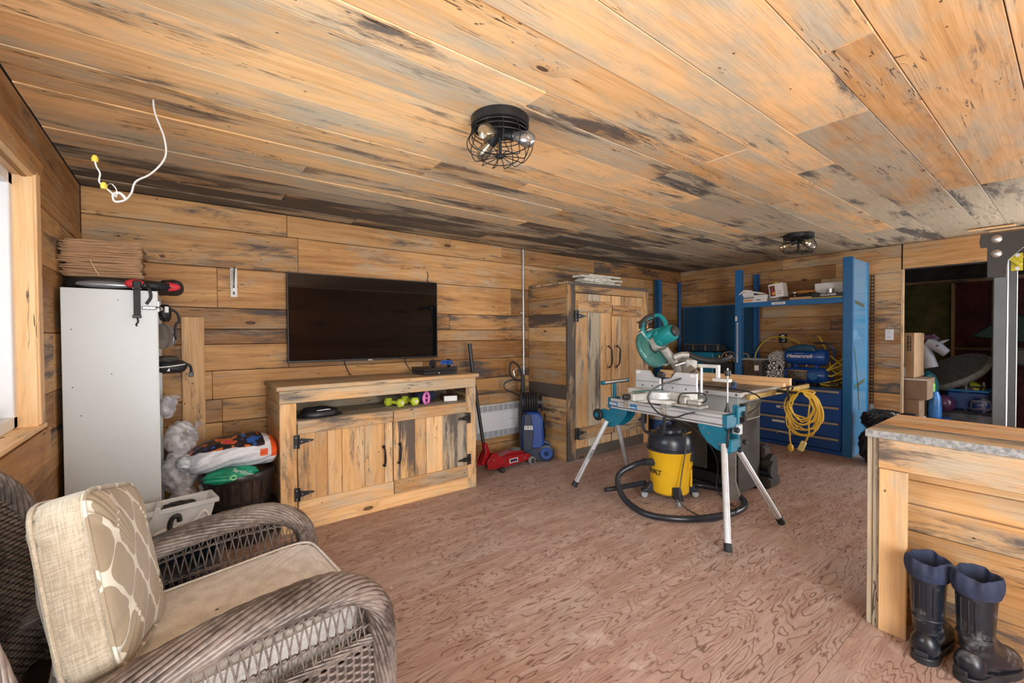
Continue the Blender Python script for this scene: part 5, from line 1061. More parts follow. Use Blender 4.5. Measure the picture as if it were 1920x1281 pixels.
t_ = thing('hand_trowel', 'dark trowel handle behind the white soil bag against the boards', 'trowel', (.30, 3.58, .60)); obj('blade', MB().ell((-.0, .05, .03), (.05, .012, .025), 16, 10), pbr('rusty', (.10, .06, .045), .6), t_); obj('handle', MB().tube([(.04, .05, .02), (.12, .06, -.02)], .012, 8, sub=3), BLKM, t_)
# window-box troughs
TR = pbr('white_trough_plastic', (.68, .70, .70), .4, vary=.08, vs=8)
def trough(loc, label, rz):
    t = thing('window_box', label, 'planter', loc, rz, 'white troughs by the chair'); L, w, h = .20, .075, .16
    def ring(k, z): return [(-L*k, -w*k, z), (L*k, -w*k, z), (L*k, w*k, z), (-L*k, w*k, z)]
    vs = []; 
    for k, z in ((.80, 0), (1, h), (.955, h), (.77, .012)): vs += ring(k, z)
    fs = [(3, 2, 1, 0)]+[(j*4+i, j*4+(i+1) % 4, j*4+4+(i+1) % 4, j*4+4+i) for j in range(3) for i in range(4)]+[(12, 13, 14, 15)]
    obj('shell', MB().add(vs, fs), TR, t, bev=.004, smooth=False)
    rm = MB()
    for a, b in (((-L-.012, -w-.012), (L+.012, -w+.004)), ((-L-.012, w-.004), (L+.012, w+.012)), ((-L-.012, -w), (-L+.006, w)), ((L-.006, -w), (L+.012, w))): rm.box((a[0], a[1], h-.022), (b[0], b[1], h+.003), .003)
    obj('rim', rm, TR, t); return t
trough((-.07, 2.93, 0), 'white trough planter on the floor, lowest of the nested three', radians(9)); trough((-.07, 2.93, .155), 'white trough planter in the middle of the nested three', radians(8)); tt = trough((-.068, 2.93, .31), 'white trough planter, topmost of the nested three, with black scraps inside', radians(9))
t_ = thing('black_scraps', 'black fabric scraps lying in the top white trough', 'scraps', (-.02, 2.93, .44)); obj('scrap', noise_blob((0, 0, 0), (.08, .045, .035), 77, .35, pw=.9), BLK, t_)
t_ = thing('crushed_gutter', 'broken angled white trough end standing at the left end of the nested troughs', 'planter', (-.235, 2.90, .36)); obj('piece', MB().prism([(0, .03), (.05, -.06), (.11, -.02), (.14, .06), (.12, .075), (.10, .02), (.06, -.03), (.03, .06)], .12, (0, .05, .06)), TR, t_, bev=.004)
t_ = thing('white_dish', 'white plastic ring dish with a bent arm and black clamp in front of the troughs', 'dish', (-.05, 2.755, .355))
obj('ring', MB().lathe([(.035, 0), (.06, .0), (.075, .018), (.078, .026), (.07, .026), (.055, .008), (.035, .008)], n=40), TR, t_); obj('stem', MB().box((-.04, -.02, -.08), (.05, .02, .0), .006), TR, t_)
obj('bent_arm', MB().tube([(.06, .0, .02), (.10, .02, .06), (.13, .03, .09), (.15, .03, .06), (.14, .02, .0), (.13, 0, -.05)], .009, 8, sub=5), TR, t_); cl_ = obj('clamp', MB().tube([(-.0, 0, .01), (-.01, 0, .05), (-.0, 0, .09), (.025, 0, .10), (.03, 0, .07)], .012, 8, sub=4), BLK, t_)
t_ = thing('black_tub', 'round black plastic tub on the floor behind the wicker chair', 'tub', (-.09, 2.43, 0))
NB = pbr('blue_black_tub', (.012, .018, .035), .3, vary=.2)
obj('shell', MB().lathe([(0, 0), (.19, 0), (.20, .01), (.225, .38), (.216, .385), (.19, .015), (0, .015)], n=56), NB, t_); obj('rim', MB().tube([(.226*cos(a), .226*sin(a), .385) for a in [2*pi*i/40 for i in range(40)]], .009, 8, closed=True), NB, t_)
obj('contents', MB().lathe([(0, .30), (.12, .29), (.2, .27)], n=40), BLK, t_)
t_ = thing('small_pot', 'small black plant pot behind the cushion next to the white troughs', 'pot', (-.30, 2.62, 0)); obj('pot', MB().lathe([(0, 0), (.09, 0), (.115, .37), (.105, .37), (.085, .012), (0, .012)], n=40), pbr('grey_pot', (.08, .08, .075), .5, vary=.3), t_); obj('soil', MB().lathe([(0, .33), (.10, .325)], n=30), BLK, t_)
t_ = thing('white_hose', 'thin white cord lying on the floor behind the chair arm', 'cord', (.3, 2.6, 0)); obj('cord', MB().tube([(-.12, -.2, .006), (.0, -.02, .006), (.08, .12, .006), (.20, .2, .006), (.22, .35, .006)], .006, 6, sub=6), WHT, t_)
# ================================================================ wicker armchair
def wick(name, cols, rough=.42):
    m, t, b = newmat(name); co = nd(t, 'ShaderNodeTexCoord').outputs['Object']; n = noise(t, co, 55, 3, .6); n2 = noise(t, co, 7, 2, .5)
    lk(t, mix(t, band(t, math_(t, 'ADD', math_(t, 'MULTIPLY', n, .45), math_(t, 'MULTIPLY', n2, .55)), .30, .66), cols[0], cols[1]), b.inputs['Base Color']); b.inputs['Roughness'].default_value = rough; b.inputs['Specular IOR Level'].default_value = .5; return m
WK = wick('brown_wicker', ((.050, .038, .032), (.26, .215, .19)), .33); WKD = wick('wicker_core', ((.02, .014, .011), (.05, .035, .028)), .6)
t_ = thing('wicker_armchair', 'brown wicker armchair with beige cushions in the lower left corner', 'armchair', (.045, 1.60, 0), radians(5))
CH = t_
def bundle(name, path, ru, rv, n, twist, r, par, seed=0, sub=8, core=True):
    P = catmull([Vector(p) for p in path], sub); m = len(P); up0 = Vector((0, 1, 0)); fr = []
    for i, p in enumerate(P):
        a = P[max(0, i-1)]; b = P[min(m-1, i+1)]; tg = (b-a).normalized(); sd = (up0-tg*up0.dot(tg)).normalized(); nn_ = tg.cross(sd); fr.append((p, sd, nn_))
    rd = random.Random(seed); mb = MB(); fu = ru if callable(ru) else (lambda u: ru); fv = rv if callable(rv) else (lambda u: rv)
    for k in range(n):
        ph = 2*pi*k/n; pts = []
        for i, (p, sd, nn_) in enumerate(fr):
            u = i/(m-1); a = ph+twist*u*2*pi; w = 1+.035*sin(i*1.3+k*2.4)
            pts.append(p+sd*(fu(u)*cos(a)*w)+nn_*(fv(u)*sin(a)*w))
        mb.tube(pts, r*rd.uniform(.85, 1.1), 5)
    o = obj(name, mb, WK, par, ang=80)
    if core:
        vs = []; q = 16
        for i, (p, sd, nn_) in enumerate(fr):
            u = i/(m-1)
            for j in range(q): a = 2*pi*j/q; vs.append(p+sd*(fu(u)*.93*cos(a))+nn_*(fv(u)*.9*sin(a)))
        fs = [(i*q+j, i*q+(j+1) % q, (i+1)*q+(j+1) % q, (i+1)*q+j) for i in range(m-1) for j in range(q)]; obj(name+'_core', MB().add(vs, fs), WKD, o)
    return o
def hz(u): return u
for s in (-1, 1):
    path = [(-.44, s*.345, .50), (-.33, s*.350, .56), (-.15, s*.355, .612), (.03, s*.355, .645), (.18, s*.355, .652), (.29, s*.353, .635), (.37, s*.350, .575), (.40, s*.348, .48), (.405, s*.345, .34), (.40, s*.345, .16), (.397, s*.345, .02)]
    bundle('arm', path, lambda u: .060-.018*max(0, (u-.5)*2), lambda u: .026+.004*sin(pi*u), 20, 1.5*s, .0082, CH, 5+s)
    bundle('front_post', [(.37, s*.30, .56), (.37, s*.298, .45), (.368, s*.297, .02)], .017, .017, 9, 2.2, .0055, CH, 9)
    # open lattice under the arm
    mb = MB(); zt = lambda x: .625+.02*math.exp(-((x-.17)/.2)**2)-.42*max(0, -.03-x)**1.4-1.5*max(0, x-.30)**1.6; zb = lambda x: .43+.10*(x+.3)*.25
    y = s*.35; xs_ = [-.36+.0245*i for i in range(30)]
    for i, x in enumerate(xs_):
        for sh in (-1, 1):
            x2 = x+sh*.036
            if x2 > .375 or x2 < -.40: continue
            mb.tube([(x, y+.004*sh, zb(x)-.01), ((x+x2)/2, y+.006*sh, (zb(x)+zt(x2))/2), (x2, y+.004*sh, zt(x2)-.015)], .0026, 5, sub=3)
    for k, zf in enumerate((.30, .72)):
        for ph in (0, pi): mb.tube([(x, y+.007*sin(x*130+ph), zb(x)+(zt(x)-zb(x))*zf+.004*cos(x*130+ph)) for x in [-.38+.0125*j for j in range(61)]], .003, 5)
    obj('lattice', mb, WK, CH, ang=80, kind='stuff')
    # dense weave below
    mb = MB()
    for j in range(34):
        z = .06+j*.0112; mb.tube([(x, y+.0055*sin(x*pi/.024+j*pi), z) for x in [-.42+.008*i for i in range(101)]], .0048, 5)
    for i in range(34): mb.cyl((-.42+.024*i+.012, y, .04), (-.42+.024*i+.012, y, .44), .004, n=5)
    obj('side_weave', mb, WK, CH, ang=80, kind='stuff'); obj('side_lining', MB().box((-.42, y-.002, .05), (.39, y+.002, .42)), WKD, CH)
    bundle('side_rail', [(-.42, y, .435), (0, y, .437), (.39, y, .455)], .012, .010, 7, 3, .0045, CH, 3, core=False)
    for x in (-.40,): bundle('rear_leg', [(x, y, .50), (x, y, .02)], .02, .02, 9, 1.5, .0055, CH, 2)
# curved back
def bk(u, z): return (-.46+.13*u*u-.10*(z-.42)*.9, .405*u*(1-.0*z), z)
def top(u): return 1.015-.05*u*u-.26*abs(u)**5
mb = MB()
for j in range(58):
    z = .40+j*.0115; pts = []
    for i in range(121):
        u = -1+i/60; 
        if z > top(u)-.01: 
            if len(pts) > 3: mb.tube(pts, .0052, 5)
            pts = []; continue
        b_ = bk(u, z); w = .0065*sin(i*pi/2.0+pi*j+.4); pts.append((b_[0]+w, b_[1], b_[2]))
    if len(pts) > 3: mb.tube(pts, .0052, 5)
obj('back_weave', mb, WK, CH, ang=80, kind='stuff')
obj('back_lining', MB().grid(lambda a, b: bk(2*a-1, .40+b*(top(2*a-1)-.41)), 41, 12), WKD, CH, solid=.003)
rim = [bk(-1, .42)]+[bk(u, top(u)) for u in [-1+.1*i for i in range(21)]]+[bk(1, .42)]
rim.insert(1, bk(-1, .60)); rim.insert(-1, bk(1, .60))
bundle('back_rim', rim, .022, .026, 14, 4, .0065, CH, 8, sub=5)
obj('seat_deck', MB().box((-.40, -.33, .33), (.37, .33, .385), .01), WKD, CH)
mb = MB()
for j in range(26):
    z = .06+j*.0112; mb.tube([(.375+.0055*sin(y_*pi/.024+j*pi), y_, z) for y_ in [-.30+.008*i for i in range(76)]], .0048, 5)
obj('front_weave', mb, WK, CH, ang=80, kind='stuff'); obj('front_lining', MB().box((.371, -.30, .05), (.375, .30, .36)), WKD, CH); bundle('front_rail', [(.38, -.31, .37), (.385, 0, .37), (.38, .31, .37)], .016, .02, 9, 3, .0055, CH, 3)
LIN = None
def linen(name, a, b, pattern=False):
    m, t, bs_ = newmat(name); tc = nd(t, 'ShaderNodeTexCoord'); co = tc.outputs['Object']
    wv = math_(t, 'ADD', math_(t, 'MULTIPLY', noise(t, vscale(t, co, (300, 20, 20)), 1, 2, .5), .5), math_(t, 'MULTIPLY', noise(t, vscale(t, co, (20, 300, 300)), 1, 2, .5), .5))
    c = mix(t, band(t, math_(t, 'ADD', wv, math_(t, 'MULTIPLY', math_(t, 'SUBTRACT', noise(t, co, 5, 3, .5), .5), .3)), .35, .65), a, b)
    if pattern:
        s = nd(t, 'ShaderNodeSeparateXYZ', i0=co); ny = math_(t, 'MULTIPLY', s.outputs[1], 2*pi/.150); nz = math_(t, 'MULTIPLY', s.outputs[2], 2*pi/.170)
        A_ = math_(t, 'COSINE', math_(t, 'ADD', ny, math_(t, 'MULTIPLY', math_(t, 'SINE', math_(t, 'MULTIPLY', nz, 2)), .38))); B__ = math_(t, 'COSINE', math_(t, 'ADD', nz, math_(t, 'MULTIPLY', math_(t, 'SINE', math_(t, 'MULTIPLY', ny, 2)), .38)))
        f = math_(t, 'ABSOLUTE', math_(t, 'ADD', math_(t, 'ADD', A_, B__), math_(t, 'MULTIPLY', math_(t, 'MULTIPLY', A_, B__), .0)))
        nx = nd(t, 'ShaderNodeSeparateXYZ', i0=tc.outputs['Normal']).outputs[0]
        msk = math_(t, 'MULTIPLY', math_(t, 'LESS_THAN', f, .125), math_(t, 'GREATER_THAN', s.outputs[0], .045))
        face = math_(t, 'GREATER_THAN', s.outputs[0], .045)
        c = mix(t, face, c, mix(t, wv, (.30, .245, .165), (.42, .35, .25))); c = mix(t, msk, c, (.72, .69, .60))
    lk(t, c, bs_.inputs['Base Color']); bs_.inputs['Roughness'].default_value = .85; bs_.inputs['Specular IOR Level'].default_value = .2; bs_.inputs['Sheen Weight'].default_value = .2
    lk(t, bump(t, wv, .35, .002), bs_.inputs['Normal']); return m
LIN = linen('beige_linen', (.58, .555, .515), (.82, .79, .75)); LINP = linen('trellis_linen', (.36, .30, .215), (.54, .47, .36), True)
def cushion(sx, sy, sz, e1, e2, crown, wr=0, seed=0):
    rd = random.Random(seed); ph = [rd.uniform(0, 6) for _ in range(4)]
    def fn(u, v):   # flat axis is x
        a = 2*pi*u; b = pi*(v-.5); sg = lambda q, p: (abs(q)**p)*(1 if q > 0 else -1)
        y = sy*sg(cos(a), e1); z = sz*sg(sin(a), e1); c = max(1e-6, cos(b))**e2; x = sx*sg(sin(b), e2)
        r2 = min(1, (c**2)); k = 1+crown*(1-r2)
        w = wr*(sin(18*a+ph[0])+.6*sin(31*a+ph[1]+3*b))*min(1, r2*1.2)*(1 if abs(sin(b)) > .3 else .5)
        return (x*k+w*(1 if x > 0 else -1), y*c, z*c)
    return MB().grid(fn, 96, 40, cu=True)
sc_ = obj('seat_cushion', cushion(.062, .285, .36, .22, .32, .10, .0015, 1), LIN, CH, ang=180)
sc_.matrix_basis = Matrix.Translation((.035, 0, .452)) @ Matrix.Rotation(radians(-4), 4, 'Y') @ Matrix(((0, 0, 1, 0), (0, 1, 0, 0), (-1, 0, 0, 0), (0, 0, 0, 1))) @ Matrix.Rotation(pi, 4, 'Z')
for sg_ in (-1, 1):
    pp = [(sg_*.052, .280*(abs(cos(a))**.22)*(1 if cos(a) > 0 else -1), .355*(abs(sin(a))**.22)*(1 if sin(a) > 0 else -1)) for a in [2*pi*i/96 for i in range(96)]]
    pi_ = obj('piping', MB().tube(pp, .0045, 6, closed=True), LIN, sc_)
pl = obj('back_cushion', cushion(.066, .240, .215, .26, .42, .18, .0045, 4), LINP, CH, ang=180, label='beige back cushion with a white trellis pattern on its front')
pl.matrix_basis = Matrix.Translation((-.215, -.0, .735)) @ Matrix.Rotation(radians(-13), 4, 'Z') @ Matrix.Rotation(radians(-14), 4, 'X') @ Matrix.Rotation(radians(-12), 4, 'Y')
for sg_ in (-1, 1):
    pp = [(sg_*.045, .237*(abs(cos(a))**.26)*(1 if cos(a) > 0 else -1), .212*(abs(sin(a))**.26)*(1 if sin(a) > 0 else -1)) for a in [2*pi*i/96 for i in range(96)]]
    obj('piping', MB().tube(pp, .0055, 6, closed=True), LINP, pl)
# ================================================================ ceiling: cage lights and the loose cable
FIL = pbr('filament', (1, .55, .2), .4, vary=0)
BG = {}
for k_, tc_ in enumerate(((.75, .62, .42), (.75, .76, .78))):
    g = glass_mat('bulb_glass', tuple(.5+.5*c for c in tc_), .03, 2.2); _t = g.node_tree; _o = _t.nodes['Material Output']; _p = _t.nodes['Principled BSDF']; _p.inputs['Base Color'].default_value = (*tc_, 1); _p.inputs['Roughness'].default_value = .12; _p.inputs['Metallic'].default_value = .8
    _m = nd(_t, 'ShaderNodeMixShader', i0=.45, i1=_o.inputs[0].links[0].from_socket, i2=_p.outputs[0]); lk(_t, _m.outputs[0], _o.inputs[0]); BG[k_] = g
def bulb(par, p, d, tint):
    d = Vector(d).normalized(); p = Vector(p)
    s_ = obj('socket', MB().cyl(p, p+d*.055, .022, n=18), BLKM, par)
    obj('bulb', MB().lathe([(.014, 0), (.018, .012), (.030, .05), (.032, .075), (.024, .10), (.0, .108)], p+d*.055, 24, d), BG[tint], s_)
    obj('bulb_cap', MB().cyl(p+d*.05, p+d*.062, .014, n=14), STEEL, s_); obj('filament', MB().tube([p+d*(.075+.012*k)+Vector((.006*(-1)**k, .006*(-1)**(k//2), 0)) for k in range(5)], .0012, 4), FIL, s_)
def cage(loc, rz, label):
    t = thing('ceiling_light', label, 'lamp', loc, rz, 'black cage lights on the ceiling'); R = .130
    obj('canopy', MB().lathe([(0, 0), (R, 0), (R+.004, -.004), (R+.003, -.035), (R-.004, -.038), (R-.006, -.006), (0, -.006)][::-1], n=48), BLKM, t)
    rimm = [(R, -.04), (R+.002, -.06), (R+.012, -.085), (R+.018, -.11)]
    for r_, z in ((R-.001, -.045), (R, -.062), (R+.012, -.088), (.085, -.156)): obj('cage_ring', MB().tube([(r_*cos(a), r_*sin(a), z) for a in [2*pi*i/36 for i in range(36)]], .0022, 6, closed=True), BLKM, t)
    for k in range(12):
        a = 2*pi*k/12; c, s = cos(a), sin(a); c2, s2 = cos(a+.22), sin(a+.22)
        obj('cage_wire', MB().tube([((R-.002)*c, (R-.002)*s, -.036), ((R+.003)*c, (R+.003)*s, -.062), ((R+.022)*c, (R+.022)*s, -.10), ((R+.01)*c, (R+.01)*s, -.135), (.115*c2, .115*s2, -.160), (.085*c2, .085*s2, -.158), (.015*c, .015*s, -.148)], .0022, 5, sub=4), BLKM, t)
    obj('stem', MB().cyl((0, 0, -.006), (0, 0, -.15), .008, n=12).lathe([(0, -.158), (.016, -.155), (.018, -.146), (0, -.142)], n=14), BLKM, t)
    for k, a in enumerate((3.6, 5.3, 1.6)):
        bulb(t, (.012*cos(a), .012*sin(a), -.055), (cos(a), sin(a), -.35), (0, 1, 0)[k])
    t.scale = (1, 1, 1.15); return t
cage((1.18, 1.63, 2.352), 0, 'black wire cage ceiling light with bare bulbs, the large near one'); cage((4.95, 1.73, 2.352), .4, 'black wire cage ceiling light, the small far one above the blue shelf')
t_ = thing('loose_cable', 'white electric cable hanging from the ceiling boards with yellow wire caps', 'cable', (-.08, 2.37, 2.355)); o = Vector((-.08, 2.37, 2.355))
def rel(P): return [Vector(p)-o for p in P]
obj('sheath', MB().tube(rel([(-.08, 2.37, 2.36), (-.075, 2.37, 2.30), (-.045, 2.37, 2.20), (-.045, 2.37, 2.12), (-.09, 2.37, 2.045), (-.14, 2.37, 2.00), (-.155, 2.37, 1.95), (-.175, 2.36, 1.915), (-.205, 2.36, 1.905), (-.21, 2.37, 1.935), (-.19, 2.38, 1.945), (-.17, 2.37, 1.92)]), .006, 8, sub=7, flat=.6), WHT, t_)
w_ = obj('white_wire', MB().tube(rel([(-.20, 2.37, 1.925), (-.225, 2.37, 1.95), (-.25, 2.37, 1.975), (-.248, 2.37, 2.01), (-.258, 2.37, 2.035), (-.262, 2.37, 2.06)]), .0028, 6, sub=6), WHT, t_)
YN = pbr('yellow_wire_nut', (.75, .60, .08), .4)
obj('wire_nut', MB().lathe([(0, 0), (.006, 0), (.011, -.012), (.010, -.024), (0, -.024)], Vector((-.262, 2.37, 2.078))-o, 12), YN, w_)
w_ = obj('bare_wire', MB().tube(rel([(-.20, 2.37, 1.93), (-.20, 2.365, 1.955), (-.215, 2.365, 1.975), (-.23, 2.365, 1.965)]), .0018, 6, sub=6), STEEL, t_); obj('wire_nut', MB().lathe([(0, 0), (.006, 0), (.011, -.012), (.010, -.024), (0, -.024)], Vector((-.237, 2.365, 1.975))-o, 12), YN, w_)
for x, y, L, lab in ((6.05, .52, .30, 'short pale lath tacked to the ceiling above the power rack, nearer one'), (6.25, .42, .26, 'short pale lath on the ceiling above the power rack, farther one')):
    t_ = thing('ceiling_lath', lab, 'lath', (x, y, 2.345)); plank(t_, (0, -L/2, -.012), (0, 1, 0), (1, 0, 0), L, .05, .012 * -1, PINE, wcol(0, .2, .6, .4), 'board')
# ================================================================ blue shelving and drawers
BLU = pbr('blue_steel', (.012, .135, .36), .33, vary=.05, vs=3, coat=.25); BLD = pbr('deep_blue_steel', (.010, .075, .33), .4, vary=.05, vs=3); BLK2 = pbr('blue_panel', (.008, .06, .13), .3, vary=.08, coat=.3)
BLP = pbr('gloss_blue_lightened', (.05, .32, .62), .14, vary=.03, coat=.6); HND = pbr('aluminium_pull', (.42, .40, .36), .4, .5, vary=.05)  # side sheet blue is lightened to stand for its bright reflection
t_ = thing('drawer_cabinet', 'low blue steel cabinet of four wide drawers carrying the air compressor', 'cabinet', (6.1, 2.05, 0))
o = (6.1, 2.05)
def bx(name, a, b, mat, ch=.002, par=None, oo=None):
    q = oo or o; return obj(name, MB().box((a[0]-q[0], a[1]-q[1], a[2]), (b[0]-q[0], b[1]-q[1], b[2]), ch), mat, par or t_)
bx('case', (5.775, 1.59, .09), (6.40, 2.65, .725), BLD); bx('plinth', (5.80, 1.56, .0), (6.40, 2.64, .09), BLD); bx('kick_plate', (5.762, 1.55, .0), (5.775, 2.66, .045), BLD); bx('top_sheet', (5.765, 1.545, .725), (6.40, 2.66, .737), BLK2)
zz = [.05, .19, .365, .54, .72]
for i in range(4):
    d = bx('drawer', (5.758, 1.60, zz[i]+.004), (5.776, 2.64, zz[i+1]-.004), BLD, .003)
    h = bx('pull_rail', (5.735, 1.61, zz[i+1]-.034), (5.760, 2.63, zz[i+1]-.006), HND, .006, d)
    if i in (1, 2): bx('label_strip', (5.754, 2.20-.05*i, zz[i+1]-.085), (5.7575, 2.34-.05*i, zz[i+1]-.058), WHT, 0, d)
    if i == 2: bx('label_mark', (5.7525, 2.15, zz[i+1]-.08), (5.754, 2.20, zz[i+1]-.065), BLK, 0, d)
t2 = thing('white_zip_tie', 'thin white cord caught on the lowest drawer pull of the blue cabinet', 'cord', (5.74, 2.2, .165)); obj('cord', MB().tube([(-.01, .02, -.02), (-.015, .0, .01), (-.012, -.08, .0), (-.01, -.14, -.015)], .004, 6, sub=5), WHT, t2)
t_ = thing('tool_bench', 'low blue steel bench in the far corner under the tool cases', 'bench', (6.1, 3.3, 0)); o = (6.1, 3.3)
bx('case', (5.80, 2.67, .05), (6.40, 3.90, .725), BLD); bx('top_sheet', (5.76, 2.67, .725), (6.40, 3.90, .737), BLU); bx('toe_kick', (5.85, 2.67, 0), (6.40, 3.90, .05), BLK2)
t_ = thing('blue_shelving', 'blue steel shelving with perforated posts and one shelf of oddments', 'shelving', (6.1, 2.1, 0)); o = (6.1, 2.1)
PERF = pbr('hole_dark', (.005, .02, .05), .8, vary=0)
# posts
bx('post', (5.76, 2.665, .0), (5.765, 2.745, 2.18), BLU); bx('post_flange', (5.76, 2.663, .0), (5.80, 2.668, 2.18), BLU); bx('post', (5.80, 2.655, 0), (5.804, 2.668, 2.18), BLU)
mb = MB()
for i in range(74): mb.box((5.775-o[0], 2.6615-o[1], .05+i*.0285), (5.79-o[0], 2.6632-o[1], .062+i*.0285))
obj('punched_holes', mb, PERF, t_, kind='stuff')
for y0, y1 in ((2.71, 2.79),): bx('rear_post', (6.39, y0, 0), (6.395, y1, 2.18), BLU); bx('rear_post_flange', (6.35, y0-.002, 0), (6.39, y0+.002, 2.18), BLD)
bx('side_sheet', (5.80, 1.495, 0), (6.30, 1.501, 2.165), BLP, .001, None); bx('front_flange', (5.757, 1.500, 0), (5.763, 1.582, 2.185), BLU, .001); bx('flange_return', (5.757, 1.494, 0), (5.800, 1.501, 2.185), BLU, .002); bx('flange_lip', (5.757, 1.578, 0), (5.79, 1.582, 2.185), BLD, .001)
for i in range(9): bx('bolt_hole', (5.7555, 1.54, .12+i*.245), (5.7572, 1.547, .128+i*.245), PERF, 0)
bx('side_rear_edge', (6.295, 1.485, 0), (6.305, 1.503, 2.165), BLP, .001); bx('magnet', (5.97, 1.488, 1.30), (5.985, 1.495, 1.312), WHT, .002)
bx('shelf_deck', (5.765, 1.54, 1.742), (6.38, 2.66, 1.752), BLU); bx('shelf_front_lip', (5.760, 1.56, 1.690), (5.766, 2.66, 1.752), BLU); bx('shelf_under_lip', (5.766, 1.56, 1.690), (5.80, 2.66, 1.694), BLD); bx('shelf_label', (5.757, 2.15, 1.708), (5.760, 2.30, 1.736), WHT, 0)
bars(t_, .10, .010, 1, Vector((5.7565, 2.225, 1.722)), (0, -1, 0), (0, 0, 1), BLK, True)
bx('post_sticker', (5.757, 2.72, .98), (5.760, 2.705, 1.50), WHT, 0); bars(t_, .40, .008, 1, Vector((5.7565, 2.7125, 1.28)), (0, 0, -1), (0, -1, 0), BLK, True); bx('post_tape', (5.757, 2.74, 1.52), (5.760, 2.715, 1.58), WHT, 0)
TAPE = pbr('olive_tape', (.09, .11, .05), .5, vary=.15)
for (u0, z0, u1, z1, w) in ((5.84, 1.70, 6.16, 1.66, .035), (5.83, 1.20, 5.98, .70, .018), (5.84, .76, 6.20, .82, .032), (5.95, .82, 6.01, .50, .018)):
    p = Vector((u0-o[0], 1.4935-o[1], z0)); q = Vector((u1-o[0], 1.4935-o[1], z1)); d = (q-p); nn2 = Vector((-d.z, 0, d.x)).normalized()*w/2
    obj('tape_strip', MB().add([p-nn2, q-nn2, q+nn2, p+nn2, p-nn2+Vector((0, -.0015, 0)), q-nn2+Vector((0, -.0015, 0)), q+nn2+Vector((0, -.0015, 0)), p+nn2+Vector((0, -.0015, 0))], [(3, 2, 1, 0), (4, 5, 6, 7), (0, 1, 5, 4), (1, 2, 6, 5), (2, 3, 7, 6), (3, 0, 4, 7)]), TAPE, t_, smooth=False)
t_ = thing('corner_uprights', 'pair of blue steel posts with a dark blue sheet between, in the far corner', 'shelving', (6.1, 3.7, 0)); o = (6.1, 3.7)
bx('post', (5.68, 3.90, 0), (5.81, 3.905, 2.18), BLK2); bx('post_flange', (5.765, 3.86, 0), (5.81, 3.90, 2.18), BLU); bx('rear_post', (6.36, 3.88, 0), (6.365, 3.94, 2.18), BLD); bx('rear_flange', (6.30, 3.88, 0), (6.36, 3.885, 2.18), BLU)
bx('back_sheet', (6.385, 2.795, .70), (6.40, 3.87, 1.775), BLK2, .002); bx('sheet_fold', (6.375, 2.80, 1.765), (6.385, 3.87, 1.778), BLU, .001)
# black perforated strip on the wall
t_ = thing('perforated_strip', 'black perforated steel strip standing against the boards right of the blue shelving', 'strip', (6.40, 1.475, .22)); o = (6.40, 1.475)
mb = MB(); mb.box((0, -.018, 0), (.008, -.012, 1.82)).box((0, .012, 0), (.008, .018, 1.82))
for i in range(46): mb.box((0, -.012, .01+i*.0395), (.008, .012, .024+i*.0395))
obj('strip', mb, BLKM, t_); obj('steel_end', MB().box((-.004, -.018, .0), (.0, .018, .30), .001), pbr('galvanised', (.55, .60, .62), .4, .4), t_)
# ---- shelf contents
CARD = pbr('brown_card', (.42, .27, .15), .7, vary=.12); ORA = pbr('orange_print', (.75, .30, .03), .5)
SZ = 1.753
t_ = thing('torn_carton', 'opened white carton with orange print at the left end of the blue shelf', 'box', (5.86, 2.52, SZ)); o = (5.86, 2.52)
bx('tray', (5.80, 2.37, SZ), (6.0, 2.68, SZ+.09), WHT, .002, oo=o); [obj_.__setattr__('location', (0, 0, 0)) for obj_ in t_.children]
for c in t_.children:
    for v in c.data.vertices: v.co.z -= SZ
obj('lid', MB().prism([(-.17, .10), (-.10, .16), (.12, .11), (.13, .095), (-.1, .13)], .10, (-.03, 0, 0), (0, -1, 0)), WHT, t_, smooth=False); obj('front_flap', MB().prism([(.16, .09), (.09, .165), (.02, .15), (-.0, .09)], .002, (-.07, 0, 0), (0, 1, 0)), WHT, t_, smooth=False)
obj('orange_print', MB().box((-.0615, .02, .015), (-.060, .13, .035)), ORA, t_); bars(t_, .13, .032, 2, (-.0615, .07, .058), (0, -1, 0), (0, 0, 1), BLK); bars(t_, .06, .018, 1, (-.0615, -.05, .03), (0, -1, 0), (0, 0, 1), BLK)
obj('contents', noise_blob((.0, -.06, .09), (.06, .05, .03), 90, .4, 30, 20), CARD, t_)
def ybox(name, label, cat, c, s, mat, rz=0, tilt=0, mk=None):
    t = thing(name, label, cat, c, rz); q = obj('carton', MB().box((-s[0]/2, -s[1]/2, 0), (s[0]/2, s[1]/2, s[2]), .002, Matrix.Rotation(tilt, 4, 'X')), mat, t)
    if mk: mk(t, s)
    return t
def mk1(t, s):
    R_ = Matrix.Rotation(radians(-7), 4, 'X')
    obj('print_panel', MB().box((-s[0]/2-.001, .01, .02), (-s[0]/2, s[1]/2-.01, s[2]-.02), 0, R_), pbr('dark_red_print', (.18, .04, .03), .5, vary=.6, vs=40), t); obj('print_disc', MB().cyl((-s[0]/2-.002, .035, .05), (-s[0]/2, .035, .05), .018, n=20), ORA, t)
    obj('print_lines', MB().box((-s[0]/2-.001, -.06, .04), (-s[0]/2, -.01, .05), 0, R_).box((-s[0]/2-.001, -.06, .07), (-s[0]/2, -.01, .078), 0, R_), pbr('grey_print', (.45, .44, .42), .6), t)
ybox('screw_box', 'white and dark red box standing tilted on the blue shelf beside the yellow capped bottle', 'box', (5.87, 2.26, SZ+.045), (.13, .16, .17), WHT, 0, radians(-7), mk1)
t_ = thing('wood_block', 'small pale wood block under the tilted box on the blue shelf', 'block', (5.83, 2.30, SZ)); obj('block', MB().box((-.04, -.065, 0), (.06, .065, .042), .003), PINE, t_)
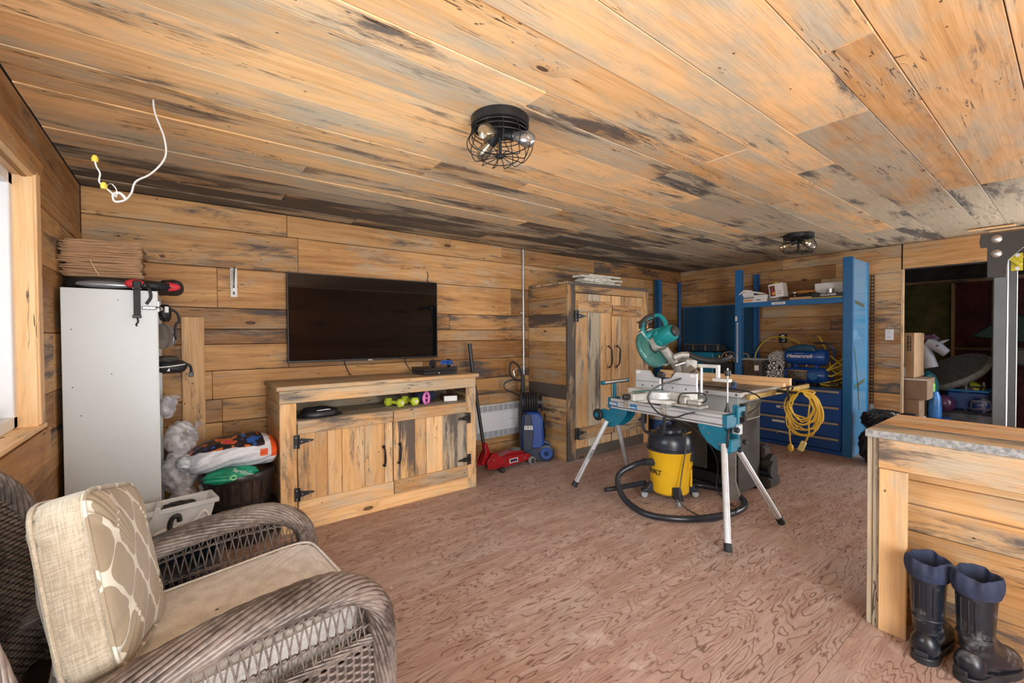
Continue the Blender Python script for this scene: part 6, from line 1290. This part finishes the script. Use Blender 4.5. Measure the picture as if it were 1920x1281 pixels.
t_ = thing('spray_can', 'red can with a yellow cap standing behind the tilted box', 'can', (6.02, 2.36, SZ)); obj('can', MB().lathe([(0, 0), (.035, 0), (.035, .19), (.028, .205), (0, .206)], n=28), pbr('green_can', (.20, .22, .12), .4, .3), t_); obj('cap', MB().lathe([(.030, .195), (.033, .198), (.032, .25), (.028, .254), (0, .254)], n=28), pbr('cap_yellow', (.72, .50, .02), .4), t_)
t_ = thing('red_bottle', 'small red bottle partly hidden left of the yellow capped can', 'bottle', (5.98, 2.46, SZ)); obj('bottle', MB().lathe([(0, 0), (.028, 0), (.03, .10), (.012, .13), (.012, .15), (0, .15)], n=24), pbr('red_plastic', (.5, .02, .02), .35), t_)
t_ = thing('glass_jar', 'small clear jar on the blue shelf between the box and the glove', 'jar', (5.90, 2.10, SZ)); obj('jar', MB().lathe([(0, 0), (.028, 0), (.03, .01), (.03, .07), (.022, .08), (.022, .09)], n=24), glass_mat('jar_glass', (.85, .88, .86)), t_); obj('lid', MB().cyl((0, 0, .085), (0, 0, .10), .025, n=24), STEEL, t_)
t_ = thing('work_glove', 'orange and black work glove crumpled on the blue shelf', 'glove', (5.90, 1.96, SZ+.0)); obj('palm', noise_blob((0, -.02, .045), (.06, .12, .045), 95, .35, 40, 24), BLK, t_); obj('cuff', noise_blob((.0, .03, .095), (.045, .11, .02), 96, .25, 36, 20), pbr('glove_orange', (.55, .22, .05), .6, vary=.3), t_)
for k in range(4): obj('finger', MB().tube([(-.03+.02*k, -.12, .04), (-.035+.022*k, -.16, .05), (-.03+.02*k, -.19, .03)], .011, 8, sub=3), BLK, t_)
t_ = thing('wood_offcut', 'thin brown wood offcut lying under the glove', 'board', (5.80, 1.98, SZ)); obj('board', MB().box((-.03, -.10, 0), (.02, .13, .03), .002), CARD, t_)
def mk2(t, s): text(t, 'LEDLENSER', .030, (-s[0]/2-.0012, 0, s[2]*.62), (0, -1, 0), (0, 0, 1), WHT, bold=.0005); obj('yellow_stripe', MB().box((-s[0]/2-.0012, -s[1]/2, .003), (-s[0]/2, s[1]/2, .010)), pbr('stripe_yellow', (.7, .55, .05), .5), t)
ybox('torch_box', 'flat black box with white lettering and yellow edge on the blue shelf', 'box', (5.86, 1.72, SZ), (.18, .33, .055), BLK, 0, 0, mk2)
def mk3(t, s): 
    obj('print_mark', MB().prism([(0, 0), (.03, 0), (.036, .02), (-.006, .02)], .001, (-s[0]/2-.0, .0, .055), (0, -1, 0)), pbr('grey_print', (.3, .3, .3), .6), t); obj('print_dot', MB().box((-s[0]/2-.001, -.004, .115), (-s[0]/2, .004, .13)), BLK, t); obj('print_line', MB().box((-s[0]/2-.001, -.10, .065), (-s[0]/2, -.045, .069)).box((-s[0]/2-.001, .03, .065), (-s[0]/2, .09, .069)), pbr('grey_print2', (.4, .4, .4), .6), t)
ybox('white_box', 'large white box standing behind the black torch box', 'box', (6.02, 1.73, SZ), (.06, .38, .19), WHT, 0, 0, mk3)
t_ = thing('tape_roll', 'small shiny tape roll standing on the black torch box', 'roll', (5.84, 1.72, SZ+.0555)); obj('roll', MB().lathe([(.018, 0), (.036, 0), (.036, .048), (.018, .048), (.018, 0)], n=32), pbr('silver_tape', (.6, .6, .6), .25, .7), t_)
# ---- compressor
CB = pbr('compressor_blue', (.008, .065, .30), .3, vary=.05, coat=.4)
t_ = thing('air_compressor', 'blue twin-tank air compressor standing on the blue drawer cabinet', 'compressor', (5.98, 2.0, .738))
for i, z in enumerate((.335, .115)):
    tk = obj('tank', MB().lathe([(0, -.235), (.05, -.232), (.085, -.21), (.098, -.17), (.098, .17), (.085, .21), (.05, .232), (0, .235)], (0, 0, z), 36, (0, 1, 0)), CB, t_)
    obj('drain', MB().cyl((0, 0, z-.11), (0, 0, z-.09), .01, n=10), STEEL, tk)
for y in (-.11, .11): obj('tank_strut', MB().box((-.02, y-.02, .19), (.02, y+.02, .26), .004), CB, t_); obj('foot', MB().box((-.06, y-.015, .0), (.06, y+.015, .035), .004), BLK, t_)
for y in (-.19, .19): obj('rubber_foot', MB().cyl((0, y, .0), (0, y, .03), .02, n=14), RUBB, t_)
obj('pump_shroud', MB().prism([(-.22, .40), (.14, .40), (.10, .475), (-.02, .49), (-.14, .455)], .12, (-.0, 0, 0), (0, -1, 0)), BLK2, t_, bev=.02); obj('handle', MB().tube([(.0, -.20, .40), (.0, -.235, .46), (.0, -.19, .50), (.0, -.08, .50)], .012, 8, sub=4), BLK, t_)
obj('side_frame', MB().tube([(.09, -.23, .03), (.09, -.25, .2), (.09, -.25, .42), (.07, -.2, .49)], .012, 8, sub=4), CB, t_)
text(t_, 'Mastercraft', .058, (-.0985, .045, .345), (0, -1, 0), (0, 0, 1), WHT, shear=.3, bold=.001); bars(t_, .10, .005, 1, (-.0935, .045, .378), (0, -1, 0), (0, 0, 1), WHT)
lb = obj('warning_label', MB().grid(lambda u, v: (-.0995*cos((v-.5)*1.25), .175-.21*u, .115+.0995*sin((v-.5)*1.25)), 3, 10), pbr('label_print', (.10, .09, .07), .5, vary=.9, vs=60), t_, solid=.001); obj('label_header', MB().grid(lambda u, v: (-.1003*cos(.55+v*.08), .175-.21*u, .115+.1003*sin(.55+v*.08)), 2, 3), YEL, lb, solid=.001)
obj('gauge_cover', MB().cyl((-.07, -.10, .115), (-.102, -.10, .115), .045, n=28), BLU, t_)
# yellow air hose loops
t_ = thing('air_hose', 'yellow air hose looping from the compressor and piled at the right of the blue cabinet', 'hose', (5.98, 1.8, .738)); oh = Vector((5.98, 1.8, .738))
YH = pbr('yellow_hose', (.55, .40, .03), .45, vary=.08)
for P in ([(6.25, 2.72, .86), (6.28, 2.70, 1.10), (6.30, 2.58, 1.27), (6.32, 2.40, 1.31), (6.30, 2.20, 1.24), (6.2, 2.02, 1.10)], [(6.15, 1.95, 1.33), (6.1, 1.90, 1.30), (6.05, 1.80, 1.12), (5.98, 1.68, 1.02), (5.95, 1.60, .95), (5.95, 1.62, .86), (5.95, 1.72, .80), (5.93, 1.84, .78), (5.95, 1.88, .82), (5.98, 1.76, .93), (6.0, 1.62, 1.0)],
          [(6.1, 1.83, 1.15), (6.05, 1.78, .98), (6.0, 1.72, .90), (5.96, 1.64, .88), (5.94, 1.60, .84), (5.92, 1.68, .765), (5.92, 1.82, .757), (5.95, 1.85, .80)], [(6.0, 1.62, 1.08), (5.98, 1.72, .99), (5.95, 1.80, .90), (5.95, 1.74, .86), (5.97, 1.63, .93)], [(6.3, 1.60, 1.20), (6.25, 1.68, 1.22), (6.2, 1.70, 1.10), (6.15, 1.62, 1.0)]):
    obj('loop', MB().tube([Vector(p)-oh for p in P], .0095, 8, sub=8), YH, t_)
t_ = thing('dark_cable_heap', 'heap of dark cable inside the yellow hose loops', 'cable', (5.95, 1.66, .738)); rd = random.Random(8)
obj('heap', MB().tube([(.05*sin(i*1.7)+rd.uniform(-.02, .02), .07*cos(i*1.3), .02+.05*abs(sin(i*.9))) for i in range(30)], .008, 6, sub=4), pbr('brown_cable', (.05, .035, .025), .6), t_)
# clear tub, patterned bag, bits
t_ = thing('clear_tub', 'clear plastic storage tub on the blue cabinet beside the perforated post', 'tub', (5.92, 2.58, .738))
CLR = glass_mat('clear_plastic', (.80, .84, .90), .1, 1.9)
def tub(w0, w1, l0, l1, h):
    vs = []
    for k, z in ((0, 0), (1, h)): w = (w0, w1)[k]; l = (l0, l1)[k]; vs += [(-w, -l, z), (w, -l, z), (w, l, z), (-w, l, z)]
    return MB().add(vs, [(3, 2, 1, 0)]+[(i, (i+1) % 4, 4+(i+1) % 4, 4+i) for i in range(4)])
obj('shell', tub(.11, .14, .13, .165, .29), CLR, t_, smooth=False, solid=.003); obj('rim', MB().box((-.15, -.175, .283), (.15, -.16, .292)).box((-.15, .16, .283), (.15, .175, .292)).box((-.15, -.17, .283), (-.135, .17, .292)).box((.135, -.17, .283), (.15, .17, .292)), pbr('tub_rim', (.45, .50, .55), .3), t_)
obj('paper_label', MB().box((-.136, -.12, .15), (-.133, -.07, .215)), WHT, t_); obj('roll_inside', MB().cyl((0, .02, .01), (0, .02, .09), .045, n=24), pbr('lilac', (.35, .33, .42), .6), t_); obj('jar_inside', MB().cyl((-.02, -.07, .01), (-.02, -.07, .07), .03, n=20), WHT, t_)
def damask():
    m, t, b = newmat('floral_black_white'); co = nd(t, 'ShaderNodeTexCoord').outputs['Object']; v = nd(t, 'ShaderNodeTexVoronoi', Vector=co, Scale=17, Randomness=.35); d = v.outputs['Distance']
    r = math_(t, 'SINE', math_(t, 'MULTIPLY', d, 26)); n = noise(t, co, 60, 2, .5, 2); lk(t, mix(t, math_(t, 'GREATER_THAN', math_(t, 'ADD', r, math_(t, 'MULTIPLY', n, 1.2)), .55), (.01, .01, .012), (.72, .72, .70)), b.inputs['Base Color']); b.inputs['Roughness'].default_value = .8; return m
t_ = thing('floral_tote', 'black and white floral tote bag slumped between the clear tub and the compressor', 'bag', (6.05, 2.345, .738), radians(0))
obj('body', MB().grid(lambda u, v: (.10*(abs(cos(2*pi*u))**.5)*(1 if cos(2*pi*u) > 0 else -1)*(1-.5*v), .19*(abs(sin(2*pi*u))**.5)*(1 if sin(2*pi*u) > 0 else -1)*(1-.1*v)-.05*v, .40*v-.10*v*(sin(2*pi*u) > 0)*abs(sin(2*pi*u))+.012*sin(18*u)*v), 48, 14, cu=True), damask(), t_, ang=180, solid=.004); obj('side_gusset', noise_blob((-.02, -.16, .19), (.10, .05, .19), 98, .15, 30, 20, pw=.7), BLK, t_); obj('top_edge', MB().tube([(.0, .15, .30), (0, .0, .385), (0, -.12, .41)], .006, 6, sub=4), BLK, t_)
t_ = thing('yellow_clamps', 'yellow handled clamp lying in front of the floral bag', 'clamp', (5.80, 2.30, .738)); obj('handle', MB().tube([(0, .09, .01), (0, .03, .02), (.0, -.03, .04)], .008, 8, sub=4), YEL, t_); obj('second_handle', MB().tube([(0, -.08, .012), (0, -.02, .014), (.0, .05, .008)], .008, 8, sub=4), YEL, t_); obj('pivot', MB().ell((0, 0, .02), (.012, .02, .012)), pbr('red_pivot', (.6, .05, .05), .4), t_)
# tools on the far bench
t_ = thing('tool_tray', 'long black plastic tool tray, topmost of the stack on the far blue bench', 'tray', (5.95, 3.28, 1.11)); obj('tray', MB().box((-.10, -.28, 0), (.10, .28, .09), .012), BLK, t_)
for i in range(9): obj('slot_rib', MB().box((-.106, -.27+.06*i, .01), (-.100, -.255+.06*i, .085)), BLK2 if i % 3 else STEEL, t_)
obj('hinge_rail', MB().cyl((-.05, -.27, .092), (-.05, .27, .092), .008, n=10), STEEL, t_)
t_ = thing('teal_case', 'teal plastic tool case under the black tray on the far blue bench', 'case', (5.97, 3.28, .738)); obj('lower_shell', MB().box((-.13, -.20, 0), (.13, .20, .20), .015), TEAL, t_); obj('lid', MB().box((-.13, -.20, .203), (.13, .20, .36), .015), TEAL, t_)
for y in (-.10, .10): obj('latch', MB().box((-.138, y-.025, .17), (-.128, y+.025, .24), .004), BLK, t_)
obj('handle', MB().tube([(-.13, -.06, .27), (-.16, -.06, .28), (-.16, .06, .28), (-.13, .06, .27)], .010, 8, sub=3), BLK, t_)
t_ = thing('tool_bag', 'black open-top tool bag with yellow details on the far blue bench', 'bag', (5.97, 2.93, .738)); obj('body', MB().box((-.12, -.13, 0), (.12, .13, .24), .02), BAGB, t_); 
for i in range(5): obj('pocket', MB().box((-.135, -.12+.05*i, .02), (-.12, -.08+.05*i, .16), .006), BAGB, t_); obj('tool_handle', MB().cyl((-.05+.02*(i % 2), -.10+.05*i, .2), (-.06, -.10+.05*i, .30+.02*(i % 3)), .010, n=10), YEL if i in (1, 4) else (BLK if i % 2 else ORA), t_)
obj('carry_strap', MB().tube([(0, .12, .24), (0, .06, .35), (0, -.06, .36), (0, -.12, .24)], .008, 6, sub=5), CARD, t_)
t_ = thing('second_tool_bag', 'black tool bag behind the blue perforated post on the far bench', 'bag', (6.10, 2.76, .738)); obj('body', MB().box((-.1, -.06, 0), (.1, .06, .28), .02), BAGB, t_); obj('handle', MB().tube([(0, -.05, .28), (0, -.02, .34), (0, .03, .34), (0, .05, .28)], .008, 6, sub=4), CARD, t_)
t_ = thing('yellow_tool', 'black and yellow power tool in front of the teal case on the far bench', 'drill', (5.80, 3.30, .738)); obj('body', MB().lathe([(0, -.09), (.03, -.085), (.038, -.03), (.036, .05), (.02, .08), (.012, .11), (0, .115)], (0, 0, .16), 24, (0, 1, 0)), pbr('tool_yellow', (.65, .42, .02), .4), t_); obj('grip', MB().box((-.018, -.05, .02), (.018, -.01, .14), .008), BLK, t_); obj('battery', MB().box((-.035, -.08, 0), (.035, .02, .04), .006), BLK, t_)
t_ = thing('leaning_snowboard', 'tall narrow black case leaning in the gap between tall cabinet and blue post', 'case', (5.0, 3.86, 0)); obj('shell', MB().prism([(-.10, 0), (.12, 0), (.14, .9), (.05, 1.35), (-.02, 1.85), (-.06, 1.85), (-.10, 1.2)], .05, (0, .04, 0)), BLK, t_, bev=.01)
# garbage bags
GB = pbr('black_bin_liner', (.012, .016, .024), .16, vary=.2, bs=.9, bscale=16)
t_ = thing('bin_bag', 'knotted black bin bag slumped between the blue shelving and the counter, upper one', 'bag', (5.74, 1.22, .42)); obj('sack', noise_blob((0, 0, .03), (.20, .18, .11), 101, .42, 96, 64, fq=2.2, pw=.8), GB, t_, ang=180); obj('knot', noise_blob((.05, -.18, .11), (.025, .07, .02), 102, .4, 30, 20), GB, t_, ang=180)
t_ = thing('bin_bag', 'full black bin bag standing on the floor beside the blue shelving, lower one', 'bag', (5.72, 1.23, .19)); obj('sack', noise_blob((0, 0, 0), (.19, .18, .19), 103, .22, 80, 56, fq=1.8, pw=.75), GB, t_, ang=180)
# ================================================================ power rack
RK = pbr('rack_gunmetal', (.11, .125, .135), .45, .35, vary=.12, vs=5); RKT = pbr('rack_black', (.03, .028, .025), .4, .3, vary=.15)
t_ = thing('power_rack', 'dark steel power rack post with bolted gusset and yellow safety hook behind the counter', 'rack', (3.62, .26, 0)); o = (3.62, .26)
bx('upright', (3.585, .245, 0), (3.66, .297, 1.88), RK, .004, oo=o)
def gus(x, y, name='gusset'): return obj(name, MB().prism([(-.01, 1.83), (-.035, 1.83), (-.04, 1.86), (-.035, 1.905), (.6, 1.905), (.6, 1.86), (.22, 1.85), (.12, 1.81), (.068, 1.75), (.062, 1.70), (.062, 1.66), (-.01, 1.66)], .008, (x-o[0], y-o[1], 0), (0, -1, 0)), RKT, t_, bev=.002)
gus(3.58, .31)
for z in (1.79, 1.87): obj('bolt', MB().lathe([(0, 0), (.020, 0), (.022, .004), (.014, .010), (0, .012)], (3.571-o[0], .285-o[1], z-0), 20, (-1, 0, 0)), STEEL, t_)
bx('top_beam', (3.59, -.5, 1.865), (3.655, .30, 1.90), RKT, .004, oo=o)
bx('rear_upright', (4.80, .282, 0), (4.875, .328, 1.96), RK, .004, oo=o)
bx('side_beam', (3.66, .27, 1.985), (4.80, .33, 2.045), RKT, .004, oo=o) if 0 else None
bx('rear_beam', (4.80, -.4, 1.91), (4.87, .30, 1.96), RKT, .004, oo=o); bx('base_beam', (3.62, .262, 0), (4.84, .305, .06), RK, .004, oo=o)
yh = obj('safety_hook', MB().box((4.79-o[0], .255-o[1], 1.80), (4.798-o[0], .312-o[1], 1.925), .002), pbr('safety_yellow', (.70, .62, .02), .4), t_)
obj('hook_peg', MB().box((-.02, -.03, -.014), (.012, .075, .014), .004, Matrix.Translation((4.77-o[0], .285-o[1], 1.86)) @ Matrix.Rotation(radians(48), 4, 'X')), pbr('safety_yellow2', (.66, .60, .03), .4), yh)
for z in (1.815, 1.91): obj('hook_bolt', MB().cyl((4.78-o[0], .28-o[1], z), (4.79-o[0], .28-o[1], z), .012, n=14), STEEL, yh)
# ================================================================ store room contents
t_ = thing('tall_carton', 'tall brown carton standing on top of the box stack in the storage opening', 'box', (6.92, 1.26, .835)); obj('carton', MB().box((-.24, -.105, 0), (.16, .16, .52), .003), CARD, t_); obj('second_carton', MB().box((.165, -.11, 0), (.24, .15, .515), .003), CARD, t_)
obj('white_label', MB().box((-.2415, -.03, .01), (-.240, .08, .12)), WHT, t_)
text(t_, 'ATZA', .06, (-.2415, .07, .16), (0, 0, 1), (0, 1, 0), BLK, bold=.001); bars(t_, .10, .022, 1, (-.2415, .025, .17), (0, 0, 1), (0, 1, 0), BLK); bars(t_, .18, .045, 2, (-.2415, -.06, .40), (0, 0, 1), (0, 1, 0), BLK)
t_ = thing('middle_carton', 'square brown carton in the middle of the stack in the storage opening', 'box', (6.86, 1.20, .60)); obj('carton', MB().box((-.26, -.17, 0), (.14, .16, .234), .003), pbr('brown_card_dark', (.27, .18, .115), .65, vary=.12), t_); obj('tape', MB().box((-.2615, -.17, .218), (-.255, .16, .235)), WHT, t_)
t_ = thing('lower_carton', 'brown carton below the square one in the storage stack', 'box', (6.88, 1.22, .40-.02)); obj('carton', MB().box((-.26, -.12, 0), (.14, .10, .219), .003), pbr('brown_card_mid', (.29, .19, .12), .65, vary=.12), t_); obj('side_flap', MB().box((-.265, .05, .0), (-.26, .14, .215), .001), CARD, t_)
t_ = thing('appliance_box', 'white and blue printed box at the bottom of the storage stack', 'box', (6.86, 1.21, 0)); obj('carton', MB().box((-.26, -.12, 0), (.14, .12, .379), .003), pbr('pale_blue_card', (.55, .65, .76), .6, vary=.03), t_)
NP = pbr('navy_print', (.03, .10, .28), .5)
obj('stripe', MB().box((-.2615, -.11, .345), (-.26, .10, .350)).box((-.2615, -.11, .325), (-.26, .06, .328)), NP, t_)
for z in (.20, .27):
    obj('pictogram', MB().box((-.2615, .03, z), (-.26, .075, z+.042)), NP, t_); obj('pictogram_disc', MB().cyl((-.2615, -.07, z+.02), (-.26, -.07, z+.02), .026, n=20), NP, t_); obj('print_lines', MB().box((-.2615, -.02, z+.03), (-.26, .015, z+.034)).box((-.2615, -.02, z+.018), (-.26, .015, z+.022)).box((-.2615, -.02, z+.006), (-.26, .01, z+.010)), NP, t_)
# pool toys and balls
WHF = pbr('white_vinyl_dimmed', (.20, .21, .25), .5); PUR = pbr('purple_vinyl', (.05, .02, .045), .5); AQ = pbr('aqua_vinyl', (.01, .10, .13), .5)  # toy colours darkened, the store's shade is in the colour
t_ = thing('inflatable_unicorn', 'white inflatable unicorn head with purple mane among the stored things', 'pool toy', (7.2, 1.04, 1.0)); t_.scale = (.8, .8, .85)
obj('head', MB().tube([(0, .10, .28), (-.02, .0, .22), (-.03, -.10, .13)], lambda u: .085-.03*u, 14, sub=5), WHF, t_); obj('neck', MB().tube([(0, .15, .25), (.0, .12, .10), (.0, .08, -.08)], lambda u: .07+.03*u, 14, sub=5), WHF, t_)
obj('mane', noise_blob((.0, .10, .33), (.06, .12, .06), 110, .35, 36, 24), PUR, t_); obj('horn', MB().tube([(-.02, -.02, .27), (-.04, -.08, .30), (-.05, -.13, .32)], lambda u: .032-.028*u, 10, sub=4), WHF, t_)
for s in (0, 1): obj('ear', MB().ell((-.01+.05*s, .05, .36), (.015, .02, .045)), PUR, t_)
obj('eye', MB().ell((-.085, -.01, .235), (.008, .018, .012)), BLK, t_)
t_ = thing('aqua_float', 'folded aqua pool float behind the cartons', 'pool toy', (7.3, 1.14, .55)); t_.scale = (.8, .8, .9); obj('float', noise_blob((0, 0, .15), (.15, .13, .22), 112, .15, 40, 26), AQ, t_)
t_ = thing('round_trampoline', 'round dark trampoline with a grey padded rim standing tilted in the storeroom', 'trampoline', (7.7, .98, .86)); RM = Matrix.Rotation(radians(-26), 4, 'X') @ Matrix.Rotation(radians(-24), 4, 'Y')
obj('mat', MB().cyl((0, 0, -.004), (0, 0, .004), .34, n=64), pbr('navy_mat', (.003, .006, .018), .9, spec=.1), t_, xf=RM); obj('pad', MB().lathe([(.30, -.03), (.36, -.04), (.39, .0), (.36, .035), (.30, .02)], n=64), pbr('grey_pad', (.13, .13, .125), .6, vary=.3, vs=30), t_, xf=RM)
for a in (-2.6, -1.9, .4, 1.4): obj('leg', MB().cyl((.3*cos(a), .3*sin(a), -.1), (.3*cos(a), .3*sin(a), -.86), .015, n=10), RK, t_)
BIN = pbr('blue_bin', (.008, .045, .18), .5); CLB = glass_mat('clear_bin', (.55, .56, .60), .2, 1.9)
def bin_(loc, s, mat, label, rz=0, lid=None):
    t = thing('storage_bin', label, 'bin', loc, rz); obj('bin', MB().box((-s[0]/2, -s[1]/2, 0), (s[0]/2, s[1]/2, s[2]), .02), mat, t); obj('lid', MB().box((-s[0]/2-.015, -s[1]/2-.015, s[2]), (s[0]/2+.015, s[1]/2+.015, s[2]+.025), .008), lid or mat, t); return t
bin_((7.6, .84, .0), (.4, .50, .40), pbr('frosted_bin', (.10, .10, .12), .3, vary=.5, vs=9), 'frosted storage bin under the trampoline, bottom of its stack', 0, BLK); bin_((7.6, .82, .428), (.36, .34, .22), BIN, 'blue storage bin under the yellow patterned ball', 0, BLU); bin_((7.0, 1.0, .0), (.25, .16, .34), BIN, 'bright blue storage bin beside the white and blue box')
t_ = thing('blue_water_toy', 'tall blue water toy with a green nozzle beside the cartons', 'toy', (6.95, 1.02, .37)); obj('tank', MB().lathe([(0, 0), (.055, 0), (.06, .1), (.05, .24), (.03, .30), (0, .31)], n=28), pbr('blue_toy', (.03, .16, .45), .3, vary=.3), t_); obj('nozzle', MB().box((-.03, .0, .28), (.03, .07, .40), .01), pbr('lime_toy', (.2, .55, .05), .4), t_)
t_ = thing('purple_ball', 'shiny purple ball in front of the blue bin', 'ball', (7.32, 1.0, .50)); obj('ball', MB().ell((0, 0, 0), (.105, .105, .105), 36, 24), pbr('purple_ball', (.07, .02, .07), .25, vary=.3), t_)
def ballm(name, a, b, sc):
    m, t, q = newmat(name); co = nd(t, 'ShaderNodeTexCoord').outputs['Object']; v = nd(t, 'ShaderNodeTexVoronoi', Vector=co, Scale=sc, Randomness=.3, _feature='DISTANCE_TO_EDGE'); lk(t, mix(t, math_(t, 'GREATER_THAN', v.outputs['Distance'], .12), a, b), q.inputs['Base Color']); q.inputs['Roughness'].default_value = .3; return m
t_ = thing('star_ball', 'dark blue patterned ball in front of the blue bin', 'ball', (7.35, .70, .51)); obj('ball', MB().ell((0, 0, 0), (.10, .10, .10), 36, 24), ballm('blue_pattern', (.10, .10, .13), (.006, .015, .08), 11), t_)
t_ = thing('yellow_ball_bag', 'yellow and black patterned ball bag on the blue bin', 'ball', (7.58, .84, .64)); obj('ball', MB().ell((0, 0, 0), (.15, .17, .14), 36, 24), ballm('yellow_pattern', (.02, .02, .02), (.30, .32, .03), 10), t_)
t_ = thing('green_tent', 'folded dark green canopy on a shelf at the back of the storeroom', 'canopy', (8.6, .55, 1.25)); obj('canopy', MB().prism([(-.35, .05), (.0, .35), (.30, .25), (.30, -.05)], .2, (0, 0, 0), (0, -1, 0)), pbr('dark_green_cloth', (.02, .06, .045), .7), t_, bev=.02)
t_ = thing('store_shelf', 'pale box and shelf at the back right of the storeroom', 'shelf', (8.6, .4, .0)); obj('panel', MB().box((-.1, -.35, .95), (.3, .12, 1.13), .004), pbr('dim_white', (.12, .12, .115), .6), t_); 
for y in (-.3, .3): obj('leg', MB().box((0, y-.02, 0), (.04, y+.02, .95)), BLKM, t_)
obj('board', MB().box((-.1, -.35, .93), (.3, .35, .95)), BLKM, t_)
